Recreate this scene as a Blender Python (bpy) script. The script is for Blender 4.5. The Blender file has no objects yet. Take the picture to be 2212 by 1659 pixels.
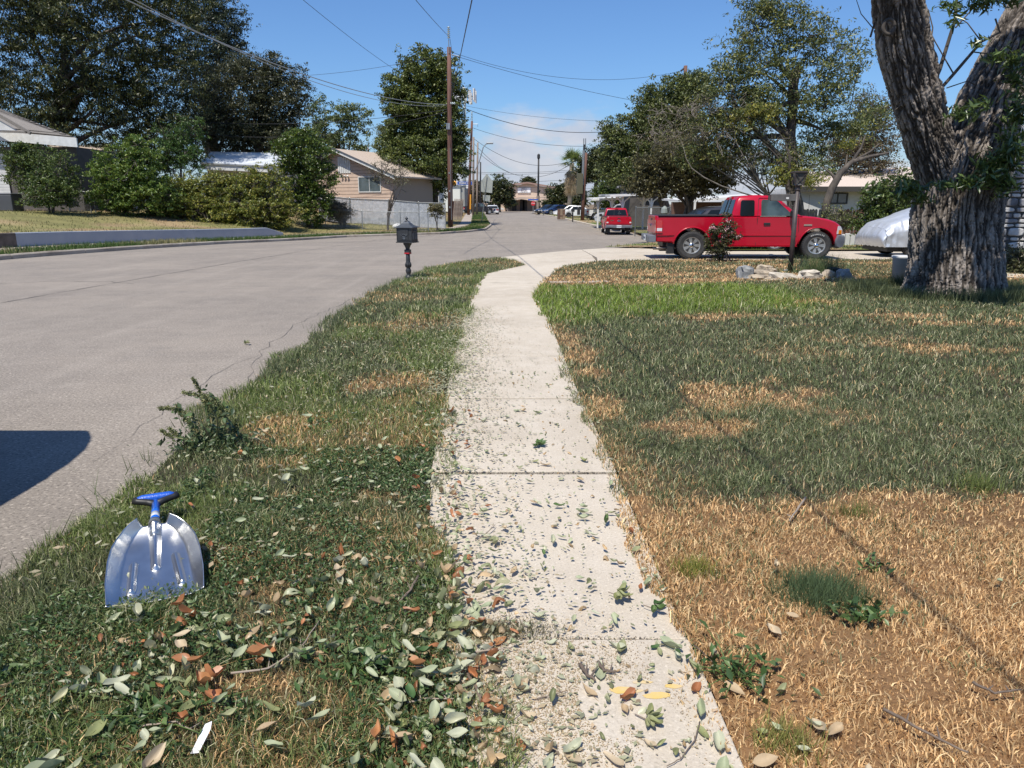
import bpy, math, random
import numpy as np
from mathutils import Vector, Matrix

# ---------------------------------------------------------------- camera, light, sky
SC = bpy.context.scene
COL = SC.collection
FPX, PITCH, EYE = 720.0, math.radians(14.04), 1.55
cd = bpy.data.cameras.new("camera")
cam = bpy.data.objects.new("camera", cd)
COL.objects.link(cam)
cd.sensor_width = 36.0
cd.lens = 36.0 * FPX / 1024.0
cd.clip_start = 0.05
cd.clip_end = 6000
cam.location = (0, 0, EYE)
cam.rotation_euler = (math.radians(90) - PITCH, 0, 0)
SC.camera = cam

SUNV = Vector((-0.25, -0.50, 1.0)).normalized()
sd = bpy.data.lights.new("sun", 'SUN')
sd.energy = 4.9
sd.angle = math.radians(0.5)
sd.color = (1.0, 0.945, 0.85)
sun = bpy.data.objects.new("sun", sd)
COL.objects.link(sun)
sun.rotation_euler = SUNV.to_track_quat('Z', 'Y').to_euler()

world = bpy.data.worlds.new("World")
SC.world = world
world.use_nodes = True
WT = world.node_tree
WT.nodes.clear()
def wn(t, **k):
    n = WT.nodes.new(t)
    for a, b in k.items(): setattr(n, a, b)
    return n
def wl(a, b): WT.links.new(a, b)
def wmath(op, a, b=None, clamp=False):
    n = wn('ShaderNodeMath', operation=op, use_clamp=clamp)
    for i, v in enumerate((a, b)):
        if v is None: continue
        if isinstance(v, (int, float)): n.inputs[i].default_value = v
        else: wl(v, n.inputs[i])
    return n.outputs[0]
def wmap(v, a, b, c, d):
    n = wn('ShaderNodeMapRange', interpolation_type='SMOOTHSTEP')
    wl(v, n.inputs[0])
    for i, x in zip((1, 2, 3, 4), (a, b, c, d)): n.inputs[i].default_value = x
    return n.outputs[0]
out = wn('ShaderNodeOutputWorld'); bg = wn('ShaderNodeBackground')
sky = wn('ShaderNodeTexSky', sky_type='NISHITA')
sky.sun_disc = False
sky.sun_elevation = math.asin(SUNV.z)
sky.sun_rotation = math.atan2(SUNV.x, SUNV.y)
sky.air_density = 1.15
sky.dust_density = 0.35
sky.ozone_density = 1.3
bg.inputs[1].default_value = 0.105
tc = wn('ShaderNodeTexCoord'); sep = wn('ShaderNodeSeparateXYZ')
wl(tc.outputs['Generated'], sep.inputs[0])
az = wmath('ARCTAN2', sep.outputs[0], sep.outputs[1])
el = wmath('ARCSINE', sep.outputs[2])
comb = wn('ShaderNodeCombineXYZ')
wl(wmath('MULTIPLY', az, 1.0), comb.inputs[0]); wl(wmath('MULTIPLY', el, 2.2), comb.inputs[1])
no = wn('ShaderNodeTexNoise'); no.inputs['Scale'].default_value = 7.0; no.inputs['Detail'].default_value = 9.0
no.inputs['Roughness'].default_value = 0.55
wl(comb.outputs[0], no.inputs['Vector'])
# height of the cumulus bank along the horizon (radians), tallest straight ahead
d = wmath('SUBTRACT', az, 0.05)
bump = wmath('POWER', 2.718, wmath('MULTIPLY', wmath('MULTIPLY', d, d), -26.0))
ripple = wmath('MULTIPLY', wmath('SINE', wmath('MULTIPLY', az, 5.0)), 0.022)
top = wmath('ADD', wmath('ADD', wmath('MULTIPLY', bump, 0.085), 0.045), ripple)
rel = wmath('SUBTRACT', top, el)
rel2 = wmath('ADD', rel, wmath('MULTIPLY', wmath('SUBTRACT', no.outputs[0], 0.5), 0.16))
m1 = wmap(rel2, 0.0, 0.045, 0.0, 1.0)
no3 = wn('ShaderNodeTexNoise'); no3.inputs['Scale'].default_value = 11.0; no3.inputs['Detail'].default_value = 6.0
wl(comb.outputs[0], no3.inputs['Vector'])
holes = wmap(no3.outputs[0], 0.36, 0.50, 0.40, 1.0)
m1 = wmath('MULTIPLY', m1, holes)
# thin high wisps
comb2 = wn('ShaderNodeCombineXYZ')
wl(wmath('ADD', wmath('MULTIPLY', az, 2.2), wmath('MULTIPLY', el, 2.0)), comb2.inputs[0]); wl(wmath('MULTIPLY', el, 11.0), comb2.inputs[1])
no2 = wn('ShaderNodeTexNoise'); no2.inputs['Scale'].default_value = 2.3; no2.inputs['Detail'].default_value = 7.0
wl(comb2.outputs[0], no2.inputs['Vector'])
m2 = wmath('MULTIPLY', wmap(no2.outputs[0], 0.66, 0.88, 0.0, 0.30), wmap(el, 0.0, 0.05, 0.0, 1.0))
m = wmath('MAXIMUM', wmath('MULTIPLY', m1, 0.88), m2)
haze = wmap(el, -0.02, 0.13, 0.40, 0.0)
m = wmath('MAXIMUM', m, haze)
ccol = wn('ShaderNodeMix', data_type='RGBA')
wl(wmap(no.outputs[0], 0.35, 0.68, 0.0, 1.0), ccol.inputs[0])
ccol.inputs[6].default_value = (4.2, 4.6, 5.6, 1); ccol.inputs[7].default_value = (6.2, 6.0, 6.2, 1)
mix = wn('ShaderNodeMix', data_type='RGBA')
deep = wn('ShaderNodeMix', data_type='RGBA', blend_type='MULTIPLY'); deep.inputs[0].default_value = 1.0
wl(sky.outputs[0], deep.inputs[6]); deep.inputs[7].default_value = (0.53, 0.76, 1.10, 1)
wl(m, mix.inputs[0]); wl(deep.outputs[2], mix.inputs[6]); wl(ccol.outputs[2], mix.inputs[7])
wl(mix.outputs[2], bg.inputs[0]); wl(bg.outputs[0], out.inputs[0])

vs = SC.view_settings
vs.view_transform = 'Standard'
vs.look = 'None'
vs.exposure = 0.22
vs.gamma = 1.0
vs.use_curve_mapping = False
SC.cycles.max_bounces = 6
SC.cycles.transparent_max_bounces = 8
SC.cycles.diffuse_bounces = 3
SC.cycles.glossy_bounces = 3

random.seed(7)
RNG = np.random.default_rng(11)
KD = 1024 / 2212.0   # working coordinates: the photograph measured at 2212 pixels wide

# ---------------------------------------------------------------- measuring helpers
def ss(a, b, x):
    t = np.clip((np.asarray(x, float) - a) / (b - a), 0, 1)
    return t * t * (3 - 2 * t)
def hz(y):
    """height of the street along its length: it dips gently and rises again"""
    return -.42 * ss(20, 45, y) + .32 * ss(55, 110, y)
def _ray(dx, dy):
    x = (dx * KD - 512) / FPX; y = (384 - dy * KD) / FPX
    return x, math.cos(PITCH) + y * math.sin(PITCH), -math.sin(PITCH) + y * math.cos(PITCH)
def pt(dx, dy, Y):
    """the place at distance Y that was measured at (dx, dy)"""
    r = _ray(dx, dy); t = Y / r[1]
    return Vector((r[0] * t, Y, EYE + r[2] * t))
def gp(dx, dy, h=0.0):
    r = _ray(dx, dy); Y = .5
    while Y < 400:
        if EYE + r[2] * Y / r[1] < float(hz(Y)) + h: break
        Y *= 1.001
    return Vector((r[0] * Y / r[1], Y, float(hz(Y)) + h))

# ---------------------------------------------------------------- noise
def _h(ix, iy, iz, s):
    n = (ix.astype(np.int64) * 374761393 + iy.astype(np.int64) * 668265263 + iz.astype(np.int64) * 2147483647 + s * 974634777) & 0xffffffff
    n = ((n ^ (n >> 13)) * 1274126177) & 0xffffffff
    n = ((n ^ (n >> 16)) * 2246822519) & 0xffffffff
    return ((n ^ (n >> 15)) & 0xffffff) / float(0xffffff)
def vn(x, y, z=0.0, s=0):
    x, y, z = np.broadcast_arrays(np.asarray(x, float), np.asarray(y, float), np.asarray(z, float))
    ix, iy, iz = np.floor(x), np.floor(y), np.floor(z)
    fx, fy, fz = x - ix, y - iy, z - iz
    fx, fy, fz = [f * f * (3 - 2 * f) for f in (fx, fy, fz)]
    r = 0
    for a in (0, 1):
        for b in (0, 1):
            for c in (0, 1):
                w = (fx if a else 1 - fx) * (fy if b else 1 - fy) * (fz if c else 1 - fz)
                r = r + w * _h(ix + a, iy + b, iz + c, s)
    return r
def fbm(x, y, z=0.0, o=4, s=0):
    r = 0; a = .5; t = 0
    for i in range(o):
        r = r + a * vn(np.asarray(x) * 2 ** i, np.asarray(y) * 2 ** i, np.asarray(z) * 2 ** i, s + i); t += a; a *= .5
    return r / t

# ---------------------------------------------------------------- materials
MATS = {}
def srgb(*c):
    if len(c) == 1:
        h = c[0]; c = [int(h[i:i + 2], 16) for i in (0, 2, 4)]
    return tuple(((x / 255) / 12.92 if x / 255 <= .04045 else ((x / 255 + .055) / 1.055) ** 2.4) for x in c) + (1,)
def mat(name, col=(.5, .5, .5), rough=.6, metal=0.0, col2=None, scale=8.0, bump=0.0, bscale=60.0, coat=0.0, tint=False,
        trans=0.0, spec=0.5, stretch=(1, 1, 1), lo=.35, hi=.65, coord='Object', detail=6.0, alpha=None):
    if name in MATS: return MATS[name]
    m = bpy.data.materials.new(name); m.use_nodes = True
    nt = m.node_tree; b = nt.nodes['Principled BSDF']; L = nt.links.new
    def N(t): return nt.nodes.new(t)
    b.inputs['Roughness'].default_value = rough; b.inputs['Metallic'].default_value = metal
    b.inputs['Specular IOR Level'].default_value = spec
    if coat: b.inputs['Coat Weight'].default_value = coat; b.inputs['Coat Roughness'].default_value = .04
    c1 = tuple(col)[:3] + (1,)
    b.inputs['Base Color'].default_value = c1
    t = N('ShaderNodeTexCoord'); mp = N('ShaderNodeMapping'); L(t.outputs[coord], mp.inputs[0]); mp.inputs['Scale'].default_value = stretch
    colsock = None
    if col2 is not None:
        n = N('ShaderNodeTexNoise'); n.inputs['Scale'].default_value = scale; n.inputs['Detail'].default_value = detail
        L(mp.outputs[0], n.inputs['Vector'])
        r = N('ShaderNodeMapRange'); L(n.outputs[0], r.inputs[0]); r.inputs[1].default_value = lo; r.inputs[2].default_value = hi
        mx = N('ShaderNodeMix'); mx.data_type = 'RGBA'; L(r.outputs[0], mx.inputs[0])
        mx.inputs[6].default_value = c1; mx.inputs[7].default_value = tuple(col2)[:3] + (1,)
        colsock = mx.outputs[2]
    if tint:
        at = N('ShaderNodeAttribute'); at.attribute_name = 'tint'
        if colsock is None: colsock = at.outputs['Color']
        else:
            mm = N('ShaderNodeMix'); mm.data_type = 'RGBA'; mm.blend_type = 'MULTIPLY'; mm.inputs[0].default_value = 1
            L(colsock, mm.inputs[6]); L(at.outputs['Color'], mm.inputs[7]); colsock = mm.outputs[2]
    if colsock is not None: L(colsock, b.inputs['Base Color'])
    if bump:
        n = N('ShaderNodeTexNoise'); n.inputs['Scale'].default_value = bscale; n.inputs['Detail'].default_value = 5
        L(mp.outputs[0], n.inputs['Vector'])
        bp = N('ShaderNodeBump'); bp.inputs['Strength'].default_value = bump; bp.inputs['Distance'].default_value = .01
        L(n.outputs[0], bp.inputs['Height']); L(bp.outputs[0], b.inputs['Normal'])
    if trans:
        o = nt.nodes['Material Output']; tr = N('ShaderNodeBsdfTranslucent'); ms = N('ShaderNodeMixShader')
        ms.inputs[0].default_value = trans
        if colsock is not None: L(colsock, tr.inputs[0])
        else: tr.inputs[0].default_value = c1
        L(b.outputs[0], ms.inputs[1]); L(tr.outputs[0], ms.inputs[2]); L(ms.outputs[0], o.inputs[0])
    MATS[name] = m
    return m

# ---------------------------------------------------------------- mesh helpers
class MB:
    def __init__(s): s.v = []; s.f = []
    def add(s, vs, fs):
        k = len(s.v); s.v += [tuple(p) for p in vs]; s.f += [tuple(i + k for i in q) for q in fs]; return s
    def box(s, x0, x1, y0, y1, z0, z1):
        return s.add([(x0, y0, z0), (x1, y0, z0), (x1, y1, z0), (x0, y1, z0), (x0, y0, z1), (x1, y0, z1), (x1, y1, z1), (x0, y1, z1)],
                     [(0, 3, 2, 1), (4, 5, 6, 7), (0, 1, 5, 4), (1, 2, 6, 5), (2, 3, 7, 6), (3, 0, 4, 7)])
    def obox(s, c, size, rz=0.0, rx=0.0, ry=0.0):
        M = Matrix.Translation(c) @ Matrix.Rotation(rz, 4, 'Z') @ Matrix.Rotation(ry, 4, 'Y') @ Matrix.Rotation(rx, 4, 'X')
        a, b, c_ = [q / 2 for q in size]
        vs = [M @ Vector(p) for p in [(-a, -b, -c_), (a, -b, -c_), (a, b, -c_), (-a, b, -c_), (-a, -b, c_), (a, -b, c_), (a, b, c_), (-a, b, c_)]]
        return s.add(vs, [(0, 3, 2, 1), (4, 5, 6, 7), (0, 1, 5, 4), (1, 2, 6, 5), (2, 3, 7, 6), (3, 0, 4, 7)])
    def beam(s, p, q, w, h):
        p, q = Vector(p), Vector(q); d = (q - p); 
        if d.length < 1e-6: return s
        d.normalize(); up = Vector((0, 0, 1)) if abs(d.z) < .95 else Vector((0, 1, 0))
        a = d.cross(up).normalized() * w / 2; b = a.cross(d).normalized() * h / 2
        vs = [p - a - b, p + a - b, p + a + b, p - a + b, q - a - b, q + a - b, q + a + b, q - a + b]
        return s.add(vs, [(0, 1, 2, 3), (7, 6, 5, 4), (0, 4, 5, 1), (1, 5, 6, 2), (2, 6, 7, 3), (3, 7, 4, 0)])
    def path(s, pts, rad, n=6, cap=True):
        pts = [Vector(p) for p in pts]
        if isinstance(rad, (int, float)): rad = [rad] * len(pts)
        k = len(s.v); prev = None
        for i, p in enumerate(pts):
            d = (pts[min(i + 1, len(pts) - 1)] - pts[max(i - 1, 0)])
            if d.length < 1e-9: d = Vector((0, 0, 1))
            d.normalize()
            if prev is None:
                a = d.orthogonal().normalized()
            else:
                a = prev - d * prev.dot(d)
                a = a.normalized() if a.length > 1e-6 else d.orthogonal().normalized()
            prev = a; b = d.cross(a)
            for j in range(n):
                t = 2 * math.pi * j / n
                s.v.append(tuple(p + (a * math.cos(t) + b * math.sin(t)) * rad[i]))
        for i in range(len(pts) - 1):
            for j in range(n):
                a0 = k + i * n + j; a1 = k + i * n + (j + 1) % n
                s.f.append((a0, a1, a1 + n, a0 + n))
        if cap:
            s.f.append(tuple(k + j for j in reversed(range(n)))); s.f.append(tuple(k + (len(pts) - 1) * n + j for j in range(n)))
        return s
    def tube(s, p, q, r1, r2=None, n=8): return s.path([p, q], [r1, r1 if r2 is None else r2], n)
    def lathe(s, prof, n=20, c=(0, 0, 0), M=None, sx=1, sy=1, rot=0.0):
        k = len(s.v); c = Vector(c)
        for r, z in prof:
            for j in range(n):
                t = 2 * math.pi * (j + .5) / n + rot
                p = Vector((r * math.cos(t) * sx, r * math.sin(t) * sy, z))
                if M is not None: p = M @ p
                s.v.append(tuple(p + c))
        for i in range(len(prof) - 1):
            for j in range(n):
                a0 = k + i * n + j; a1 = k + i * n + (j + 1) % n
                s.f.append((a0, a1, a1 + n, a0 + n))
        s.f.append(tuple(k + j for j in reversed(range(n)))); s.f.append(tuple(k + (len(prof) - 1) * n + j for j in range(n)))
        return s
    def poly(s, pts, t=None):
        """flat polygon, optionally pulled into a slab of thickness t downwards"""
        n = len(pts)
        if t is None: return s.add(pts, [tuple(range(n))])
        low = [(p[0], p[1], p[2] - t) for p in pts]
        return s.add(list(pts) + low, [tuple(range(n)), tuple(reversed(range(n, 2 * n)))] + [(i, n + i, n + (i + 1) % n, (i + 1) % n) for i in range(n)])
    def extr(s, poly, a, b, fn):
        """polygon of 2-D points extruded between a and b; fn(u, v, w) gives the place"""
        n = len(poly)
        return s.add([fn(u, v, a) for u, v in poly] + [fn(u, v, b) for u, v in poly],
                     [tuple(reversed(range(n))), tuple(range(n, 2 * n))] + [(i, (i + 1) % n, n + (i + 1) % n, n + i) for i in range(n)])
    def mesh(s, name):
        me = bpy.data.meshes.new(name); me.from_pydata(s.v, [], s.f); me.validate(); me.update(); return me
    def build(s, name, m, parent=None, smooth=False, bevel=0.0, label=None, kind=None, fixn=True):
        me = s.mesh(name)
        if fixn:
            import bmesh
            bm = bmesh.new(); bm.from_mesh(me); bmesh.ops.recalc_face_normals(bm, faces=bm.faces); bm.to_mesh(me); bm.free()
        me.materials.append(m)
        if smooth: me.shade_smooth()
        o = bpy.data.objects.new(name, me); COL.objects.link(o)
        if parent is not None: o.parent = parent
        if bevel:
            md = o.modifiers.new('bevel', 'BEVEL'); md.width = bevel; md.segments = 2; md.limit_method = 'ANGLE'; md.angle_limit = math.radians(35)
            if smooth is None or smooth: pass
        if label: o['label'] = label
        if kind: o['kind'] = kind
        return o
def smooth_angle(o, deg=35):
    me = o.data; me.shade_smooth()
    try: me.set_sharp_from_angle(angle=math.radians(deg))
    except Exception: pass
def npmesh(name, V, F, m, parent=None, tint=None, kind=None, smooth=False):
    """triangle or quad mesh from numpy arrays; tint is one colour per vertex"""
    me = bpy.data.meshes.new(name)
    V = np.ascontiguousarray(V, dtype=np.float32); F = np.ascontiguousarray(F, dtype=np.int32)
    nf, k = F.shape
    me.vertices.add(len(V)); me.vertices.foreach_set('co', V.ravel())
    me.loops.add(nf * k); me.loops.foreach_set('vertex_index', F.ravel())
    me.polygons.add(nf); me.polygons.foreach_set('loop_start', np.arange(0, nf * k, k, dtype=np.int32))
    try: me.polygons.foreach_set('loop_total', np.full(nf, k, dtype=np.int32))
    except Exception: pass
    if smooth: me.polygons.foreach_set('use_smooth', np.ones(nf, dtype=bool))
    me.update(calc_edges=True)
    if tint is not None:
        a = me.attributes.new('tint', 'FLOAT_COLOR', 'POINT')
        t = np.ones((len(V), 4), dtype=np.float32); t[:, :3] = tint
        a.data.foreach_set('color', t.ravel())
    me.materials.append(m)
    o = bpy.data.objects.new(name, me); COL.objects.link(o)
    if parent is not None: o.parent = parent
    if kind: o['kind'] = kind
    return o
def tag(o, label=None, cat=None, group=None, kind=None):
    if label: o['label'] = label
    if cat: o['category'] = cat
    if group: o['group'] = group
    if kind: o['kind'] = kind
    return o
def thing(name, label, cat, loc=(0, 0, 0), rz=0.0, group=None, kind=None):
    o = bpy.data.objects.new(name, None); COL.objects.link(o); o.empty_display_size = .3
    o.location = loc; o.rotation_euler = (0, 0, rz)
    return tag(o, label, cat, group, kind)
def place(name): return thing(name, None, None, kind='structure')
def copy_tree(o, parent=None, keep=None):
    c = o.copy(); COL.objects.link(c)
    if parent is not None: c.parent = parent
    for ch in list(o.children): copy_tree(ch, c)
    return c
def text_mesh(txt, size, m, parent=None, name='lettering', M=None, extrude=.004, bold=True):
    cu = bpy.data.curves.new(name, 'FONT'); cu.body = txt; cu.size = size; cu.extrude = extrude
    cu.align_x = 'CENTER'; cu.align_y = 'CENTER'; cu.resolution_u = 2
    if bold: cu.offset = size * .02
    t = bpy.data.objects.new('tmp', cu); COL.objects.link(t)
    me = bpy.data.meshes.new_from_object(t); bpy.data.objects.remove(t); bpy.data.curves.remove(cu)
    if M is not None: me.transform(M)
    me.materials.clear(); me.materials.append(m)
    o = bpy.data.objects.new(name, me); COL.objects.link(o)
    if parent is not None: o.parent = parent
    return o

def offs(L, d):
    """plan polyline moved sideways by d (to the left of its direction)"""
    r = []
    for i, p in enumerate(L):
        a = L[max(i - 1, 0)]; b = L[min(i + 1, len(L) - 1)]
        t = Vector((b[0] - a[0], b[1] - a[1])).normalized()
        r.append((p[0] - t.y * d, p[1] + t.x * d))
    return r
def resample(L, step=None, n=None):
    P = np.array([(p[0], p[1]) for p in L], float)
    s = np.concatenate([[0], np.cumsum(np.hypot(*np.diff(P, axis=0).T))])
    if n is None: n = max(2, int(s[-1] / step) + 1)
    q = np.linspace(0, s[-1], n)
    return [(float(np.interp(a, s, P[:, 0])), float(np.interp(a, s, P[:, 1]))) for a in q]
def sheet(name, A, B, za, zb, m, n=120, k=6, kind='structure', parent=None, skirt=0.0, zf=None, smooth=True):
    """ground sheet between two plan lines A and B; za, zb are heights over the street"""
    A, B = resample(A, n=n), resample(B, n=n)
    V = []; 
    for j in range(k + 1):
        t = j / k
        for a, b in zip(A, B):
            x = a[0] * (1 - t) + b[0] * t; y = a[1] * (1 - t) + b[1] * t
            z = float(hz(y)) + za * (1 - t) + zb * t if zf is None else zf(x, y, t)
            V.append((x, y, z))
    F = [(j * n + i, j * n + i + 1, (j + 1) * n + i + 1, (j + 1) * n + i) for j in range(k) for i in range(n - 1)]
    mb = MB().add(V, F)
    if skirt:
        for row in (0, k):
            o = len(mb.v)
            mb.v += [(V[row * n + i][0], V[row * n + i][1], V[row * n + i][2] - skirt) for i in range(n)]
            mb.f += [(row * n + i, row * n + i + 1, o + i + 1, o + i) for i in range(n - 1)]
    return mb.build(name, m, parent, smooth=smooth and not skirt, kind=kind)
# ---------------------------------------------------------------- ground materials
def ground_mat(name, base, dark, light, speck=0.25, sscale=260.0, bump=.25, stain=None, coarse=.5, tint=False, streak=0.0):
    m = bpy.data.materials.new(name); m.use_nodes = True; MATS[name] = m
    nt = m.node_tree; b = nt.nodes['Principled BSDF']; L = nt.links.new; N = nt.nodes.new
    b.inputs['Roughness'].default_value = .9; b.inputs['Specular IOR Level'].default_value = .25
    t = N('ShaderNodeTexCoord')
    def noise(sc, det=5, st=(1, 1, 1), rough=.6):
        mp = N('ShaderNodeMapping'); L(t.outputs['Object'], mp.inputs[0]); mp.inputs['Scale'].default_value = st
        n = N('ShaderNodeTexNoise'); n.inputs['Scale'].default_value = sc; n.inputs['Detail'].default_value = det; n.inputs['Roughness'].default_value = rough
        L(mp.outputs[0], n.inputs['Vector']); return n.outputs[0]
    def rng(s, a, b_, c=0, d=1):
        r = N('ShaderNodeMapRange'); L(s, r.inputs[0])
        for i, x in zip((1, 2, 3, 4), (a, b_, c, d)): r.inputs[i].default_value = x
        return r.outputs[0]
    def mixc(f, a, b_, bt='MIX'):
        x = N('ShaderNodeMix'); x.data_type = 'RGBA'; x.blend_type = bt
        if isinstance(f, float): x.inputs[0].default_value = f
        else: L(f, x.inputs[0])
        for i, q in ((6, a), (7, b_)):
            if isinstance(q, tuple): x.inputs[i].default_value = q[:3] + (1,)
            else: L(q, x.inputs[i])
        return x.outputs[2]
    c = mixc(rng(noise(.45), .38, .62), dark, base)
    c = mixc(rng(noise(3.2, 8), .45, .75, 0, coarse), c, light)
    if streak:
        c = mixc(rng(noise(1.3, 7, (.10, 2.2, 1), .7), .50, .72, 0, streak), c, dark)
        c = mixc(rng(noise(.9, 7, (2.4, .10, 1), .7), .52, .72, 0, streak * .8), c, light)
    if stain: c = mixc(rng(noise(1.1, 9, (1, 1, 1), .72), .58, .70, 0, stain[1]), c, stain[0])
    c = mixc(rng(noise(sscale, 2), .30, .50, speck, 0), c, tuple(x * .35 for x in dark[:3]))
    c = mixc(rng(noise(sscale * .7, 2), .56, .72, 0, speck), c, tuple(min(1, x * 1.45) for x in light[:3]))
    if tint:
        at = N('ShaderNodeAttribute'); at.attribute_name = 'tint'; c = mixc(1.0, c, at.outputs['Color'], 'MULTIPLY')
    L(c, b.inputs['Base Color'])
    bp = N('ShaderNodeBump'); bp.inputs['Strength'].default_value = bump; bp.inputs['Distance'].default_value = .006
    L(noise(sscale * .6, 4), bp.inputs['Height']); L(bp.outputs[0], b.inputs['Normal'])
    return m
M_ASPH = ground_mat('asphalt', (.285, .246, .205), (.222, .194, .165), (.34, .298, .252), .75, 60, .6, ((.16, .148, .138), .35), .5, streak=.65)
M_CONC = ground_mat('concrete', (.53, .465, .375), (.44, .38, .30), (.59, .53, .445), .30, 120, .28, ((.30, .26, .205), .60), .7, streak=.35)
M_CONC2 = ground_mat('old_concrete', (.40, .335, .28), (.33, .275, .225), (.47, .41, .35), .3, 90, .4, ((.22, .18, .15), .5), .5)
M_CURB = ground_mat('kerb_concrete', (.42, .37, .31), (.30, .25, .20), (.52, .47, .40), .35, 60, .6, ((.10, .08, .065), .75), .6)
M_SOIL = ground_mat('soil', (.20, .145, .09), (.13, .095, .06), (.30, .22, .13), .4, 90, .6, None, .6)
M_TURF = ground_mat('turf_soil', (.9, .9, .9), (.6, .6, .6), (1, 1, 1), .5, 60, .8, None, .6, tint=True)
M_SAND = ground_mat('sandy_dust', (.52, .40, .26), (.42, .31, .20), (.60, .49, .34), .5, 160, .5, None, .6)

# ---------------------------------------------------------------- plan lines
def G(L, h=0.0): return [tuple(gp(x, y, h)[:2]) for x, y in L]
RE = [(-2.35, -6), (-2.25, 0), (-2.02, 2.4), (-2.02, 3.2), (-2.13, 4.1), (-2.27, 5.4), (-2.31, 7), (-2.36, 9), (-2.45, 12.4),
      (-2.2, 15.2), (-1.95, 17.6), (-1.5, 19.6), (-.85, 20.75), (-.49, 21.3), (1.7, 24.8), (3.5, 27.6), (5.7, 31.8), (7.2, 38), (8.05, 45),
      (8.6, 54), (7.3, 67), (6.2, 90), (4.0, 118), (3.4, 135)]
KL = [(-14.8, -30), (-14.8, 0), (-14.75, 15)] + G([(0, 562), (200, 546), (500, 526), (740, 513), (950, 506), (1010, 502), (1050, 497), (1062, 488), (1056, 478), (1050, 468), (1046, 462)]) + [(-5.3, 140)]
WL_ = [(.02, -3), (.02, 1), (-.10, 1.7), (-.24, 2.3), (-.38, 3.0), (-.47, 3.9), (-.53, 5.3), (-.58, 7), (-.64, 9), (-.69, 12), (-.69, 14.2), (-.45, 16), (-.07, 17.4), (.40, 18.6), (.3, 20), (-.45, 21.2)]
WR = [(.66, -3), (.65, 1), (.61, 3.9), (.54, 6), (.50, 9.2), (.42, 12), (.55, 13.6), (.72, 15.2), (1.25, 18.0), (2.45, 19.9), (5.0, 20.4)]

# base terrain to the horizon
xs = np.concatenate([[-1800, -900, -400, -200, -120, -80], np.arange(-60, 61, 4.0), [80, 120, 200, 400, 900, 1800]])
ys = np.concatenate([[-600, -200, -80, -40, -20], np.arange(-10, 130, 2.0), [140, 170, 220, 300, 450, 700, 1200, 2400]])
X, Y = np.meshgrid(xs, ys)
V = np.stack([X, Y, hz(Y) - .06], -1).reshape(-1, 3)
nx, ny = len(xs), len(ys)
F = np.array([(j * nx + i, j * nx + i + 1, (j + 1) * nx + i + 1, (j + 1) * nx + i) for j in range(ny - 1) for i in range(nx - 1)])
npmesh('ground', V, F, M_SOIL, kind='structure', smooth=True)

# street
n = 200
sheet('road', KL, RE, 0, 0, M_ASPH, n=220, k=24)
# cross street and lot far ahead
far = MB()
for (x0, x1, y0, y1, z) in ((-70, 80, 136, 160, 0.0),):
    far.poly([(x0, y0, float(hz(140)) + z + .008), (x1, y0, float(hz(140)) + z + .008), (x1, y1, float(hz(140)) + z + .008), (x0, y1, float(hz(140)) + z + .008)])
far.build('cross_street', M_ASPH, kind='structure')
MB().poly([(-60, 160, float(hz(140)) + .05), (90, 160, float(hz(140)) + .05), (90, 215, float(hz(140)) + .05), (-60, 215, float(hz(140)) + .05)]).build('parking_lot', M_CONC2, kind='structure')

# cracks and seams in the street: thin dark strips a few millimetres above it
road_cracks = place('road_cracks')
M_CRACK = mat('crack_tar', (.05, .047, .045), .8)
def crack(pts, w, jit, h=.005, name='crack'):
    w *= .6
    P = resample(pts, step=.25); vs = []
    for i, (x, y) in enumerate(P):
        a = P[max(i - 1, 0)]; b = P[min(i + 1, len(P) - 1)]
        t = Vector((b[0] - a[0], b[1] - a[1])).normalized(); o = (random.random() - .5) * jit
        ww = w * (.4 + random.random())
        for sg in (-1, 1):
            q = (x - t.y * (o + sg * ww / 2), y + t.x * (o + sg * ww / 2)); vs.append((q[0], q[1], float(hz(q[1])) + h))
    MB().add(vs, [(2 * i, 2 * i + 2, 2 * i + 3, 2 * i + 1) for i in range(len(P) - 1)]).build(name, M_CRACK, road_cracks, fixn=False)
crack(G([(-150, 680), (0, 655), (378, 589), (600, 552), (810, 520), (930, 508)]), .035, .03)
crack(G([(500, 900), (560, 760), (640, 700), (740, 655), (800, 625)]), .008, .10)
crack(G([(200, 1000), (330, 905), (480, 800), (560, 765)]), .006, .10)
crack(G([(0, 612), (160, 607), (300, 612)]), .03, .25)
crack(G([(1010, 640), (1060, 610)]), .01, .02)

# ---------------------------------------------------------------- sidewalk of single slabs
side = place('sidewalk')
SWZ = .045
joints = [-1.6, -.25, .95, 2.28, 3.93, 5.55, 7.2, 8.85, 10.5, 12.1, 13.7, 15.3]
def ex(L, y):
    P = sorted([(p[1], p[0]) for p in L]); return float(np.interp(y, [p[0] for p in P], [p[1] for p in P]))
for i in range(len(joints) - 1):
    a, b = joints[i] + .010, joints[i + 1] - .010
    yy = np.linspace(a, b, 5); tilt = .014 if i == 3 else 0.0; dz = random.uniform(-.004, .004) - tilt
    L1 = [(ex(WL_, y), y, SWZ + dz + random.uniform(-.001, .001)) for y in yy]
    R1 = [(ex(WR, y), y, SWZ + dz) for y in reversed(yy)]
    MB().poly(L1 + R1, .09).build('concrete_slab', M_CONC, side, bevel=.006)
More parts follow.
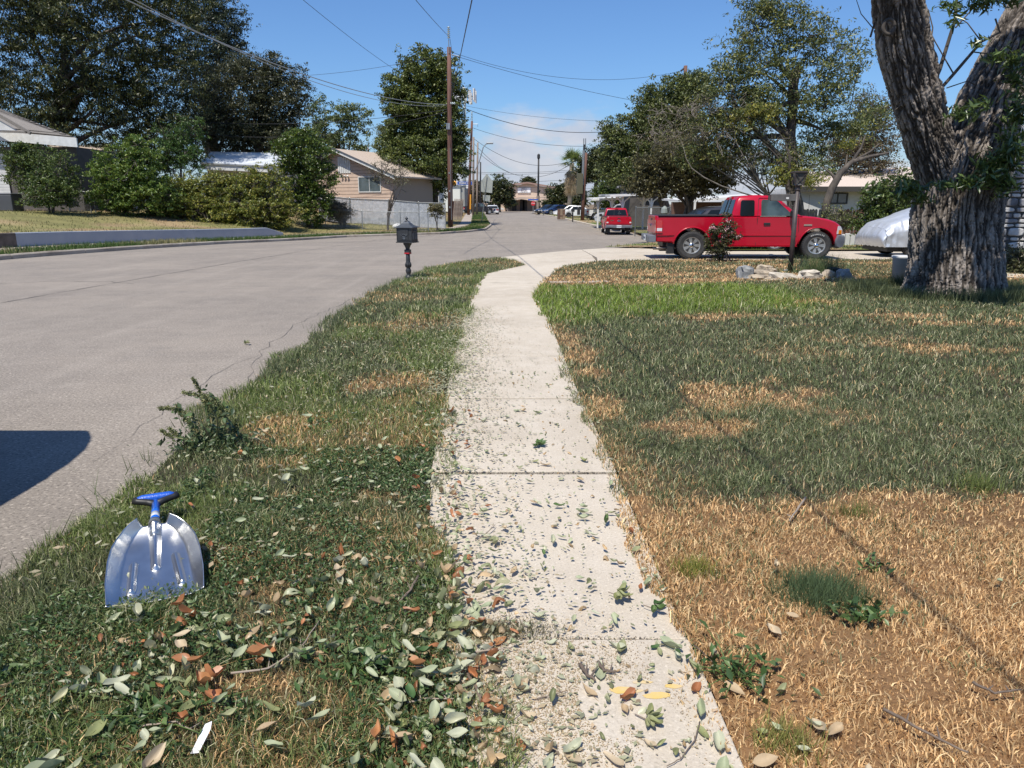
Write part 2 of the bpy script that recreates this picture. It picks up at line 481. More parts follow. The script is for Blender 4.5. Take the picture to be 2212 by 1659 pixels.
# apron where the walk widens into the driveway
ap = [(-.68, 15.31), (-.62, 16), (-.2, 17.2), (.35, 18.55), (.15, 19.9), (-.45, 21.15), (.6, 22.9), (1.6, 24.5), (3.0, 24.9), (2.6, 20.3), (2.2, 19.75), (1.25, 18.0), (.75, 15.31)]
def fan(pts, name, m, parent, t=.09, bevel=.006):
    return MB().poly([(x, y, float(hz(y)) + SWZ) for x, y in pts], t).build(name, m, parent, bevel=bevel)
fan([(-.68, 15.32), (-.62, 16), (-.2, 17.2), (.18, 18.1), (1.22, 17.98), (.75, 15.32)], 'concrete_slab', M_CONC, side)
fan([(.19, 18.12), (.35, 18.55), (.15, 19.9), (-.45, 21.15), (-.40, 21.22), (2.40, 21.9), (2.30, 19.8), (1.24, 18.0)], 'concrete_slab', M_CONC, side)
drive = place('driveway')
fan([(-.38, 21.26), (.62, 22.9), (1.66, 24.6), (2.45, 25.8), (2.42, 21.93)], 'concrete_slab', M_CONC, drive)
fan([(2.47, 21.2), (2.47, 25.8), (3.6, 27.3), (4.6, 27.0), (6.4, 25.2), (6.4, 20.5), (2.42, 20.0), (2.33, 19.85)], 'concrete_slab', M_CONC, drive)
for x0, x1 in ((6.42, 9.9), (9.92, 13.4), (13.42, 17), (17.02, 21)):
    for ya, yb in ((20.52, 22.7), (22.72, 25.1)): fan([(x0, ya), (x1, ya), (x1, yb), (x0, yb)], 'concrete_slab', M_CONC, drive)
fan([(-2.05, 15.0), (-2.0, 15.35), (-.72, 15.25), (-.72, 14.9)], 'stepping_strip', M_CONC2, side)
fan([(.75, 14.25), (.72, 14.55), (1.9, 14.7), (1.95, 14.45)], 'stepping_strip', M_CONC2, side)
MB().add([(9.0, 15.3, .06), (22, 14.2, .06), (22, 15.4, .06), (9.0, 16.3, .06)], [(0, 1, 2, 3)]).build('garden_path', M_CONC, kind='structure')
# sandy dust on the walk, thin irregular sheets
def dust(cx, cy, rx, ry, m, name, z=SWZ + .004, seed=0, rot=0):
    P = []
    for k in range(40):
        t = 2 * math.pi * k / 40; r = .6 + .8 * float(fbm(math.cos(t) * 1.7 + seed, math.sin(t) * 1.7, 0, 4, 5))
        x, y = rx * r * math.cos(t), ry * r * math.sin(t); P.append((cx + x, cy + y, z + float(hz(cy + y))))
    MB().poly(P).build(name, m, side, fixn=False)
M_YEL = mat('yellow_paint_stain', (.62, .43, .13), .9, col2=(.55, .45, .30), scale=14)
for a_, b_, c_, d_, e_ in ((.36, 1.99, .05, .016, 5), (.46, 1.965, .045, .014, 8), (.52, 2.01, .03, .01, 12), (.42, 2.03, .035, .008, 15)): dust(a_, b_, c_, d_, M_YEL, 'paint_stain', z=.0465, seed=e_)

# ---------------------------------------------------------------- kerbs of single segments
def kerb(name, line, side_, w=.17, h=.14, seg=3.0, m=M_CURB):
    root = place(name)
    P = resample(line, step=.5)
    O = offs(P, side_ * w)
    k = int(seg / .5); i = 0
    while i < len(P) - 2:
        j = min(i + k, len(P) - 1)
        mb = MB(); n_ = j - i + 1
        for q in range(i, j + 1):
            sh = .012 if q == i else (-.012 if q == j else 0)
            t = Vector((P[min(q + 1, len(P) - 1)][0] - P[max(q - 1, 0)][0], P[min(q + 1, len(P) - 1)][1] - P[max(q - 1, 0)][1])).normalized() * sh
            ax, ay = P[q][0] + t.x, P[q][1] + t.y; bx, by = O[q][0] + t.x, O[q][1] + t.y
            z = float(hz(ay)); dz = random.uniform(-.006, .006)
            mx, my = ax + (bx - ax) * .18, ay + (by - ay) * .18
            mb.v += [(ax, ay, z - .1), (ax, ay, z + h - .035), (mx, my, z + h + dz), (bx, by, z + h + dz), (bx, by, z - .1)]
        for q in range(n_ - 1):
            for e in range(4): mb.f.append((q * 5 + e, q * 5 + e + 1, (q + 1) * 5 + e + 1, (q + 1) * 5 + e))
        mb.f.append((0, 1, 2, 3, 4)); mb.f.append(tuple((n_ - 1) * 5 + e for e in (4, 3, 2, 1, 0)))
        mb.build('kerb_segment', m, root)
        i = j
    return root
kl = [p for p in resample(KL, step=1.0) if p[1] > 12]
kerb('kerb', kl, 1)
kerb('kerb', [(9.05, 46.5), (8.3, 45.8), (8.0, 44.6), (7.45, 40.5), (6.6, 36.0)][::-1], -1, m=M_CONC)
kerb('kerb', [(6.6, 57), (8.4, 58), (7.9, 62), (7.3, 67), (6.7, 78), (6.2, 90), (5.1, 104), (4.1, 117)], -1, m=M_CONC)

# ---------------------------------------------------------------- far pavement and left yards
M_VERGEG = ground_mat('green_verge', (.08, .10, .03), (.05, .065, .02), (.14, .15, .05), .4, 60, .6)
KLs = resample(kl, n=160)
for nm, a, b, za, zb, m in (('verge_left', .17, 1.80, .12, .15, M_VERGEG), ('sidewalk_left', 1.80, 2.9, .155, .16, M_CONC2)):
    sheet(nm, offs(KLs, a), offs(KLs, b), za, zb, m, n=160, k=2)

# left yard: from the back of the pavement up to the houses
yA = offs(KLs, 2.9)
wallline = [tuple(gp(x, y, .15)[:2]) for x, y in ((-160, 528), (0, 523), (200, 516), (400, 509), (605, 500))]
def yard_back(p):
    return (p[0] * 1.0 - 26, p[1] + 22)
yA = resample(yA, n=120)
def rise(x, y):
    """height of the left yards over the street"""
    w = 1 - ss(-15, -7.5, x)
    return .16 + 0.0 * w
yardgrid_x = np.arange(-70, -4.0, .7); yardgrid_y = np.arange(22, 75, .7)
def dist_to_line(x, y, L):
    P = np.array(resample(L, step=.7)); d = np.full(np.shape(x), 1e9)
    for i in range(len(P)):
        d = np.minimum(d, np.hypot(x - P[i, 0], y - P[i, 1]))
    return d
def yard_h(x, y):
    """yard height: level behind the retaining wall top and rising to the houses"""
    x = np.asarray(x, float); y = np.asarray(y, float)
    d = dist_to_line(x, y, kl)
    wl = 1 - ss(-16.5, -13.5, x)
    base = .17 + .35 * ss(3.2, 9, d)
    raised = .62 + .95 * ss(3.6, 15, d)
    return hz(y) + base * (1 - wl) + raised * wl
def inside_yard(x, y, L=kl, m=2.9):
    # left of the kerb line by more than the pavement
    P = resample(L, step=.7); out = np.zeros(np.shape(x), bool)
    D = np.full(np.shape(x), 1e9); S = np.zeros(np.shape(x))
    for i in range(len(P) - 1):
        ax, ay = P[i]; bx, by = P[i + 1]
        dd = np.hypot(x - ax, y - ay); sd = (bx - ax) * (y - ay) - (by - ay) * (x - ax)
        c = dd < D; D = np.where(c, dd, D); S = np.where(c, sd, S)
    return (S > 0) & (D > m)
# rows run outward from the kerb line so that the yard follows it exactly
def yard_sheet(name, base, m, offsets, hf, tintf=None, kind='structure'):
    rows = []
    for o_ in offsets: rows.append(offs(base, o_))
    V = []; n_ = len(base)
    for L in rows:
        for (x, y) in L: V.append((x, y))
    V = np.array(V); z = hf(V[:, 0], V[:, 1]); V3 = np.column_stack([V, z])
    F = [(j * n_ + i, j * n_ + i + 1, (j + 1) * n_ + i + 1, (j + 1) * n_ + i) for j in range(len(rows) - 1) for i in range(n_ - 1)]
    return npmesh(name, V3, np.array(F), m, kind=kind, tint=None if tintf is None else tintf(V[:, 0], V[:, 1]), smooth=True)
# smoother plan line for the yard so that offset rows do not cross
ysm = [(-14.95, 8), (-14.9, 15), (-14.7, 21), (-14.2, 25), (-13.3, 34), (-10.6, 43.8), (-6.2, 48.4), (-3.3, 52), (-2.1, 57), (-1.9, 66), (-2.55, 80), (-3.55, 100), (-4.8, 127)]
yard_base = resample(ysm, n=110)
def ytint(x, y):
    g = fbm(x * .35, y * .35, 0, 4, 21)
    t = ss(.42, .62, g)[:, None]
    return (1 - t) * np.array([.40, .29, .16]) + t * np.array([.26, .24, .09])
yard_sheet('yard_left', yard_base, M_TURF, [2.85, 3.3, 4, 5, 6, 7, 8.5, 10, 12, 14, 17, 21, 27, 40, 70], yard_h, ytint)

# right yards beyond the driveway
def rtint(x, y):
    g = fbm(x * .4, y * .4, 0, 4, 31); t = ss(.40, .60, g)[:, None]
    return (1 - t) * np.array([.42, .30, .17]) + t * np.array([.17, .21, .06])
def grid_sheet(name, xs, ys, inside, zf, m, tintf=None, kind='structure'):
    X, Y = np.meshgrid(xs, ys); nx = len(xs)
    V = np.column_stack([X.ravel(), Y.ravel(), zf(X.ravel(), Y.ravel())])
    F = []
    cx = (X[:-1, :-1] + X[1:, 1:]) / 2; cy = (Y[:-1, :-1] + Y[1:, 1:]) / 2
    ok = inside(cx, cy)
    for j in range(len(ys) - 1):
        for i in range(nx - 1):
            if ok[j, i]: F.append((j * nx + i, j * nx + i + 1, (j + 1) * nx + i + 1, (j + 1) * nx + i))
    return npmesh(name, V, np.array(F), m, kind=kind, tint=None if tintf is None else tintf(V[:, 0], V[:, 1]), smooth=True)
REp = sorted([(p[1], p[0]) for p in RE])
def re_x(y): return np.interp(y, [p[0] for p in REp], [p[1] for p in REp])
grid_sheet('yard_right', np.arange(2, 75, .5), np.arange(24.6, 128, .5),
           lambda x, y: (x > re_x(y) + .25) & ~((y < 26.9) & (x < 6.2)), lambda x, y: hz(y) + .10, M_TURF, rtint)

# ---------------------------------------------------------------- near turf: soil sheets coloured like their grass
def P2(L): return [tuple(gp(x, y)[:2]) for x, y in L]
DRYV = [((690, 1000), .45, .30), ((620, 930), .4, .25), ((530, 1225), .30, .17), ((860, 838), .5, .35), ((850, 705), .55, .5), ((830, 640), .6, .7),
        ((150, 1420), .16, .08), ((560, 1500), .22, .06), ((420, 1560), .16, .05), ((60, 1570), .12, .05), ((720, 1080), .3, .2), ((900, 925), .25, .2), ((1090, 570), .5, .6), ((960, 600), .6, .5)]
DRYL = [((1620, 870), .75, .55), ((1310, 900), .22, .6), ((1265, 800), .2, .9), ((1480, 940), .5, .3), ((1560, 690), .7, .35), ((1900, 690), 1.2, .35), ((2080, 705), 1.0, .22),
        ((1770, 660), .7, .3), ((1880, 750), .5, .3), ((2020, 760), .8, .3), ((1230, 740), .18, .6)]
GRNL = [((1800, 1290), .30, .18), ((2050, 1050), .16, .1), ((1250, 640), .5, 1.0)]
def field(x, y):
    """share of dead grass, 0..1, over the near turf"""
    x = np.asarray(x, float); y = np.asarray(y, float)
    g = fbm(x * 1.1, y * 1.1, 0, 4, 3); g2 = fbm(x * 3.1, y * 3.1, 0, 3, 9)
    left = x < wl_x(y) + .2
    d = np.where(left, .02 + .42 * ss(.58, .74, g), 0)
    # right lawn bands
    edge = 3.72 + .75 * (g2 - .5) + .16 * np.sin(x * 2.1) - .50 * (1 - ss(.9, 2.1, x)) + .12 * ss(2.5, 4.5, x)
    near = 1 - ss(-.12, .12, y - edge)
    lawn = .07 + .30 * ss(.60, .74, g) + .85 * near * (.93 + .1 * g2)
    walk = 1 - ss(.06, .36, x - np.interp(y, [p[1] for p in WR[:9]], [p[0] for p in WR[:9]]) + .5 * (g2 - .5))
    lawn = np.maximum(lawn, walk * (.25 + .4 * ss(.42, .6, fbm(x * .6, y * .7, 0, 2, 55))) * (y < 13.5))
    far = ss(13.2, 13.9, y + .8 * (g - .5)); band = .30 + .55 * ss(.42, .56, fbm(x * .35, y * 1.25, 0, 3, 40))
    lawn = lawn * (1 - far) + far * band
    lush = ss(9.3, 10.3, y + 1.4 * (g - .5) - .25 * (x - 2)) * (1 - far) * (1 - ss(4.2, 5.5, x))
    lawn = lawn * (1 - .7 * lush)
    d = np.where(left & (y < 17), d, np.where(left, .22 + .5 * (g - .5), lawn))
    for L, amt in ((DRYV, .70), (DRYL, .78)):
        for (c, rx, ry) in L:
            q = gp(*c); e = np.hypot((x - q.x) / rx, (y - q.y) / ry) + 2.4 * (g2 - .5) + 1.2 * (g - .5)
            d = np.maximum(d, amt * (1 - ss(.30, 1.25, e)))
    for (c, rx, ry) in GRNL[:0]:
        pass
    lf = np.where(left, .03 + .38 * ss(.42, .66, fbm(x * 1.7, y * 1.2, 0, 3, 66)), 0)
    return np.clip(d, 0, 1), np.maximum(lush * (x > 0), lf)
def turf_tint(x, y):
    d, l = field(x, y); d = d[:, None] ** 1.5; l = l[:, None]
    return d * np.array([.25, .140, .065]) + (1 - d) * (np.array([.060, .055, .032]) * (1 - l) + l * np.array([.13, .15, .04]))
def wl_x(y): return np.interp(y, [0, 1, 1.7, 2.3, 3.0, 3.9, 5.3, 7, 9, 14.2, 16, 17.2, 18.55, 19.9, 21.0], [.02, .02, -.10, -.24, -.38, -.47, -.53, -.58, -.645, -.695, -.63, -.2, .34, .14, -.6])
def verge_ok(x, y): return (x > re_x(y) + .06) & (x < wl_x(y) - .02) & (y < 18.5)
def tongue_ok(x, y): return (y >= 17.0) & (y < 21.1) & (x > re_x(y) + .05) & (x < np.interp(y, [17, 18.5, 19.9, 21.2], [-.2, .34, .1, -.5])) 
def lawn_ok(x, y):
    wr = np.interp(y, [p[1] for p in WR], [p[0] for p in WR])
    return (x > wr + .01) & (y < 20.45 + 0 * x) & (x < 24)
VZ = .035
def turf_z(x, y): return hz(y) + VZ + .02 * (fbm(x * 1.3, y * 1.3, 0, 2, 70) - .5)
def vz(x, y):
    d = np.clip((x - re_x(y)) / .5, 0, 1); return hz(y) + .012 + (turf_z(x, y) - hz(y) - .012) * d
def strip(name, L, R, m, ys, k, zf):
    V = []
    for y in ys:
        a, b = L(y), R(y)
        for i in range(k + 1): V.append((a + (b - a) * i / k, y))
    V = np.array(V, float); V3 = np.column_stack([V, zf(V[:, 0], V[:, 1])]); n_ = k + 1
    F = [(j * n_ + i, j * n_ + i + 1, (j + 1) * n_ + i + 1, (j + 1) * n_ + i) for j in range(len(ys) - 1) for i in range(k)]
    return npmesh(name, V3, np.array(F), M_TURF, tint=turf_tint(V[:, 0], V[:, 1]), kind='structure', smooth=True)
yy = np.concatenate([np.arange(-3, 1, .4), np.arange(1, 7, .07), np.arange(7, 21.05, .14)])
strip('verge', lambda y: float(re_x(y)) + .01, lambda y: float(wl_x(y)) - .003, M_TURF, yy, 24, vz)
yy = np.concatenate([np.arange(-3, 1, .4), np.arange(1, 7, .08), np.arange(7, 20.5, .15)])
strip('lawn', lambda y: float(np.interp(y, [p[1] for p in WR], [p[0] for p in WR])) + .005, lambda y: 24.0 if y > 8 else 12.0, M_TURF, yy, 90, turf_z)

# ---------------------------------------------------------------- grass blades
M_GRASS = mat('grass_blade', (1, 1, 1), .55, tint=True, trans=.28, spec=.3)
def blades(name, x, y, z, h, w, col, segs=2, lean=.55, parent=None):
    n_ = len(x); a = RNG.uniform(0, 2 * np.pi, n_); la = RNG.uniform(0, 2 * np.pi, n_); l = RNG.uniform(.08, 1, n_) * lean
    dx, dy = np.cos(a) * w / 2, np.sin(a) * w / 2; lx, ly = np.cos(la) * l * h, np.sin(la) * l * h
    if segs == 1:
        V = np.stack([np.column_stack([x - dx, y - dy, z]), np.column_stack([x + dx, y + dy, z]), np.column_stack([x + lx, y + ly, z + h])], 1)
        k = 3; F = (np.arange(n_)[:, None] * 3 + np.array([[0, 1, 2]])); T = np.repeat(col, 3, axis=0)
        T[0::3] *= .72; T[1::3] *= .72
    else:
        mx, my = x + lx * .38, y + ly * .38
        V = np.stack([np.column_stack([x - dx, y - dy, z]), np.column_stack([x + dx, y + dy, z]),
                      np.column_stack([mx + dx * .8, my + dy * .8, z + h * .6]), np.column_stack([mx - dx * .8, my - dy * .8, z + h * .6]),
                      np.column_stack([x + lx * 1.25, y + ly * 1.25, z + h * (1 - .25 * l)])], 1)
        b_ = np.arange(n_)[:, None] * 5
        F = np.concatenate([b_ + np.array([[0, 1, 2]]), b_ + np.array([[0, 2, 3]]), b_ + np.array([[3, 2, 4]])]); T = np.repeat(col, 5, axis=0)
    return npmesh(name, V.reshape(-1, 3), F, M_GRASS, tint=T, kind='stuff', parent=parent)
def sample(x0, x1, y0, y1, n_): return RNG.uniform(x0, x1, n_), RNG.uniform(y0, y1, n_)
def grasscol(d, l, n_):
    pick = RNG.uniform(0, 1, n_) < d
    v = RNG.uniform(.50, 1.40, n_)[:, None]; h = RNG.uniform(0, 1, n_)[:, None]
    dry = (1 - h) * np.array([.54, .31, .13]) + h * np.array([.80, .59, .32])
    dk = (1 - h) * np.array([.085, .115, .045]) + h * np.array([.22, .245, .115])
    lu = (1 - h) * np.array([.15, .24, .040]) + h * np.array([.27, .33, .065])
    g = dk * (1 - l[:, None]) + lu * l[:, None]
    pale = (RNG.uniform(0, 1, n_) < .12)[:, None]
    g = np.where(pale, np.array([.50, .47, .29]), g)
    return np.where(pick[:, None], dry, g) * v
def turf_grass(name, label, group, bands, ok):
    xs_, ys_, hs, ws, cs = [], [], [], [], []
    for (x0, x1, y0, y1, dens, hh, ww) in bands:
        n_ = int((x1 - x0) * (y1 - y0) * dens); x, y = sample(x0, x1, y0, y1, n_)
        vis = (np.abs(x) < y * .80 + 1.6)
        k = ok(x, y) & vis; x, y = x[k], y[k]; n_ = len(x)
        d, l = field(x, y)
        clump = fbm(x * 5, y * 5, 0, 3, 15)
        keep = RNG.uniform(0, 1, n_) < np.clip(.45 + 1.3 * (clump - .3) + .25 * l, .62, 1)
        x, y, d, l, clump = x[keep], y[keep], d[keep], l[keep], clump[keep]; n_ = len(x)
        h = hh * RNG.uniform(.25, 1.35, n_) * (.6 + 1.0 * clump) * (1 + .75 * l - .25 * d)
        xs_.append(x); ys_.append(y); hs.append(h); ws.append(ww * RNG.uniform(.7, 1.3, n_) * (1 + .35 * (d > .6)))
        cs.append(grasscol(np.clip(d + .05 * (clump < .42), 0, 1), l, n_))
    x, y, h, w, c = map(np.concatenate, (xs_, ys_, hs, ws, cs))
    h = h * np.where(c[:, 0] > c[:, 1] * 1.25, RNG.uniform(.35, 1.1, len(h)), 1.0)
    o = blades(name, x, y, (vz(x, y) if 'verge' in label or 'strip' in label else turf_z(x, y)) - .005, h, w, c, 2, lean=.95)
    return tag(o, label, 'grass', kind='stuff')
turf_grass('grass', 'dark green verge grass with dead tan patches between street and sidewalk', None,
           [(-2.9, .15, 1.0, 3.4, 27000, .042, .0034), (-2.9, -.3, 3.4, 5.5, 11500, .042, .0042), (-3, -.4, 5.5, 9, 4800, .050, .0064), (-3, -.3, 9, 18.5, 2000, .060, .0095)],
           lambda x, y: (x > re_x(y) - .16 + .35 * (fbm(x * 3, y * 3, 0, 2, 8) - .35) * 1.0) & (x < wl_x(y) + .05 + .30 * (fbm(x * 2.6, y * 2.6, 0, 3, 2) - .42)- .02) & (y < 18.5) | tongue_ok(x, y))
turf_grass('grass', 'lawn grass beside the sidewalk, straw orange in front and dark green behind', None,
           [(.3, 4.5, 1.0, 3.2, 27000, .040, .0034), (.3, 6, 3.2, 5.5, 12500, .043, .0042), (.3, 8, 5.5, 9, 3700, .055, .0070), (.3, 12.5, 9, 13.8, 1900, .062, .0105), (.3, 18, 13.8, 20.4, 950, .062, .015)],
           lambda x, y: (x > np.interp(y, [p[1] for p in WR], [p[0] for p in WR]) - .03 - .16 * (fbm(x * 4, y * 4, 0, 2, 12) - .3)) & (y < 20.42))
turf_grass('grass', 'short grass tongue between the curving sidewalk and the street', None,
           [(-2.1, .6, 17.0, 21.2, 1500, .06, .012)], tongue_ok)

def simple_grass(name, label, x, y, z, h, w, cA, cB, mix_, seed=0):
    n_ = len(x); m_ = mix_[:, None] if hasattr(mix_, 'shape') else mix_
    c = (np.array(cA) * (1 - m_) + np.array(cB) * m_) * RNG.uniform(.65, 1.3, n_)[:, None]
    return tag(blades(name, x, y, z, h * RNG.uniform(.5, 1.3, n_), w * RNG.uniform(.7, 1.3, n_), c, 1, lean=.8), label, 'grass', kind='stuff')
# far left verge and yard
def along(base, o1, o2, n_, f):
    B = np.array(base); t = RNG.uniform(0, len(B) - 1.001, n_); i = t.astype(int); fr = (t - i)[:, None]
    p = B[i] * (1 - fr) + B[i + 1] * fr; tt = B[np.minimum(i + 1, len(B) - 1)] - B[i]; tt /= np.linalg.norm(tt, axis=1)[:, None] + 1e-9
    o_ = RNG.uniform(o1, o2, n_)[:, None]; q = p + np.column_stack([-tt[:, 1], tt[:, 0]]) * o_
    return q[:, 0], q[:, 1], f(q[:, 0], q[:, 1])
x, y, z = along(KLs, .14, 1.86, 32000, lambda x, y: hz(y) + .12)
simple_grass('grass', 'green grass strip behind the kerb across the street', x, y, z, .17, .030, (.09, .15, .035), (.34, .30, .14), ss(.55, .66, fbm(x * .5, y * .5, 0, 3, 5)))
x, y, z = along(yard_base, 2.9, 22, 52000, lambda x, y: yard_h(x, y) - .01)
g = fbm(x * .35, y * .35, 0, 4, 21)
simple_grass('grass', 'dry yellowish yard grass behind the retaining wall', x, y, z, .10, .035, (.52, .36, .19), (.19, .22, .08), ss(.42, .60, g) * .85)
n_ = 60000; x = RNG.uniform(3, 45, n_); y = 24.8 + (RNG.uniform(0, 1, n_) ** 1.5) * 95
k = (x > re_x(y) + .3) & (x < 5 + y * .75) & ~((y < 27) & (x < 6.2)); x, y = x[k], y[k]
simple_grass('grass', 'green and brown grass of the yards beyond the driveway', x, y, hz(y) + .09, .09, .035, (.48, .35, .19), (.13, .20, .05), np.maximum(ss(.40, .6, fbm(x * .4, y * .4, 0, 4, 31)), ss(50, 56, y) * .85))

# shaggier weeds along the street edge and at the trunk of the big tree
n_ = 5200; y = RNG.uniform(2.0, 17.5, n_) ; x = re_x(y) + RNG.normal(0.04, .10, n_)
k = fbm(x * 2, y * 1.2, 0, 3, 77) > .44; x, y = x[k], y[k]
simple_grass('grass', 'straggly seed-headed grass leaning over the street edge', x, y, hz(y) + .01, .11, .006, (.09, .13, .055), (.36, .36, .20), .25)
n_ = 9000; a = RNG.uniform(0, 2 * np.pi, n_); r = 1.0 + np.abs(RNG.normal(0, .28, n_)); x = 7.5 + np.cos(a) * r * 1.05; y = 12.6 + np.sin(a) * r * .95
simple_grass('grass', 'uncut dark grass ringing the foot of the big tree', x, y, turf_z(x, y), .20, .012, (.085, .12, .05), (.30, .27, .14), .18)
# ---------------------------------------------------------------- trees and plants
M_BARK = mat('bark_brown', (.13, .10, .08), .9, col2=(.24, .20, .165), scale=9, bump=.9, bscale=28, stretch=(1, 1, .25))
M_BARKD = mat('bark_dark', (.055, .045, .038), .9, col2=(.12, .10, .08), scale=9, bump=.6, bscale=30, stretch=(1, 1, .3))
M_TWIG = mat('bare_twig', (.13, .11, .09), .85, col2=(.23, .20, .17), scale=6)
M_LEAF = mat('leaf', (1, 1, 1), .42, tint=True, trans=.30, spec=.5)
M_LEAFG = mat('glossy_leaf', (1, 1, 1), .30, tint=True, trans=.26, spec=.6)

def leafcloud(name, P, size, aspect, pal, parent, m=None, up=.35, var=.35, kind=None, droop=0.0, N0=None):
    """P: leaf places; each leaf is a folded four-point blade of its own"""
    m = m or M_LEAF; n_ = len(P)
    D = RNG.normal(0, 1, (n_, 3)); D[:, 2] -= droop; D /= np.linalg.norm(D, axis=1)[:, None]
    Nn = RNG.normal(0, 1, (n_, 3)); Nn[:, 2] = np.abs(Nn[:, 2]) + up
    if N0 is not None: Nn += N0
    S = np.cross(D, Nn); S /= np.linalg.norm(S, axis=1)[:, None] + 1e-9
    U = np.cross(S, D)
    L = (size * RNG.uniform(.6, 1.35, n_))[:, None]; W = L * aspect
    p0 = P - D * L * .5; p1 = P + D * L * .5; a = P + S * W * .5 + U * W * .22; b = P - S * W * .5 + U * W * .22
    V = np.stack([p0, a, p1, b], 1).reshape(-1, 3); k = np.arange(n_)[:, None] * 4
    F = np.concatenate([k + np.array([[0, 1, 2]]), k + np.array([[0, 2, 3]])])
    pal = np.array(pal); w = RNG.uniform(0, 1, n_) ** 1.4 * (len(pal) - 1); i = np.clip(w.astype(int), 0, len(pal) - 2) if len(pal) > 1 else np.zeros(n_, int)
    c = pal[i] + (pal[np.minimum(i + 1, len(pal) - 1)] - pal[i]) * (w - i)[:, None]
    c = c * RNG.uniform(1 - var, 1 + var, n_)[:, None]
    return npmesh(name, V, F, m, parent=parent, tint=np.repeat(np.clip(c, 0, 1), 4, 0), kind=kind)

def blob_points(blobs, nclump, per, spread, shell=.55, seed=0):
    """clump centres inside ellipsoids (mostly near their skin), then leaves round each centre"""
    vol = np.array([b[3] * b[4] * b[5] for b in blobs]) ** .75; vol = vol / vol.sum(); C = []
    for b, f in zip(blobs, vol):
        k = max(3, int(nclump * f)); d = RNG.normal(0, 1, (k, 3)); d /= np.linalg.norm(d, axis=1)[:, None]
        r = (shell + (1 - shell) * RNG.uniform(0, 1, k) ** .6)[:, None]
        r = r * (.70 + .62 * vn(d[:, 0] * 2.2 + b[0], d[:, 1] * 2.2 + b[1], d[:, 2] * 2.2 + b[2], seed))[:, None]
        C.append(np.array(b[:3]) + d * r * np.array(b[3:6]))
    C = np.concatenate(C); k = len(C)
    sz = RNG.uniform(.5, 1.4, k)
    SB = np.repeat(C, 6, 0) + RNG.normal(0, 1, (k * 6, 3)) * np.array([1, 1, .55]) * spread * np.repeat(sz, 6)[:, None]
    q = max(1, int(round(per / 6))); P = np.repeat(SB, q, 0) + RNG.normal(0, 1, (len(SB) * q, 3)) * np.array([1, 1, .5]) * spread * .42
    return C, P

def limbs(mb, base, top, r0, C, nmain=6, nsub=40, seed=0, wob=.25, tip=.012):
    """trunk, main limbs and branchlets that reach the clump centres"""
    rs = random.Random(seed); base, top = Vector(base), Vector(top); H = (top - base).length
    def curve(p, q, r1, r2, n=6, w=wob):
        L = (q - p).length; pts = []; rad = []
        off = Vector((rs.uniform(-1, 1), rs.uniform(-1, 1), rs.uniform(-.2, .8))) * L * w * .5
        for i in range(n + 1):
            t = i / n; pts.append(p.lerp(q, t) + off * math.sin(math.pi * t) + Vector((rs.uniform(-1, 1), rs.uniform(-1, 1), 0)) * L * .015)
            rad.append(r1 + (r2 - r1) * t)
        mb.path(pts, rad, 6 if r1 > .05 else 4, cap=False); return pts, rad
    tp, tr = curve(base, top, r0, r0 * .45, 9, .08)
    idx = list(range(len(C))); rs.shuffle(idx); nodes = []
    for i in range(nmain):
        c = Vector(C[idx[i % len(idx)]]); t = rs.uniform(.35, .95); k = min(int(t * 9), 8); p = tp[k]
        q = p.lerp(c, .8); a, b = curve(p, q, tr[k] * .6, tr[k] * .14, 6); nodes += list(zip(a[2:], b[2:]))
    nodes += list(zip(tp[5:], [x * .4 for x in tr[5:]]))
    for i in range(nsub):
        c = Vector(C[idx[(nmain + i) % len(idx)]])
        p, r = min(nodes, key=lambda n_: (n_[0] - c).length + rs.random())
        r = min(r * .6, .05 * r0 / .25); a, b = curve(p, c, max(r, tip * 1.6), tip, 4)
        if i < nsub * .5: nodes += list(zip(a[1:3], b[1:3]))
    return mb

def B(dx, dy, Y, rw, rh, rd=None):
    """crown lobe centred at the measured place; rw, rh measured the same way"""
    c = pt(dx, dy, Y); s = Y * 1.0 / (FPX / KD) * 1.0
    return (c.x, c.y, c.z, rw * s, (rd * s if rd else rw * s * .9), rh * s)
def tree(name, label, base, r0, lobes, nclump, per, spread, size, pal, aspect=.5, bark=None, nmain=7, nsub=60, shell=.55, cat='tree', group=None,
         seed=1, topf=.62, up=.35, var=.38, droop=0.0, leafm=None, tip=.012, wob=.25, stems=1):
    root = thing(name, label, cat, base, group=group)
    C, P = blob_points(lobes, nclump, per, spread, shell, seed)
    b0 = np.array(base); zt = max(l[2] for l in lobes); wv = np.mean([l[:2] for l in lobes], axis=0)
    mb = MB()
    for s_ in range(stems):
        q = C[RNG.integers(0, len(C))] if stems > 1 else None
        tx, ty = (wv * .6 + b0[:2] * .4) if q is None else (q[:2] * .55 + b0[:2] * .45)
        limbs(mb, (0 + .12 * s_ * (stems > 1), .1 * (s_ % 2), -.1), (tx - b0[0], ty - b0[1], (zt - b0[2]) * topf), r0, C - b0, nmain, nsub, seed + s_, wob, tip)
    mb.build('trunk', bark or M_BARK, root, smooth=True, fixn=False)
    leafcloud('crown', P - b0, size, aspect, pal, root, leafm, up, var, droop=droop)
    return root

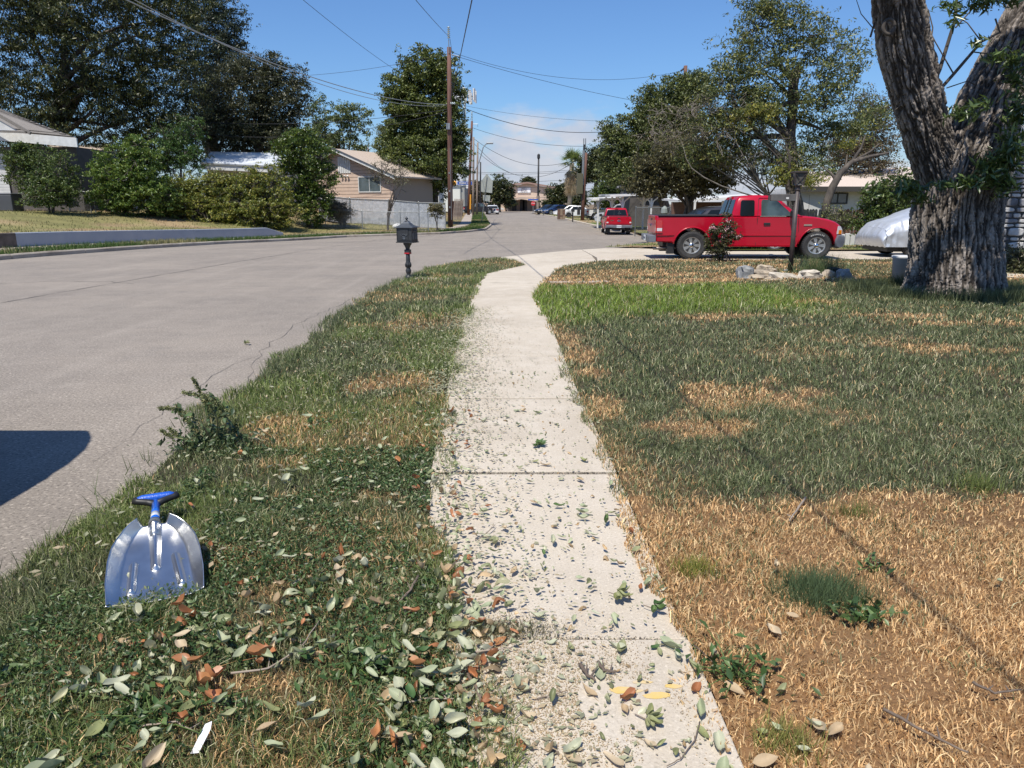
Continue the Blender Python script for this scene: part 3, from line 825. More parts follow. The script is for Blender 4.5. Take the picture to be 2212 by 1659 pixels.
DK = [(.016, .026, .010), (.035, .050, .015), (.075, .088, .024), (.16, .155, .045)]      # dark elm and oak
MG = [(.040, .068, .018), (.070, .110, .026), (.11, .15, .035), (.17, .21, .05)]        # ordinary green
BG = [(.07, .13, .022), (.11, .18, .032), (.17, .24, .045), (.26, .30, .06)]            # bright shrub
OL = [(.09, .11, .045), (.13, .15, .06), (.20, .21, .08), (.34, .32, .10)]              # dusty olive
YG = [(.10, .13, .03), (.17, .19, .04), (.30, .28, .06), (.45, .38, .08)]
BR = [(.07, .055, .03), (.13, .095, .05), (.18, .14, .07), (.12, .13, .05)]

def foot(dx, dy, Y, z=None):
    p = pt(dx, dy, Y); 
    return (p.x, p.y, p.z if z is None else z)
def yfoot(dx, dy, Y):
    p = pt(dx, dy, Y); return (p.x, p.y, float(yard_h(np.array([p.x]), np.array([p.y]))[0]))

# --- left side, behind the yards
tree('elm_tree', 'towering dark elm overhanging the grey roofed white house at the left edge', yfoot(95, 440, 56), .55,
     [B(60, 120, 56, 170, 140), B(220, 90, 56, 170, 150), B(340, 190, 56, 110, 110), B(180, 270, 56, 160, 80), B(20, 250, 58, 60, 130), B(330, 300, 55, 100, 60), B(150, -60, 56, 220, 110), B(380, 60, 56, 70, 90)],
     1500, 90, .42, .24, DK, .34, M_BARKD, 12, 160, .35, seed=5, droop=.9, topf=.7, up=.2)
tree('oak_tree', 'tall small-leaved dark tree rising behind the elm with a notched top', foot(460, 455, 72), .45,
     [B(465, 60, 72, 55, 90), B(430, 20, 72, 40, 50), B(495, 110, 72, 35, 80), B(440, 200, 72, 60, 90)],
     560, 75, .40, .19, [(.035, .05, .03), (.06, .08, .045), (.10, .12, .07)], .5, M_BARKD, 8, 80, .4, seed=8)
tree('oak_tree', 'broad dark olive live oak left of the open-branched tree', yfoot(560, 470, 64), .5,
     [B(520, 230, 64, 95, 85), B(600, 210, 64, 58, 70), B(560, 160, 64, 50, 40), B(600, 290, 64, 55, 35), B(500, 290, 64, 90, 45), B(640, 230, 64, 28, 50)],
     900, 75, .38, .19, [(.04, .048, .026), (.065, .075, .035), (.12, .115, .05)], .5, M_BARKD, 9, 110, .35, seed=11)
tree('oak_tree', 'open-branched lighter tree showing sky between its limbs behind the tan house', foot(735, 430, 84), .38,
     [B(690, 235, 84, 20, 30), B(740, 260, 84, 36, 25), B(785, 255, 84, 22, 26), B(715, 300, 84, 45, 25), B(770, 310, 84, 24, 28), B(690, 280, 84, 30, 30), B(745, 235, 84, 22, 12)],
     170, 80, .38, .22, [(.08, .11, .04), (.13, .17, .06), (.22, .25, .10)], .55, M_BARKD, 9, 60, .3, seed=14)
tree('ash_tree', 'big round-topped green tree directly left of the tall brown utility pole', yfoot(943, 470, 66), .55,
     [B(918, 150, 66, 48, 45), B(862, 190, 66, 36, 30), B(880, 225, 66, 45, 40), B(945, 250, 66, 55, 70), B(880, 270, 66, 45, 45), B(910, 350, 66, 85, 70), B(968, 330, 66, 36, 65), B(900, 400, 66, 45, 30), B(960, 190, 66, 30, 60), B(850, 330, 66, 30, 45)],
     1150, 95, .36, .19, [(.05, .07, .02), (.09, .12, .028), (.15, .18, .04), (.23, .25, .06)], .62, M_BARKD, 10, 120, .45, seed=17, group=None)
tree('willow_tree', 'paler feathery tree low behind the left flank of the round-topped tree', foot(850, 430, 80), .3,
     [B(850, 320, 80, 34, 40), B(838, 290, 80, 22, 22), B(870, 380, 80, 40, 40)], 200, 60, .42, .26, OL, .3, M_BARKD, 6, 40, .3, seed=19)
tree('backyard_tree', 'small dark treetops peeping over the white metal roof', foot(650, 440, 95), .25,
     [B(680, 335, 95, 40, 14), B(560, 345, 95, 60, 12), B(790, 345, 95, 20, 18), B(800, 355, 95, 25, 15)], 120, 50, .45, .3, MG, .5, M_BARKD, 6, 20, .3, seed=20)
# shrubs and hedge of the left yards
tree('shrub', 'dense green shrub against the white house beside the grey air conditioner', yfoot(105, 446, 40), .06,
     [B(60, 370, 41, 45, 60), B(120, 375, 40, 48, 50), B(110, 415, 39.5, 60, 35), B(50, 335, 41, 30, 30)], 420, 60, .17, .12, MG, .5, M_BARKD, 10, 60, .3, cat='shrub', seed=23, stems=3, topf=.5)
tree('shrub', 'rounded leafy shrub with upright shoots just right of the fence gate', yfoot(265, 460, 43), .06,
     [B(265, 380, 43, 70, 55), B(300, 340, 43, 45, 45), B(310, 420, 43, 70, 45), B(240, 425, 42.5, 45, 40), B(296, 310, 43, 10, 22)], 640, 60, .17, .13, BG, .5, M_BARKD, 10, 70, .3, cat='shrub', seed=26, stems=4, topf=.5)
tree('sapling', 'tall feathery sapling of bright compound leaves above the hedge', yfoot(395, 470, 49), .06,
     [B(398, 280, 49, 14, 28), B(428, 285, 49, 11, 26), B(365, 320, 49, 30, 45), B(410, 335, 49, 30, 40), B(345, 355, 49, 25, 40)], 210, 46, .20, .19, [(.04, .08, .02), (.07, .13, .03), (.15, .24, .05)], .26, M_BARKD, 8, 60, .2, cat='tree', seed=29, stems=3, topf=.7, droop=.5)
tree('hedge', 'long overgrown olive green hedge in front of the white metal roof', yfoot(480, 488, 45.6), .05,
     [B(400, 425, 45.6, 50, 50), B(460, 418, 45.8, 55, 46), B(520, 415, 46.2, 55, 46), B(575, 410, 46.6, 45, 50), B(545, 375, 46.6, 12, 18), B(430, 455, 45.2, 70, 32), B(530, 460, 45.8, 80, 34), B(600, 455, 46.6, 45, 36), B(350, 440, 45.2, 40, 40)],
     1300, 55, .17, .14, [(.09, .12, .025), (.16, .19, .035), (.28, .28, .05), (.38, .32, .07)], .45, M_BARKD, 14, 120, .3, cat='hedge', seed=31, stems=8, topf=.4)
tree('shrub', 'glossy dark green bush swallowing the left end of the chain-link fence', yfoot(665, 485, 50), .08,
     [B(660, 330, 50, 55, 45), B(690, 380, 50, 38, 55), B(640, 400, 50, 45, 55), B(680, 450, 50, 40, 40), B(620, 330, 50, 30, 30), B(650, 300, 50, 35, 18)],
     700, 60, .18, .14, [(.035, .065, .015), (.07, .12, .022), (.14, .19, .03), (.22, .26, .05)], .45, M_BARKD, 10, 70, .35, cat='shrub', seed=34, stems=3, topf=.5, leafm=M_LEAFG)
tree('dry_shrub', 'low dry brown rounded bush inside the chain-link fence', yfoot(735, 486, 51.5), .03,
     [B(735, 458, 51.5, 34, 22), B(718, 448, 51.5, 20, 20)], 260, 40, .14, .10, [(.10, .085, .05), (.18, .15, .09), (.28, .24, .15)], .2, M_TWIG, 20, 80, .1, cat='shrub', seed=36, stems=6, topf=.4)
tree('sparse_tree', 'thin nearly leafless young tree in front of the white slatted fence', yfoot(837, 475, 51), .09,
     [B(845, 375, 51, 42, 32), B(815, 380, 51, 25, 30), B(870, 390, 51, 20, 28)], 130, 14, .22, .10, [(.12, .13, .06), (.2, .2, .1)], .3, M_BARKD, 9, 190, .2, cat='tree', seed=39, topf=.55, tip=.014)
tree('vine_clump', 'ragged vine clump on a short frame beside the tall brown utility pole', yfoot(943, 484, 50.2), .05,
     [B(934, 455, 50.2, 7, 18), B(952, 458, 50.2, 7, 20), B(943, 448, 50.2, 14, 8)], 80, 40, .10, .09, [(.10, .10, .04), (.2, .18, .08), (.3, .24, .14)], .5, M_BARKD, 6, 20, .2, cat='vine', seed=41, stems=2, topf=.9)

# --- right side
RG = 'trees behind the red pickups'
tree('hackberry_tree', 'large dense green tree over the white carport', foot(1440, 470, 56), .4,
     [B(1415, 265, 56, 42, 55), B(1358, 290, 56, 34, 45), B(1400, 320, 56, 55, 45), B(1430, 330, 56, 50, 60), B(1330, 330, 56, 35, 55), B(1450, 230, 56, 50, 55), B(1380, 370, 56, 70, 40), B(1470, 300, 56, 45, 70), B(1310, 290, 56, 14, 20), B(1395, 215, 56, 18, 25), B(1500, 200, 56, 40, 45), B(1490, 170, 56, 16, 14)],
     1150, 80, .34, .18, [(.045, .06, .022), (.09, .115, .035), (.16, .19, .055), (.25, .27, .08)], .5, M_BARKD, 10, 120, .4, seed=43)
tree('oak_tree', 'very dark tree just right of the palm', foot(1290, 445, 92), .35, [B(1283, 360, 92, 30, 32), B(1300, 345, 92, 22, 25), B(1268, 375, 92, 14, 18)], 260, 55, .45, .28, DK, .5, M_BARKD, 6, 30, .3, seed=45)
tree('shade_tree', 'low lighter green trees behind the far parked cars', foot(1330, 450, 80), .25, [B(1340, 400, 80, 40, 35), B(1310, 425, 80, 30, 22), B(1375, 420, 80, 30, 30)], 300, 55, .4, .26, MG, .5, M_BARKD, 6, 30, .3, seed=47)
tree('crape_myrtle_tree', 'dark bronze-green multi-stemmed tree behind the bed of the near pickup', foot(1478, 470, 34), .09,
     [B(1450, 390, 34, 70, 35), B(1420, 360, 34, 50, 30), B(1490, 350, 34, 60, 40), B(1530, 380, 34, 55, 45), B(1460, 330, 34, 45, 22), B(1380, 400, 34, 25, 25)],
     620, 60, .18, .12, [(.045, .045, .022), (.085, .080, .036), (.15, .14, .055), (.22, .19, .08)], .5, M_BARKD, 12, 120, .35, seed=49, stems=5, topf=.55)
tree('dead_branch_tree', 'leafless tangle of pale grey twigs spilling left of the tall ash', foot(1690, 470, 30.5), .085,
     [B(1500, 270, 31, 110, 60), B(1600, 320, 31, 110, 70), B(1430, 300, 31, 70, 30), B(1660, 350, 31, 80, 45), B(1560, 230, 31, 70, 35)],
     620, 12, .22, .10, [(.07, .075, .03), (.12, .12, .045), (.20, .18, .06), (.12, .09, .05)], .35, M_TWIG, 30, 1700, .1, seed=52, topf=.45, tip=.0065, wob=.5)
tree('tall_ash_tree', 'tall airy ash with yellowing leaves and sky gaps behind the lamp post', foot(1722, 470, 31), .30,
     [B(1650, 60, 31, 60, 50), B(1700, 30, 31, 50, 40), B(1760, 70, 31, 45, 45), B(1600, 130, 31, 60, 45), B(1690, 140, 31, 60, 50), B(1790, 150, 31, 45, 60), B(1560, 190, 31, 50, 40), B(1650, 230, 31, 70, 45), B(1740, 230, 31, 60, 45),
      B(1540, 270, 31, 60, 35), B(1520, 330, 31, 60, 30), B(1620, 190, 31, 60, 40), B(1600, 330, 31, 60, 40), B(1850, 150, 32, 35, 40), B(1875, 240, 33, 35, 50), B(1830, 280, 32, 45, 40), B(1780, 300, 32, 50, 35), B(1820, 90, 31, 30, 30), B(1740, 370, 31, 70, 25), B(1700, 330, 31, 45, 22), B(1600, 260, 31, 80, 30), B(1830, 200, 31, 25, 40), B(1655, 5, 31, 40, 25)],
     820, 46, .26, .155, [(.07, .095, .035), (.11, .14, .05), (.18, .20, .07), (.36, .34, .08)], .32, M_BARKD, 14, 300, .25, seed=55, topf=.72, tip=.012)
tree('yellow_mistletoe_tree', 'bright yellow-green leaf clusters low on the ash branches', foot(1712, 470, 29.7), .10,
     [B(1640, 245, 29.7, 34, 18), B(1720, 385, 29.7, 60, 16), B(1600, 260, 29.7, 26, 14), B(1690, 365, 29.7, 30, 14), B(1830, 310, 29.7, 20, 12)], 90, 46, .16, .13, YG, .3, M_BARKD, 6, 40, .2, seed=57, topf=.6)
tree('brown_tree', 'brownish half-dead tree behind the leaning trunk beside the white house', foot(1880, 440, 40), .2,
     [B(1870, 300, 40, 45, 60), B(1900, 360, 40, 45, 60), B(1840, 350, 40, 50, 50), B(1920, 280, 40, 35, 60), B(1880, 230, 40, 40, 40), B(1820, 320, 40, 60, 40)], 460, 36, .26, .13, BR, .4, M_TWIG, 14, 380, .2, seed=60, topf=.6, tip=.011)
tree('evergreen_shrub', 'dark evergreen shrubs between the white house and the big tree', foot(1930, 490, 26), .06,
     [B(1900, 440, 26, 40, 55), B(1945, 430, 26, 40, 60), B(1880, 480, 26, 35, 35), B(2150, 470, 26, 60, 60)], 380, 60, .13, .10, MG, .45, M_BARKD, 10, 60, .3, cat='shrub', seed=62, stems=3, topf=.5)
tree('rose_bush', 'straggly rose bush between the pickup hood and the covered car', foot(1800, 512, 26.5), .02,
     [B(1800, 470, 26.5, 26, 28), B(1830, 480, 26.5, 22, 22)], 60, 26, .12, .07, OL, .5, M_TWIG, 12, 90, .1, cat='shrub', seed=64, stems=4, topf=.5, tip=.006)
tree('hedge_plants', 'low green plants along the foot of the stone wall at the right edge', foot(2200, 596, 16.2), .02,
     [B(2205, 565, 16.2, 40, 30), B(2250, 560, 16.4, 60, 38)], 200, 50, .09, .06, [(.06, .07, .03), (.10, .11, .04), (.16, .13, .07)], .5, M_BARKD, 8, 40, .2, cat='shrub', seed=66, stems=3, topf=.5)
# leaning bare trunk
t = thing('leaning_tree', 'crooked leaning bare trunk in front of the white house', 'tree', foot(1782, 470, 28))
def loc(P, o): return [Vector(p) - Vector(o.location) for p in P]
mb = MB(); T0 = [pt(1782, 476, 28), pt(1785, 440, 28), pt(1798, 405, 28), pt(1815, 375, 28), pt(1840, 350, 28), pt(1880, 338, 28), pt(1920, 330, 28)]
mb.path(loc(T0, t), [.17, .15, .14, .12, .09, .06, .04], 10)
for a, b in (((1840, 350), (1870, 290)), ((1815, 375), (1830, 335)), ((1850, 345), (1900, 310)), ((1808, 392), (1775, 360))):
    mb.path(loc([pt(*a, 28), pt((a[0] + b[0]) / 2 + 5, (a[1] + b[1]) / 2, 28.3), pt(*b, 28.2)], t), [.07, .045, .02], 6)
mb.build('trunk', M_BARKD, t, smooth=True)
# far trees
for lab, dx, dy, Y, L in (('round dark tree on the corner left of the church', 1079, 458, 150, [(1079, 412, 28, 28), (1062, 425, 14, 20), (1098, 425, 14, 20)]),
                          ('small distant tree showing over the church roof', 1141, 420, 230, [(1142, 393, 11, 8)]),
                          ('bushy dark tree in front of the right end of the church', 1200, 456, 140, [(1202, 425, 20, 26), (1214, 415, 16, 20), (1188, 440, 10, 12)]),
                          ('low treeline tree beyond the church lot on the right', 1235, 440, 190, [(1240, 432, 16, 14), (1255, 428, 14, 14)]),
                          ('brownish tree behind the leaning poles on the left', 1028, 455, 165, [(1030, 420, 14, 26)])):
    tree('street_tree', lab, foot(dx, dy, Y, float(hz(Y))), .3, [B(a, b, Y, c, d_) for a, b, c, d_ in L], 170, 50, .5, .42, DK if 'brown' not in lab else BR, .5, M_BARKD, 6, 16, .3, seed=int(dx))
# crape myrtle in the lawn with pink blossom
cm = gp(1556, 566, .03); cmb = (cm.x, cm.y, cm.z)
o = tree('crape_myrtle', 'young crape myrtle with pink blossom standing in the lawn before the pickup', cmb, .022,
         [B(1552, 520, cm.y, 30, 30), B(1575, 500, cm.y, 22, 24), B(1570, 470, cm.y, 9, 18), B(1553, 545, cm.y, 18, 16), B(1545, 500, cm.y, 20, 16), B(1590, 510, cm.y, 12, 8)],
         210, 40, .045, .045, [(.035, .05, .018), (.06, .075, .025), (.12, .09, .04), (.12, .13, .04)], .5, M_BARKD, 8, 90, .2, cat='shrub', seed=70, stems=4, topf=.6, tip=.003)
P = []
for (a, b) in ((1572, 477), (1573, 490), (1568, 498), (1590, 512), (1598, 510), (1544, 493), (1536, 492), (1556, 521), (1580, 503), (1566, 508)):
    c = np.array(pt(a, b, cm.y - .15)); P.append(c + RNG.normal(0, .028, (26, 3)))
leafcloud('blossom', np.concatenate(P) - np.array(cmb), .03, .9, [(.75, .38, .42), (.8, .6, .6), (.7, .25, .3)], o)

# palm
pb = Vector(foot(1229, 455, 108, float(hz(108)))); palm = thing('fan_palm', 'fan palm with a skirt of dead fronds beside the far utility pole', 'palm', pb)
h = pt(1231, 352, 108).z - pb.z
MB().path([(0, 0, -.1), (.1, 0, h * .3), (.25, 0, h * .7), (.3, 0, h)], [.42, .33, .30, .34], 12).build('trunk', mat('palm_trunk', (.25, .21, .17), .9, col2=(.14, .12, .1), scale=3, stretch=(1, 1, 6)), palm, smooth=True)
def fronds(n_, el0, el1, ln, pal, name, zc):
    Vv, Ff, Tt = [], [], []; k = 0
    for i in range(n_):
        a = random.uniform(0, 2 * math.pi); e = math.radians(random.uniform(el0, el1)); L = ln * random.uniform(.8, 1.15)
        d = Vector((math.cos(a) * math.cos(e), math.sin(a) * math.cos(e), math.sin(e))); s = d.cross(Vector((0, 0, 1))).normalized(); u = s.cross(d)
        c = Vector((.3, 0, zc)) + d * L * .45; col = np.array(random.choice(pal)) * random.uniform(.8, 1.2)
        for q in range(13):
            w = math.radians(-80 + 160 * q / 12); dd = (d * math.cos(w) + s * math.sin(w)); tip = c + dd * L * .62 + Vector((0, 0, -.22 * L * (.3 + abs(math.sin(w)))))
            sd_ = dd.cross(u).normalized() * .07
            for p in (c - sd_, c + sd_, tip): Vv.append(tuple(p)); Tt.append(col)
            Ff.append((k, k + 1, k + 2)); k += 3
        for p in (Vector((.3, 0, zc)) - s * .05, Vector((.3, 0, zc)) + s * .05, c): Vv.append(tuple(p)); Tt.append(col)
        Ff.append((k, k + 1, k + 2)); k += 3
    return npmesh(name, np.array(Vv), np.array(Ff), M_LEAF, parent=palm, tint=np.array(Tt))
fronds(46, -10, 80, 2.3, [(.16, .22, .06), (.24, .28, .08), (.10, .15, .04)], 'green_fronds', h)
for q in range(5): fronds(30, -87, -66 - 3 * q, 1.9, [(.42, .32, .20), (.34, .25, .15), (.52, .43, .29)], 'dead_fronds', h - .2 - .55 * q)
# ---------------------------------------------------------------- vehicles
def paint(name, c, c2=None):
    return mat(name, c, .28, col2=c2 or tuple(x * .85 for x in c), scale=1.5, coat=.55, spec=.35)
M_RED = paint('red_paint', (.43, .003, .020), (.37, .003, .017))
M_WHITE = paint('white_paint', (.72, .72, .71)); M_BLACKP = paint('black_paint', (.012, .012, .014)); M_SILV = paint('silver_paint', (.40, .41, .42))
M_GREYP = paint('dark_grey_paint', (.035, .033, .038)); M_BLUEP = paint('blue_paint', (.012, .025, .09))
M_TYRE = mat('tyre_rubber', (.028, .028, .030), .85, col2=(.05, .048, .045), scale=12, bump=.3, bscale=80)
M_ALLOY = mat('alloy', (.62, .61, .58), .38, .75, col2=(.48, .47, .44), scale=14)
M_CHROME = mat('chrome', (.8, .8, .8), .1, 1.0)
M_BLK = mat('black_plastic', (.02, .02, .021), .5)
M_BUMP = mat('grey_bumper', (.12, .13, .15), .5, col2=(.16, .17, .19), scale=5)
M_GLASS = mat('car_glass', (.010, .013, .015), .10, spec=.28)
M_GLASSG = mat('car_glass_light', (.07, .10, .10), .04, col2=(.02, .03, .03), scale=2.2, spec=.5)
M_LRED = mat('tail_lamp_red', (.42, .008, .012), .15, coat=1); M_LWHT = mat('lamp_clear', (.62, .62, .64), .12, coat=1); M_LAMB = mat('lamp_amber', (.75, .22, .01), .15, coat=1)
M_PLATE = mat('plate_white', (.62, .66, .68), .5); M_INK = mat('dark_ink', (.03, .04, .09), .6); M_WLET = mat('white_letter', (.62, .62, .6), .7)
M_EXH = mat('exhaust_metal', (.22, .19, .16), .45, .7)

def wheel(parent, x, y, r, w, side, style='alloy', letters=None):
    """axle along Y; side = +1 means the outer face looks toward +Y"""
    Mx = Matrix.Translation((x, y, r)) @ Matrix.Rotation(-math.pi / 2 * side, 4, 'X')
    hw = w / 2; rr = r * .60 if style != 'alloy_big' else r * .72
    ty = MB(); pr = [(rr, -hw * .8), (r * .86, -hw), (r * .97, -hw * .86), (r, -hw * .6), (r, hw * .6), (r * .97, hw * .86), (r * .86, hw), (rr + .01, hw * .86), (rr - .01, hw * .70)]
    ty.lathe(pr, 40, M=Mx)
    nb = 44
    for i in range(nb):     # tread blocks
        t = 2 * math.pi * i / nb
        for s_ in (-1, 1):
            c = Mx @ Vector((math.cos(t) * r * .985, math.sin(t) * r * .985, s_ * hw * .72))
            ty.add([Mx @ (Matrix.Rotation(t, 4, 'Z') @ Vector(p)) for p in [(r * .93, -.014, s_ * hw * .98), (r * .93, .014, s_ * hw * .98), (r * 1.012, .012, s_ * hw * .90), (r * 1.012, -.012, s_ * hw * .90), (r * 1.012, -.012, s_ * hw * .3), (r * 1.012, .012, s_ * hw * .3)]],
                   [(0, 1, 2, 3), (3, 2, 5, 4)])
    tyre = ty.build('tyre', M_TYRE, parent, smooth=True); smooth_angle(tyre, 30)
    rim = MB()
    rim.lathe([(rr * 1.0, hw * .50), (rr * 1.0, hw * .86), (rr * .90, hw * .82), (rr * .86, hw * .55)], 36, M=Mx)
    k = 7
    for i in range(k):
        t = 2 * math.pi * i / k; R_ = Matrix.Rotation(t, 4, 'Z')
        a = .34 if style == 'alloy' else .2
        rim.add([Mx @ (R_ @ Vector(p)) for p in [(rr * .28, -rr * .11, hw * .72), (rr * .28, rr * .11, hw * .72), (rr * .93, rr * a * .62, hw * .76), (rr * .93, -rr * a * .62, hw * .76),
                                                 (rr * .28, -rr * .11, hw * .3), (rr * .28, rr * .11, hw * .3), (rr * .93, rr * a * .62, hw * .4), (rr * .93, -rr * a * .62, hw * .4)]],
                [(0, 1, 2, 3), (0, 4, 5, 1), (1, 5, 6, 2), (2, 6, 7, 3), (3, 7, 4, 0)])
    ro = rim.build('rim', M_ALLOY if style != 'black' else M_BLK, tyre)
    hb = MB().lathe([(.001, hw * .98), (rr * .18, hw * .96), (rr * .29, hw * .82), (rr * .30, hw * .3)][::-1], 20, M=Mx).build('hub_cap', M_CHROME if style == 'alloy' else M_BLK, tyre, smooth=True)
    MB().lathe([(rr * .95, -hw * .2), (rr * .95, hw * .10), (.001, hw * .10)], 24, M=Mx).build('brake_drum', M_BLK, tyre)
    if letters:
        n_ = len(letters)
        for i, ch in enumerate(letters):
            for base in (math.pi / 2,):
                t = base - (i - (n_ - 1) / 2) * .155
                Mm = Mx @ Matrix.Translation((math.cos(t) * r * .80, math.sin(t) * r * .80, hw * 1.0)) @ Matrix.Rotation(t - math.pi / 2, 4, 'Z')
                if side < 0: Mm = Mm
                text_mesh(ch, r * .125, M_WLET, tyre, 'raised_letter', Mm)
    return tyre

def extr_body(poly, hw, ins, name, m, parent, hwf=None, bevel=.018):
    """closed side outline (x, z) pulled across the width with softened sides"""
    cx = sum(p[0] for p in poly) / len(poly); cz = sum(p[1] for p in poly) / len(poly)
    def inset(d):
        r = []
        n_ = len(poly)
        for i, (x, z) in enumerate(poly):
            a = poly[i - 1]; b = poly[(i + 1) % n_]
            t1 = Vector((x - a[0], z - a[1])); t2 = Vector((b[0] - x, b[1] - z))
            if t1.length < 1e-6 or t2.length < 1e-6: r.append((x, z)); continue
            nn = Vector((-(t1.normalized() + t2.normalized()).y, (t1.normalized() + t2.normalized()).x))
            nn = nn.normalized() if nn.length > 1e-6 else Vector((0, 0)); r.append((x + nn.x * d, z + nn.y * d))
        return r
    area = sum(poly[i - 1][0] * poly[i][1] - poly[i][0] * poly[i - 1][1] for i in range(len(poly)))
    sg = 1 if area > 0 else -1
    f = hwf or (lambda x, z: hw)
    sl = [(-1.0, ins), (-.955, ins * .35), (-.88, 0), (.88, 0), (.955, ins * .35), (1.0, ins)]
    mb = MB(); n_ = len(poly)
    for y, d in sl:
        for (x, z), (x0, z0) in zip(inset(sg * d), poly): mb.v.append((x, y * f(x0, z0), z))
    for i in range(len(sl) - 1):
        for j in range(n_): mb.f.append((i * n_ + j, i * n_ + (j + 1) % n_, (i + 1) * n_ + (j + 1) % n_, (i + 1) * n_ + j))
    mb.f.append(tuple(reversed(range(n_)))); mb.f.append(tuple(range((len(sl) - 1) * n_, len(sl) * n_)))
    o = mb.build(name, m, parent); smooth_angle(o, 38)
    return o
def arch(cx, r, z0, n=14, cz=.37):
    """points of a wheel arch from front to rear, walking the bottom edge"""
    a0 = math.asin(max(-1, min(1, (z0 - cz) / r)))
    return [(cx + r * math.cos(a), cz + r * math.sin(a)) for a in np.linspace(a0, math.pi - a0, n)]
def panel(parent, pts, hwf, m, name, side, off=.004, th=.006, bevel=0.0):
    """thin plate on a body side: pts (x, z); side = +1 or -1"""
    mb = MB(); n_ = len(pts)
    A = [(x, side * (hwf(x, z) + off), z) for x, z in pts]; Bq = [(x, side * (hwf(x, z) + off - th), z) for x, z in pts]
    mb.add(A + Bq, [tuple(range(n_)), tuple(reversed(range(n_, 2 * n_)))] + [(i, (i + 1) % n_, n_ + (i + 1) % n_, n_ + i) for i in range(n_)])
    return mb.build(name, m, parent, bevel=bevel)
def strip_on(parent, pts, hwf, m, name, side, w=.012, off=.004):
    mb = MB()
    for (a, b) in zip(pts[:-1], pts[1:]):
        mb.beam((a[0], side * (hwf(*a) + off * .4), a[1]), (b[0], side * (hwf(*b) + off * .4), b[1]), w, off * 2)
    return mb.build(name, m, parent)
def plate_front(parent, x, y0, y1, z0, z1, m, name, dirx, th=.02, lean=0.0, bevel=.006):
    mb = MB().add([(x, y0, z0), (x, y1, z0), (x + lean, y1, z1), (x + lean, y0, z1), (x + dirx * th, y0, z0), (x + dirx * th, y1, z0), (x + lean + dirx * th, y1, z1), (x + lean + dirx * th, y0, z1)],
                  [(0, 1, 2, 3), (7, 6, 5, 4), (0, 4, 5, 1), (1, 5, 6, 2), (2, 6, 7, 3), (3, 7, 4, 0)])
    return mb.build(name, m, parent, bevel=bevel)

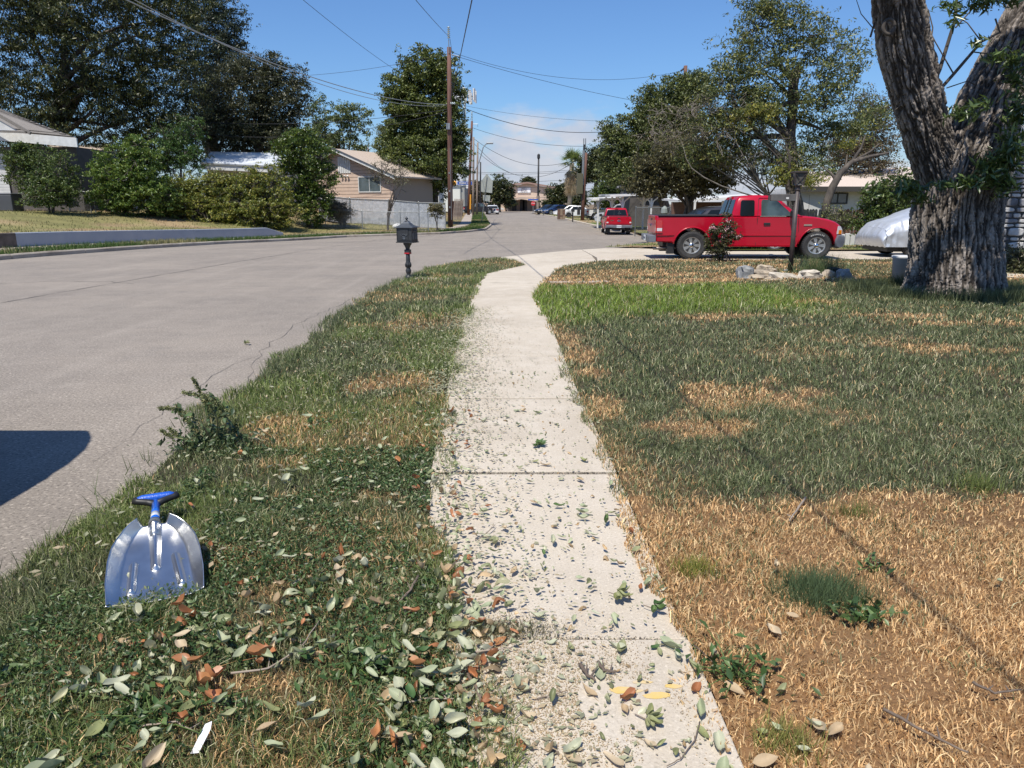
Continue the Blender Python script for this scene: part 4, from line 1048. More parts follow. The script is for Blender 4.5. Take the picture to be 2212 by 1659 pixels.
def pickup(label, loc_, rz, near_letters=None, detail=True, m=None, name='pickup_truck', letters=True):
    """extended-cab pickup; x = 0 at the rear axle, front toward +x"""
    m = m or M_RED
    t = thing(name, label, 'pickup truck', loc_, rz); HW = .83
    def bhw(x, z):
        s = .0
        if x > 3.2: s += .16 * ((x - 3.2) / .72) ** 2
        if x < -.75: s += .03 * ((-.75 - x) / .25)
        if z < .62: s += .035 * (.62 - z) / .3
        if z > .98: s += .03 * (z - .98) / .2
        return HW - s
    ro = arch(0, .455, .42, cz=.385); fo = arch(3.2, .455, .40, cz=.385)
    poly = [(-.93, .47), (-.93, 1.12), (-.90, 1.165), (.93, 1.165), (1.02, 1.17), (2.86, 1.165), (3.15, 1.135), (3.45, 1.08), (3.66, 1.01), (3.80, .92), (3.87, .80), (3.89, .66), (3.86, .50), (3.70, .42)]
    poly += [p for p in fo] + [(2.70, .34), (.50, .34)] + [p for p in ro] + [(-.55, .45)]
    extr_body(poly, HW, .045, 'body', m, t, bhw)
    # bed opening and rails
    MB().box(-.88, .93, -.70, .70, 1.150, 1.172).build('bed_floor', M_BLK, t)
    for s in (-1, 1): MB().box(-.90, .94, s * .77 - .045, s * .77 + .045, 1.160, 1.186).build('bed_rail', M_BLK, t, bevel=.01)
    # cab
    def chw(x, z): return HW - .035 - max(0, z - 1.16) * .235
    cab = [(.98, 1.14), (1.02, 1.30), (1.10, 1.58), (1.16, 1.66), (1.28, 1.695), (1.62, 1.715), (1.95, 1.70), (2.10, 1.675), (2.20, 1.62), (2.62, 1.25), (2.82, 1.14)]
    extr_body(cab, HW, .05, 'cab', m, t, chw)
    for s in (-1, 1):
        panel(t, [(1.73, 1.165), (1.73, 1.54), (1.76, 1.595), (2.05, 1.595), (2.16, 1.545), (2.52, 1.20), (2.50, 1.165)], chw, M_GLASSG, 'side_window', s)
        panel(t, [(1.19, 1.19), (1.21, 1.54), (1.24, 1.58), (1.53, 1.58), (1.56, 1.55), (1.56, 1.19), (1.54, 1.165), (1.21, 1.165)], chw, M_GLASS, 'side_window', s)
        strip_on(t, [(1.70, 1.155), (2.50, 1.155)], chw, M_CHROME, 'window_trim', s, .022, .008)
        strip_on(t, [(1.64, .40), (1.64, 1.10), (1.645, 1.16)], bhw, M_BLK, 'door_seam', s, .010, .003)
        strip_on(t, [(1.645, 1.18), (1.66, 1.60), (1.68, 1.64), (2.06, 1.64)], chw, M_BLK, 'door_seam', s, .009, .003)
        strip_on(t, [(1.03, .40), (1.03, 1.12)], bhw, M_BLK, 'door_seam', s, .010, .003)
        strip_on(t, [(2.66, .42), (2.70, .80), (2.68, 1.12)], bhw, M_BLK, 'door_seam', s, .010, .003)
        strip_on(t, [(.99, .46), (.99, 1.16)], bhw, M_BLK, 'cab_gap', s, .022, .002)
        strip_on(t, [(-.92, .655), (-.47, .655)], bhw, m, 'body_crease', s, .02, .006)
        strip_on(t, [(1.05, .645), (2.66, .645)], bhw, m, 'body_crease', s, .02, .006)
        strip_on(t, [(.50, .36), (2.70, .36)], bhw, M_RED if m is M_RED else m, 'rocker', s, .05, .01)
        panel(t, [(1.80, .925), (1.80, .985), (1.97, .985), (1.97, .925)], bhw, M_BLK, 'door_handle', s, .012, .014, .006)
        panel(t, [(2.82, .905), (2.82, .945), (3.03, .945), (3.03, .905)], bhw, M_CHROME, 'fender_badge', s, .008, .008)
        # wheel arch lips
        for cx in (0, 3.2):
            pts = arch(cx, .475, .42, 16, .385)
            mb = MB(); mb.path([(x, s * (bhw(x, z) + .002), z) for x, z in pts], .022, 6); lo_ = mb.build('arch_flare', m, t, smooth=True)
        # mirror
        mi = MB().obox((2.48, s * (HW + .13), 1.22), (.10, .20, .19)).build('mirror', M_BLK, t, bevel=.03)
        MB().beam((2.52, s * (HW - .02), 1.16), (2.50, s * (HW + .06), 1.18), .06, .05).build('arm', M_BLK, mi)
        # lamps
        panel(t, [(-.925, .71), (-.925, 1.05), (-.80, 1.05), (-.78, .98), (-.78, .71)], lambda x, z: bhw(x, z), M_LRED, 'tail_lamp', s, .006, .02)
        panel(t, [(-.92, .76), (-.92, .84), (-.79, .84), (-.79, .76)], lambda x, z: bhw(x, z), M_LWHT, 'reversing_lamp', s, .009, .012)
        plate_front(t, -.955, s * .66 if s > 0 else -.80, .80 if s > 0 else -.66, .71, 1.05, M_LRED, 'tail_lamp', 1, .03)
        plate_front(t, -.958, s * .68 if s > 0 else -.79, .79 if s > 0 else -.68, .76, .84, M_LWHT, 'reversing_lamp', 1, .02)
        panel(t, [(3.70, .68), (3.72, .90), (3.80, .885), (3.855, .80), (3.865, .68)], bhw, M_LWHT, 'headlight', s, .008, .02, .004)
        panel(t, [(3.75, .685), (3.75, .79), (3.84, .79), (3.845, .685)], bhw, M_LAMB, 'turn_signal', s, .012, .01)
        wheel(t, 0, s * (HW - .12), .375, .25, s, 'alloy'); wheel(t, 3.2, s * (HW - .12), .375, .25, s, 'alloy', 'WRANGLER' if (letters and s < 0) else None)
        MB().box(-.62, -.44, s * (HW - .20) - .10, s * (HW - .20) + .10, .14, .44).build('mud_flap', M_BLK, t)
    # tailgate
    tg = MB().box(-.955, -.925, -.655, .655, .70, 1.165).build('tailgate', m, t, bevel=.012)
    MB().box(-.966, -.955, -.10, .10, 1.04, 1.09).build('handle', M_BLK, tg, bevel=.005)
    lo = MB(); lo.lathe([(.105, 0), (.105, .012), (.09, .016)], 28, M=Matrix.Translation((-.957, 0, .90)) @ Matrix.Rotation(-math.pi / 2, 4, 'Y') @ Matrix.Rotation(math.pi / 2, 4, 'Z') @ Matrix.Diagonal((1, .48, 1, 1)))
    lo.build('oval_badge', M_CHROME, tg)
    lo = MB(); lo.lathe([(.088, .012), (.088, .019), (.001, .019)], 24, M=Matrix.Translation((-.957, 0, .90)) @ Matrix.Rotation(-math.pi / 2, 4, 'Y') @ Matrix.Rotation(math.pi / 2, 4, 'Z') @ Matrix.Diagonal((1, .46, 1, 1)))
    lo.build('badge_field', M_INK, tg)
    MB().box(-.960, -.955, .34, .56, .90, .945).build('model_badge', M_CHROME, tg)
    # rear window, brake light
    def quadglass(x0, z0, x1, z1, hw0, hw1, name, mm, off):
        MB().add([(x0 + off, -hw0, z0), (x0 + off, hw0, z0), (x1 + off, hw1, z1), (x1 + off, -hw1, z1), (x0, -hw0, z0), (x0, hw0, z0), (x1, hw1, z1), (x1, -hw1, z1)],
                 [(0, 1, 2, 3), (4, 7, 6, 5), (0, 4, 5, 1), (1, 5, 6, 2), (2, 6, 7, 3), (3, 7, 4, 0)]).build(name, mm, t)
    quadglass(1.00, 1.20, 1.105, 1.59, .71, .60, 'rear_window', M_GLASS, -.012)
    MB().beam((.986, -.17, 1.2), (1.088, -.16, 1.59), .02, .02).build('window_bar', M_BLK, t); MB().beam((.986, .17, 1.2), (1.088, .16, 1.59), .02, .02).build('window_bar', M_BLK, t)
    MB().box(1.10, 1.16, -.12, .12, 1.63, 1.665).build('brake_lamp', M_LRED, t)
    MB().box(1.03, 1.036, -.30, -.08, 1.335, 1.36).build('window_sticker', M_PLATE, t); MB().box(1.055, 1.06, -.20, -.15, 1.38, 1.46).build('window_sticker', M_PLATE, t)
    quadglass(2.66, 1.19, 2.19, 1.605, .69, .58, 'windshield', M_GLASS, .03)
    # bumpers
    rb = MB().box(-1.10, -.94, -.86, .86, .46, .64); rb.box(-1.11, -1.09, -.80, -.35, .48, .62); rb.box(-1.11, -1.09, .35, .80, .48, .62)
    b = rb.build('rear_bumper', M_BUMP, t, bevel=.02)
    p_ = MB().box(-1.125, -1.115, -.155, .155, .475, .63).build('number_plate', M_PLATE, b)
    text_mesh('BT6-7801', .075, M_INK, b, 'plate_text', Matrix.Translation((-1.128, 0, .55)) @ Matrix(((0, 0, -1, 0), (-1, 0, 0, 0), (0, 1, 0, 0), (0, 0, 0, 1))), .001)
    fbp = [(3.78, .30), (3.94, .33), (3.985, .45), (3.98, .60), (3.93, .65), (3.72, .66), (3.66, .50), (3.70, .34)]
    extr_body(fbp, .82, .03, 'front_bumper', M_BUMP, t, lambda x, z: .83 - .18 * max(0, (x - 3.65) / .34) ** 2)
    MB().box(3.87, 3.905, -.58, .58, .70, .86).build('grille', M_BLK, t)
    ex_ = MB().path([(.45, .50 * -1, .33), (-.40, -.52, .30), (-.75, -.66, .29), (-.98, -.74, .29)], .04, 10).build('exhaust_pipe', M_EXH, t, smooth=True)
    MB().box(-.7, 3.6, -.45, .45, .33, .50).build('chassis', M_BLK, t)
    MB().tube((0, -.7, .375), (0, .7, .375), .05).build('rear_axle', M_BLK, t)
    MB().path([(2.3, .0, 1.705), (2.3, 0, 1.705)], .001).v
    return t

tl = gp(1498, 562); rr_ = gp(1752, 564)
pu = pickup('red extended-cab pickup seen side on in the driveway', (5.06, 21.3, .045 + float(hz(21.3)) + .0), math.radians(-2.2)); pu.scale = (1.075, 1.0, 1.02)
antenna = MB().tube((2.95, -.74, 1.14), (2.92, -.74, 1.72), .006, .003, 5).build('antenna', M_BLK, pu)
dm = gp(1327, 506)
pickup('red pickup parked at the far kerb showing its tailgate', (7.0, 48.9, float(hz(49))), math.radians(87), letters=False)

def sedan(label, loc_, rz, m, L=4.6, Hh=1.45, W=1.80, r=.33, kind='sedan', name='parked_car', lamp_round=False, detail=True, wb=2.7, style='alloy_big', cat='car', group=None):
    """x = 0 in the middle, front toward +x"""
    t = thing(name, label, cat, loc_, rz, group=group); HW = W / 2; f = L / 2; wx = (-wb / 2 - .05, wb / 2 - .05)
    bel = Hh * .64 if kind != 'suv' else Hh * .60
    def bhw(x, z): return HW - .13 * max(0, (abs(x) - f * .7) / (f * .3)) ** 2 - .04 * max(0, (.45 - z)) / .3 - .05 * max(0, z - bel * .8) / .2
    if kind == 'suv': top = [(-f, bel * .95), (-f * .96, bel), (f * .38, bel * 1.02), (f * .80, bel * .95), (f * .96, bel * .82)]
    else: top = [(-f * .99, bel * .93), (-f * .90, bel * .99), (-f * .55, bel * 1.02), (f * .36, bel), (f * .72, bel * .88), (f * .94, bel * .72)]
    cz = r * .98; ra = r + .075
    poly = [(-f + .04, .34), (-f, .55)] + top + [(f, bel * .60), (f, .45), (f - .07, .27)] + arch(wx[1], ra, .24, 12, cz) + [(wx[1] - ra - .05, .21), (wx[0] + ra + .05, .21)] + arch(wx[0], ra, .24, 12, cz) + [(wx[0] - ra - .04, .27)]
    extr_body(poly, HW, .05, 'body', m, t, bhw)
    def chw(x, z): return HW - .05 - max(0, z - bel) * (.34 if kind != 'suv' else .22) - (.42 * max(0, (-x - f * .55) / (f * .45)) ** 2.2 if kind == 'suv' else 0)
    if kind == 'suv': cab = [(-f * .97, bel * .98), (-f * .94, bel * 1.2), (-f * .90, Hh * .94), (-f * .84, Hh * .97), (-f * .74, Hh * .985), (-f * .62, Hh * .995), (-f * .2, Hh), (f * .08, Hh * .985), (f * .18, Hh * .95), (f * .44, bel * 1.0)]
    else: cab = [(-f * .66, bel * .98), (-f * .42, Hh * .93), (-f * .28, Hh * .99), (-f * .05, Hh), (f * .08, Hh * .99), (f * .16, Hh * .96), (f * .44, bel * .97)]
    extr_body(cab, HW, .05, 'cabin', m, t, chw)
    z0 = bel * 1.03; z1 = Hh * .93
    if kind == 'suv': rows = [[(-f * .88, z0), (-f * .82, z1), (-f * .55, z1), (-f * .55, z0)], [(-f * .52, z0), (-f * .52, z1), (-f * .18, z1), (-f * .18, z0)], [(-f * .15, z0), (-f * .15, z1), (f * .10, z1), (f * .33, z0)]]
    else: rows = [[(-f * .52, z0), (-f * .38, z1 * .985), (-f * .14, z1), (-f * .14, z0)], [(-f * .11, z0), (-f * .11, z1), (f * .08, z1 * .985), (f * .33, z0)]]
    for s in (-1, 1):
        for R_ in rows: panel(t, R_, chw, M_GLASS, 'side_window', s)
        for cx in wx: wheel(t, cx, s * (HW - .12), r, .21, s, style)
        panel(t, [(f * .86, bel * .66), (f * .78, bel * .80), (f * .93, bel * .70), (f * .985, bel * .60)], bhw, M_LWHT, 'headlight', s, .006)
        panel(t, [(-f * .985, bel * .70), (-f * .97, bel * .88), (-f * .86, bel * .90), (-f * .88, bel * .72)], bhw, M_LRED, 'tail_lamp', s, .006)
        yy_ = sorted((s * HW * .86, s * HW * .48))
        plate_front(t, -f - .012, yy_[0], yy_[1], bel * .70, bel * .88, M_LRED, 'tail_lamp', 1, .03)
        plate_front(t, f + .012, yy_[0], yy_[1], bel * .56, bel * .70, M_LWHT, 'headlight', -1, .06)
        strip_on(t, [(-f * .13, .30), (-f * .13, bel * .98)], bhw, M_BLK, 'door_seam', s, .012, .002)
        strip_on(t, [(f * .36, .30), (f * .38, bel * .94)], bhw, M_BLK, 'door_seam', s, .012, .002)
        MB().obox((f * .32, s * (HW + .07), bel * 1.07), (.12, .16, .12)).build('mirror', m, t, bevel=.03)
        panel(t, [(f * .0, bel * .84), (f * .0, bel * .88), (f * .08, bel * .88), (f * .08, bel * .84)], bhw, M_CHROME, 'door_handle', s, .012, .014)
    def qg(a, b, name):
        (x0, z0_), (x1, z1_) = a, b; h0 = chw(x0, z0_) - .07; h1 = chw(x1, z1_) - .07; dx = .01 if x0 > 0 else -.01
        MB().add([(x0 + dx, -h0, z0_ + .01), (x0 + dx, h0, z0_ + .01), (x1 + dx, h1, z1_ + .01), (x1 + dx, -h1, z1_ + .01), (x0, -h0, z0_ - .03), (x0, h0, z0_ - .03), (x1, h1, z1_ - .03), (x1, -h1, z1_ - .03)],
                 [(0, 1, 2, 3), (4, 7, 6, 5), (0, 4, 5, 1), (1, 5, 6, 2), (2, 6, 7, 3), (3, 7, 4, 0)]).build(name, M_GLASS, t)
    def onseg(a, b, t_): return (a[0] + (b[0] - a[0]) * t_, a[1] + (b[1] - a[1]) * t_)
    qg(onseg(cab[-1], cab[-2], .10), onseg(cab[-1], cab[-2], .92), 'windshield')
    if kind == 'suv': qg(onseg(cab[0], cab[2], .35), onseg(cab[0], cab[2], .92), 'rear_window')
    else: qg(onseg(cab[0], cab[1], .12), onseg(cab[0], cab[1], .92), 'rear_window')
    MB().box(-f - .03, -f + .05, -HW * .8, HW * .8, .30, .42).build('rear_bumper', M_BLK if kind == 'suv' else m, t, bevel=.02)
    MB().box(-f - .035, -f - .02, -.16, .16, bel * .62, bel * .62 + .15).build('number_plate', M_INK if 'stripe' in label else M_PLATE, t)
    MB().box(f - .03, f + .02, -HW * .5, HW * .5, bel * .42, bel * .58).build('grille', M_BLK, t, bevel=.01)
    MB().box(-f * .8, f * .8, -HW * .7, HW * .7, .16, .30).build('underbody', M_BLK, t)
    return t
def at(dx, dy, Y, up=.0): p = pt(dx, dy, Y); return (p.x, Y, float(hz(Y)) + up)
sedan('black sedan showing its roof over the bed of the near pickup', at(1575, 480, 25.6, .05), math.radians(4), M_GREYP, L=4.9, Hh=1.48, W=1.85)
ch = sedan('white coupe with blue rear stripe panel stopped on the far left of the street', at(1063, 460, 122), math.radians(97), M_WHITE, L=5.0, Hh=1.45, W=1.92, r=.36)
for s in (-.28, .10):
    MB().box(-2.545, -2.525, s, s + .20, .62, .86).build('blue_stripe', M_BLUEP, ch)
MB().box(-2.54, -2.52, -.80, .80, .86, .93).build('light_bar', M_BLK, ch)
sedan('nearest white sedan parked nose right beside the far utility pole', at(1253, 468, 92, .08), math.radians(-3), M_WHITE, L=4.6, r=.33, style='black')
sedan('second white sedan partly hidden by the first and the stone pillar', at(1233, 465, 98, .08), math.radians(172), M_WHITE, L=4.6)
sedan('dark blue hatchback behind the small stone pillar', at(1203, 462, 110, .08), math.radians(200), M_BLUEP, L=4.4)
sedan('black car with white front lamps at the head of the far row', at(1185, 461, 116, .08), math.radians(210), M_BLACKP, L=4.4)
sedan('silver sport utility vehicle parked under the white carport', at(1345, 466, 68, .08), math.radians(150), M_SILV, L=4.9, Hh=1.85, W=1.95, r=.39, kind='suv', cat='car', name='parked_suv')
wp = pickup('white pickup parked beyond the far utility pole', at(1282, 467, 82, .08), math.radians(8), m=M_WHITE, letters=False)
pk = pickup('dark pickup pulled across the far left sidewalk', at(1013, 459, 118, .1), math.radians(10), m=M_GREYP, letters=False)
# the vehicle parked beside the photographer: only its shadow reaches into view
sedan('dark van parked on the street beside the photographer', (-4.02, 1.38, .0), math.radians(-90), M_GREYP, L=5.2, Hh=2.4, W=1.96, r=.39, kind='suv', name='parked_van', cat='van')

# covered car: a draped silver sheet with folds
cc = thing('covered_car', 'car under a wrinkled silver cover behind the big tree', 'car', (0, 0, 0))
base = Vector((10.8, 22.0, .05 + float(hz(22))))
cc.location = base
nu, nv = 150, 90; Vc = []; L_, W_ = 4.5, 1.86
def ctop(u):
    return float(np.interp(u, [0, .03, .10, .22, .30, .42, .60, .72, .82, .93, 1], [.84, .98, 1.10, 1.30, 1.42, 1.50, 1.50, 1.34, 1.05, .90, .70]))
U = np.linspace(0, 1, nu); Wv = np.linspace(-1, 1, nv)
for u in U:
    for w in Wv:
        zt = ctop(u); aw = abs(w)
        prof = min(1, aw / .62)                # flat top then falling sides
        half = W_ / 2 * (1 - .10 * abs(2 * u - 1) ** 4)
        if aw < .55: y = w / .55 * half * (.70 + .1 * (zt < 1.1)); z = zt - .05 * (aw / .55) ** 2
        else:
            q = (aw - .55) / .45; y = math.copysign(half * (.70 + .1 * (zt < 1.1)) + (half * 1.03 - half * (.70 + .1 * (zt < 1.1))) * min(1, q * 2.2) ** .6, w); z = zt - .05 - (zt - .05 - .30) * q ** 1.15
        x = u * L_ - .02
        if u < .10 or u > .9: pass
        Vc.append([x, y, z])
Vc = np.array(Vc); gu = np.repeat(U, nv); gw = np.tile(Wv, nu); aw = np.abs(gw)
fall = ss(.5, .75, aw)
rid = lambda a: 1 - np.abs(2 * a - 1)
f1 = rid(fbm(gu * 9 + gw * 1.2, gw * 3, 0, 3, 4)) ; f2 = rid(fbm(gu * 26, gw * 2.5 + gu * 4, 0, 3, 14))
Vc[:, 1] += np.sign(gw) * (fall * (.07 * (f1 - .6) + .035 * (f2 - .6))); Vc[:, 2] += (1 - fall) * (.035 * (f1 - .6) + .012 * (f2 - .5))
endf = (1 - ss(0, .06, gu)); Vc[:, 0] += endf * .05 * (rid(fbm(gw * 9, Vc[:, 2] * 1.2, 0, 3, 24)) - .5)
Vc[:, 2] = np.maximum(Vc[:, 2], .26)
# rear face hangs down
k0 = len(Vc); rows = 22; EV = []
for j in range(rows + 1):
    q = j / rows
    for i in range(nv):
        p = Vc[i].copy(); zb = .29 + .010 * math.sin(i * .7)
        p[2] = p[2] - max(0, p[2] - zb) * q; w_ = Wv[i]
        p[0] = -.02 - .16 * math.sin(math.pi * min(1, q * 1.0)) * (1 - abs(w_) ** 3) - .04 * q + .05 * float(rid(fbm(np.array([i / nv * 16]), np.array([q * 1.2]), 0, 3, 50))[0]) * q ** .5
        EV.append(p)
EV = np.array(EV)
F = [(a * nv + b, a * nv + b + 1, (a + 1) * nv + b + 1, (a + 1) * nv + b) for a in range(nu - 1) for b in range(nv - 1)]
F += [(k0 + a * nv + b, k0 + (a + 1) * nv + b, k0 + (a + 1) * nv + b + 1, k0 + a * nv + b + 1) for a in range(rows) for b in range(nv - 1)]
M_COVER = mat('silver_cover', (.58, .61, .66), .34, .35, col2=(.50, .53, .58), scale=3, bump=.35, bscale=9)
npmesh('cover', np.concatenate([Vc, EV]), np.array(F), M_COVER, parent=cc, smooth=True)
for s in (-1, 1):
    for x in (.85, 3.65): wheel(cc, x, s * .78, .33, .2, s, 'black')
MB().box(.1, 4.3, -.75, .75, .16, .34).build('underbody', M_BLK, cc)
MB().path([(.62, -.965, .68), (.60, -.985, .74), (.66, -.985, .83), (.74, -.98, .88)], .008, 5).build('orange_cord', mat('orange_cord', (.5, .12, .04), .7), cc)
# ---------------------------------------------------------------- buildings, fences, poles
M_TAN = mat('tan_siding', (.53, .40, .315), .75, col2=(.48, .36, .28), scale=3)
M_WHT = mat('white_trim', (.68, .68, .66), .6, col2=(.56, .56, .54), scale=4)
M_WHTW = mat('white_wall', (.58, .58, .57), .75, col2=(.50, .50, .49), scale=3)
M_SHING = mat('shingle', (.15, .135, .12), .9, col2=(.23, .21, .19), scale=26, stretch=(1, 1, 1), bump=.4, bscale=50)
M_SHINGT = mat('shingle_tan', (.40, .32, .25), .9, col2=(.52, .43, .35), scale=22, bump=.4, bscale=50)
M_SHADEW = mat('shaded_grey_wall', (.075, .068, .062), .8, col2=(.10, .09, .085), scale=3)  # wall colour darkened to stand for the shade of a recess
M_WIN = mat('window_pane', (.05, .07, .075), .06, spec=.8, col2=(.12, .15, .16), scale=1.2)
M_METAL = mat('galvanized', (.34, .35, .35), .45, .6, col2=(.25, .26, .26), scale=8)
M_MROOF = mat('white_metal_roof', (.72, .74, .76), .35, .1, col2=(.62, .65, .68), scale=1.4)
M_WOOD = mat('weathered_wood', (.22, .17, .135), .85, col2=(.34, .28, .23), scale=3, stretch=(4, 4, .4), bump=.3)
M_WOODR = mat('red_brown_wood', (.12, .055, .035), .8, col2=(.20, .10, .065), scale=3, stretch=(5, 5, .4), bump=.3)
M_POLE = mat('pole_wood', (.095, .042, .030), .8, col2=(.17, .085, .062), scale=4, stretch=(7, 7, .35), bump=.6, bscale=18)
M_POLEG = mat('pole_grey_wood', (.20, .155, .125), .85, col2=(.28, .22, .18), scale=4, stretch=(7, 7, .35), bump=.5)
M_WALLP = mat('grey_painted_concrete', (.30, .33, .38), .75, col2=(.36, .38, .42), scale=1.4, lo=.3, hi=.7)
M_DIRTC = mat('bare_dark_concrete', (.09, .07, .055), .9, col2=(.15, .12, .10), scale=4)
M_CABLE = mat('cable_black', (.02, .02, .022), .6)
M_CHURCH = mat('church_wall', (.58, .46, .36), .8, col2=(.54, .42, .33), scale=1)
M_INSUL = mat('insulator', (.42, .48, .48), .3)
M_CEILW = mat('tan_render', (.30, .25, .21), .8)

# retaining wall with its bare end
rw = thing('retaining_wall', 'low grey painted retaining wall below the dry yard across the street', 'wall')
wl = [tuple(gp(x, y, .15)[:2]) for x, y in ((-500, 560), (0, 523), (200, 516), (400, 509), (605, 500))]
wl = offs([p for p in resample(ysm, step=.8) if 5 < p[1] < 48], 2.78)
wl = [p for p in wl if p[1] < 43.6 + 0 and p[0] < -11.5]
P = resample(wl, step=.8); O = offs(P, .28)
cut = 0
for i, p in enumerate(P):
    if 512 + 720 * p[0] / (p[1] * .97 + .3) < 32: cut = i
for a, b, m_ in ((0, cut, M_DIRTC), (cut, len(P) - 1, M_WALLP)):
    for s in range(a, b, 6):
        e = min(s + 6, b); mb = MB(); n_ = e - s + 1
        for q in range(s, e + 1):
            top = .64 if q < len(P) - 3 else .64 - .16 * (q - len(P) + 3)
            for (x, y), z in ((P[q], -.1), (P[q], top - .02), ((P[q][0] * .93 + O[q][0] * .07, P[q][1] * .93 + O[q][1] * .07), top), (O[q], top), (O[q], -.1)): mb.v.append((x, y, float(hz(y)) + z))
        for q in range(n_ - 1):
            for e_ in range(4): mb.f.append((q * 5 + e_, q * 5 + e_ + 1, (q + 1) * 5 + e_ + 1, (q + 1) * 5 + e_))
        mb.f.append((0, 1, 2, 3, 4)); mb.f.append(tuple((n_ - 1) * 5 + k for k in (4, 3, 2, 1, 0)))
        mb.build('wall_section', m_, rw)

# tan house with its gable toward the street corner
def wall_frame(c, n_deg):
    """returns fn(u, z, w): u along the wall to its right as seen from outside, w outward"""
    a = math.radians(n_deg); nx_, ny_ = math.cos(a), math.sin(a); tx, ty = -ny_, nx_
    return lambda u, z, w=0.0: (c[0] + tx * u + nx_ * w, c[1] + ty * u + ny_ * w, c[2] + z)
YH = 62.0
pk_ = pt(733, 323, YH); gz = pt(760, 470, YH).z
th = thing('tan_house', 'tan sided house with a white trimmed gable behind the slatted fence', 'house')
nd = -118.0
base_ = (pk_.x, YH, gz)
Wf = wall_frame(base_, nd)
ph = pk_.z - gz - .12
ul, ur, ez = -5.5, 5.3, 0
sl = math.tan(math.radians(20.5)); 
def gz_at(u): return ph - abs(u) * sl * (1.0 if u > 0 else 1.05)
bh = .27; z = 0.0
while z < ph:
    z1 = min(z + bh - .018, ph - .02)
    # board clipped to the gable
    def ext(zz, sgn):
        k = sl * (1.0 if sgn > 0 else 1.05); lim = (ph - zz) / k
        return min(lim, ur if sgn > 0 else -ul)
    a0, a1, b0, b1 = -ext(z, -1), -ext(z1, -1), ext(z, 1), ext(z1, 1)
    if b0 - a0 > .1:
        MB().add([Wf(a0, z, -.1), Wf(b0, z, -.1), Wf(b1, z1, -.1), Wf(a1, z1, -.1), Wf(a0, z, .022), Wf(b0, z, .022), Wf(b1, z1, .004), Wf(a1, z1, .004)],
                 [(0, 1, 2, 3), (7, 6, 5, 4), (0, 4, 5, 1), (1, 5, 6, 2), (2, 6, 7, 3), (3, 7, 4, 0)]).build('siding_board', M_TAN, th)
    z += bh
MB().add([Wf(ul, -1, -.12), Wf(ur, -1, -.12), Wf(ur, gz_at(ur), -.12), Wf(0, ph, -.12), Wf(ul, gz_at(ul), -.12)] + [Wf(ul, -1, -5.6), Wf(ur, -1, -5.6), Wf(ur, gz_at(ur), -5.6), Wf(0, ph, -5.6), Wf(ul, gz_at(ul), -5.6)],
         [(0, 1, 2, 3, 4), (9, 8, 7, 6, 5), (1, 6, 7, 2), (0, 4, 9, 5)]).build('wall', M_CEILW, th)
for sgn, ue in ((1, ur + .7), (-1, -ul + .7)):
    k = sl * (1.0 if sgn > 0 else 1.05)
    MB().add([Wf(0, ph + .04, .62), Wf(sgn * ue, ph + .04 - ue * k, .62), Wf(sgn * ue, ph + .04 - ue * k, -6.0), Wf(0, ph + .04, -6.0)] +
             [Wf(0, ph + .16, .62), Wf(sgn * ue, ph + .16 - ue * k, .62), Wf(sgn * ue, ph + .16 - ue * k, -6.0), Wf(0, ph + .16, -6.0)],
             [(0, 1, 2, 3), (7, 6, 5, 4), (0, 4, 5, 1), (1, 5, 6, 2), (2, 6, 7, 3), (3, 7, 4, 0)]).build('roof', M_SHINGT, th)
    MB().add([Wf(0, ph - .10, .63), Wf(sgn * ue, ph - .10 - ue * k, .63), Wf(sgn * ue, ph + .13 - ue * k, .63), Wf(0, ph + .13, .63)] + [Wf(0, ph - .10, .67), Wf(sgn * ue, ph - .10 - ue * k, .67), Wf(sgn * ue, ph + .13 - ue * k, .67), Wf(0, ph + .13, .67)],
             [(0, 1, 2, 3), (7, 6, 5, 4), (0, 4, 5, 1), (1, 5, 6, 2), (2, 6, 7, 3), (3, 7, 4, 0)]).build('fascia', M_WHT, th)
    MB().add([Wf(0, ph + .13, .60), Wf(sgn * ue, ph + .13 - ue * k, .60), Wf(sgn * ue, ph + .20 - ue * k, .70), Wf(0, ph + .20, .70)] + [Wf(0, ph + .13, .74), Wf(sgn * ue, ph + .13 - ue * k, .74), Wf(sgn * ue, ph + .22 - ue * k, .74), Wf(0, ph + .22, .74)],
             [(0, 1, 2, 3), (7, 6, 5, 4), (0, 4, 5, 1), (1, 5, 6, 2), (2, 6, 7, 3), (3, 7, 4, 0)]).build('drip_edge', mat('dark_drip_edge', (.10, .11, .13), .5), th)
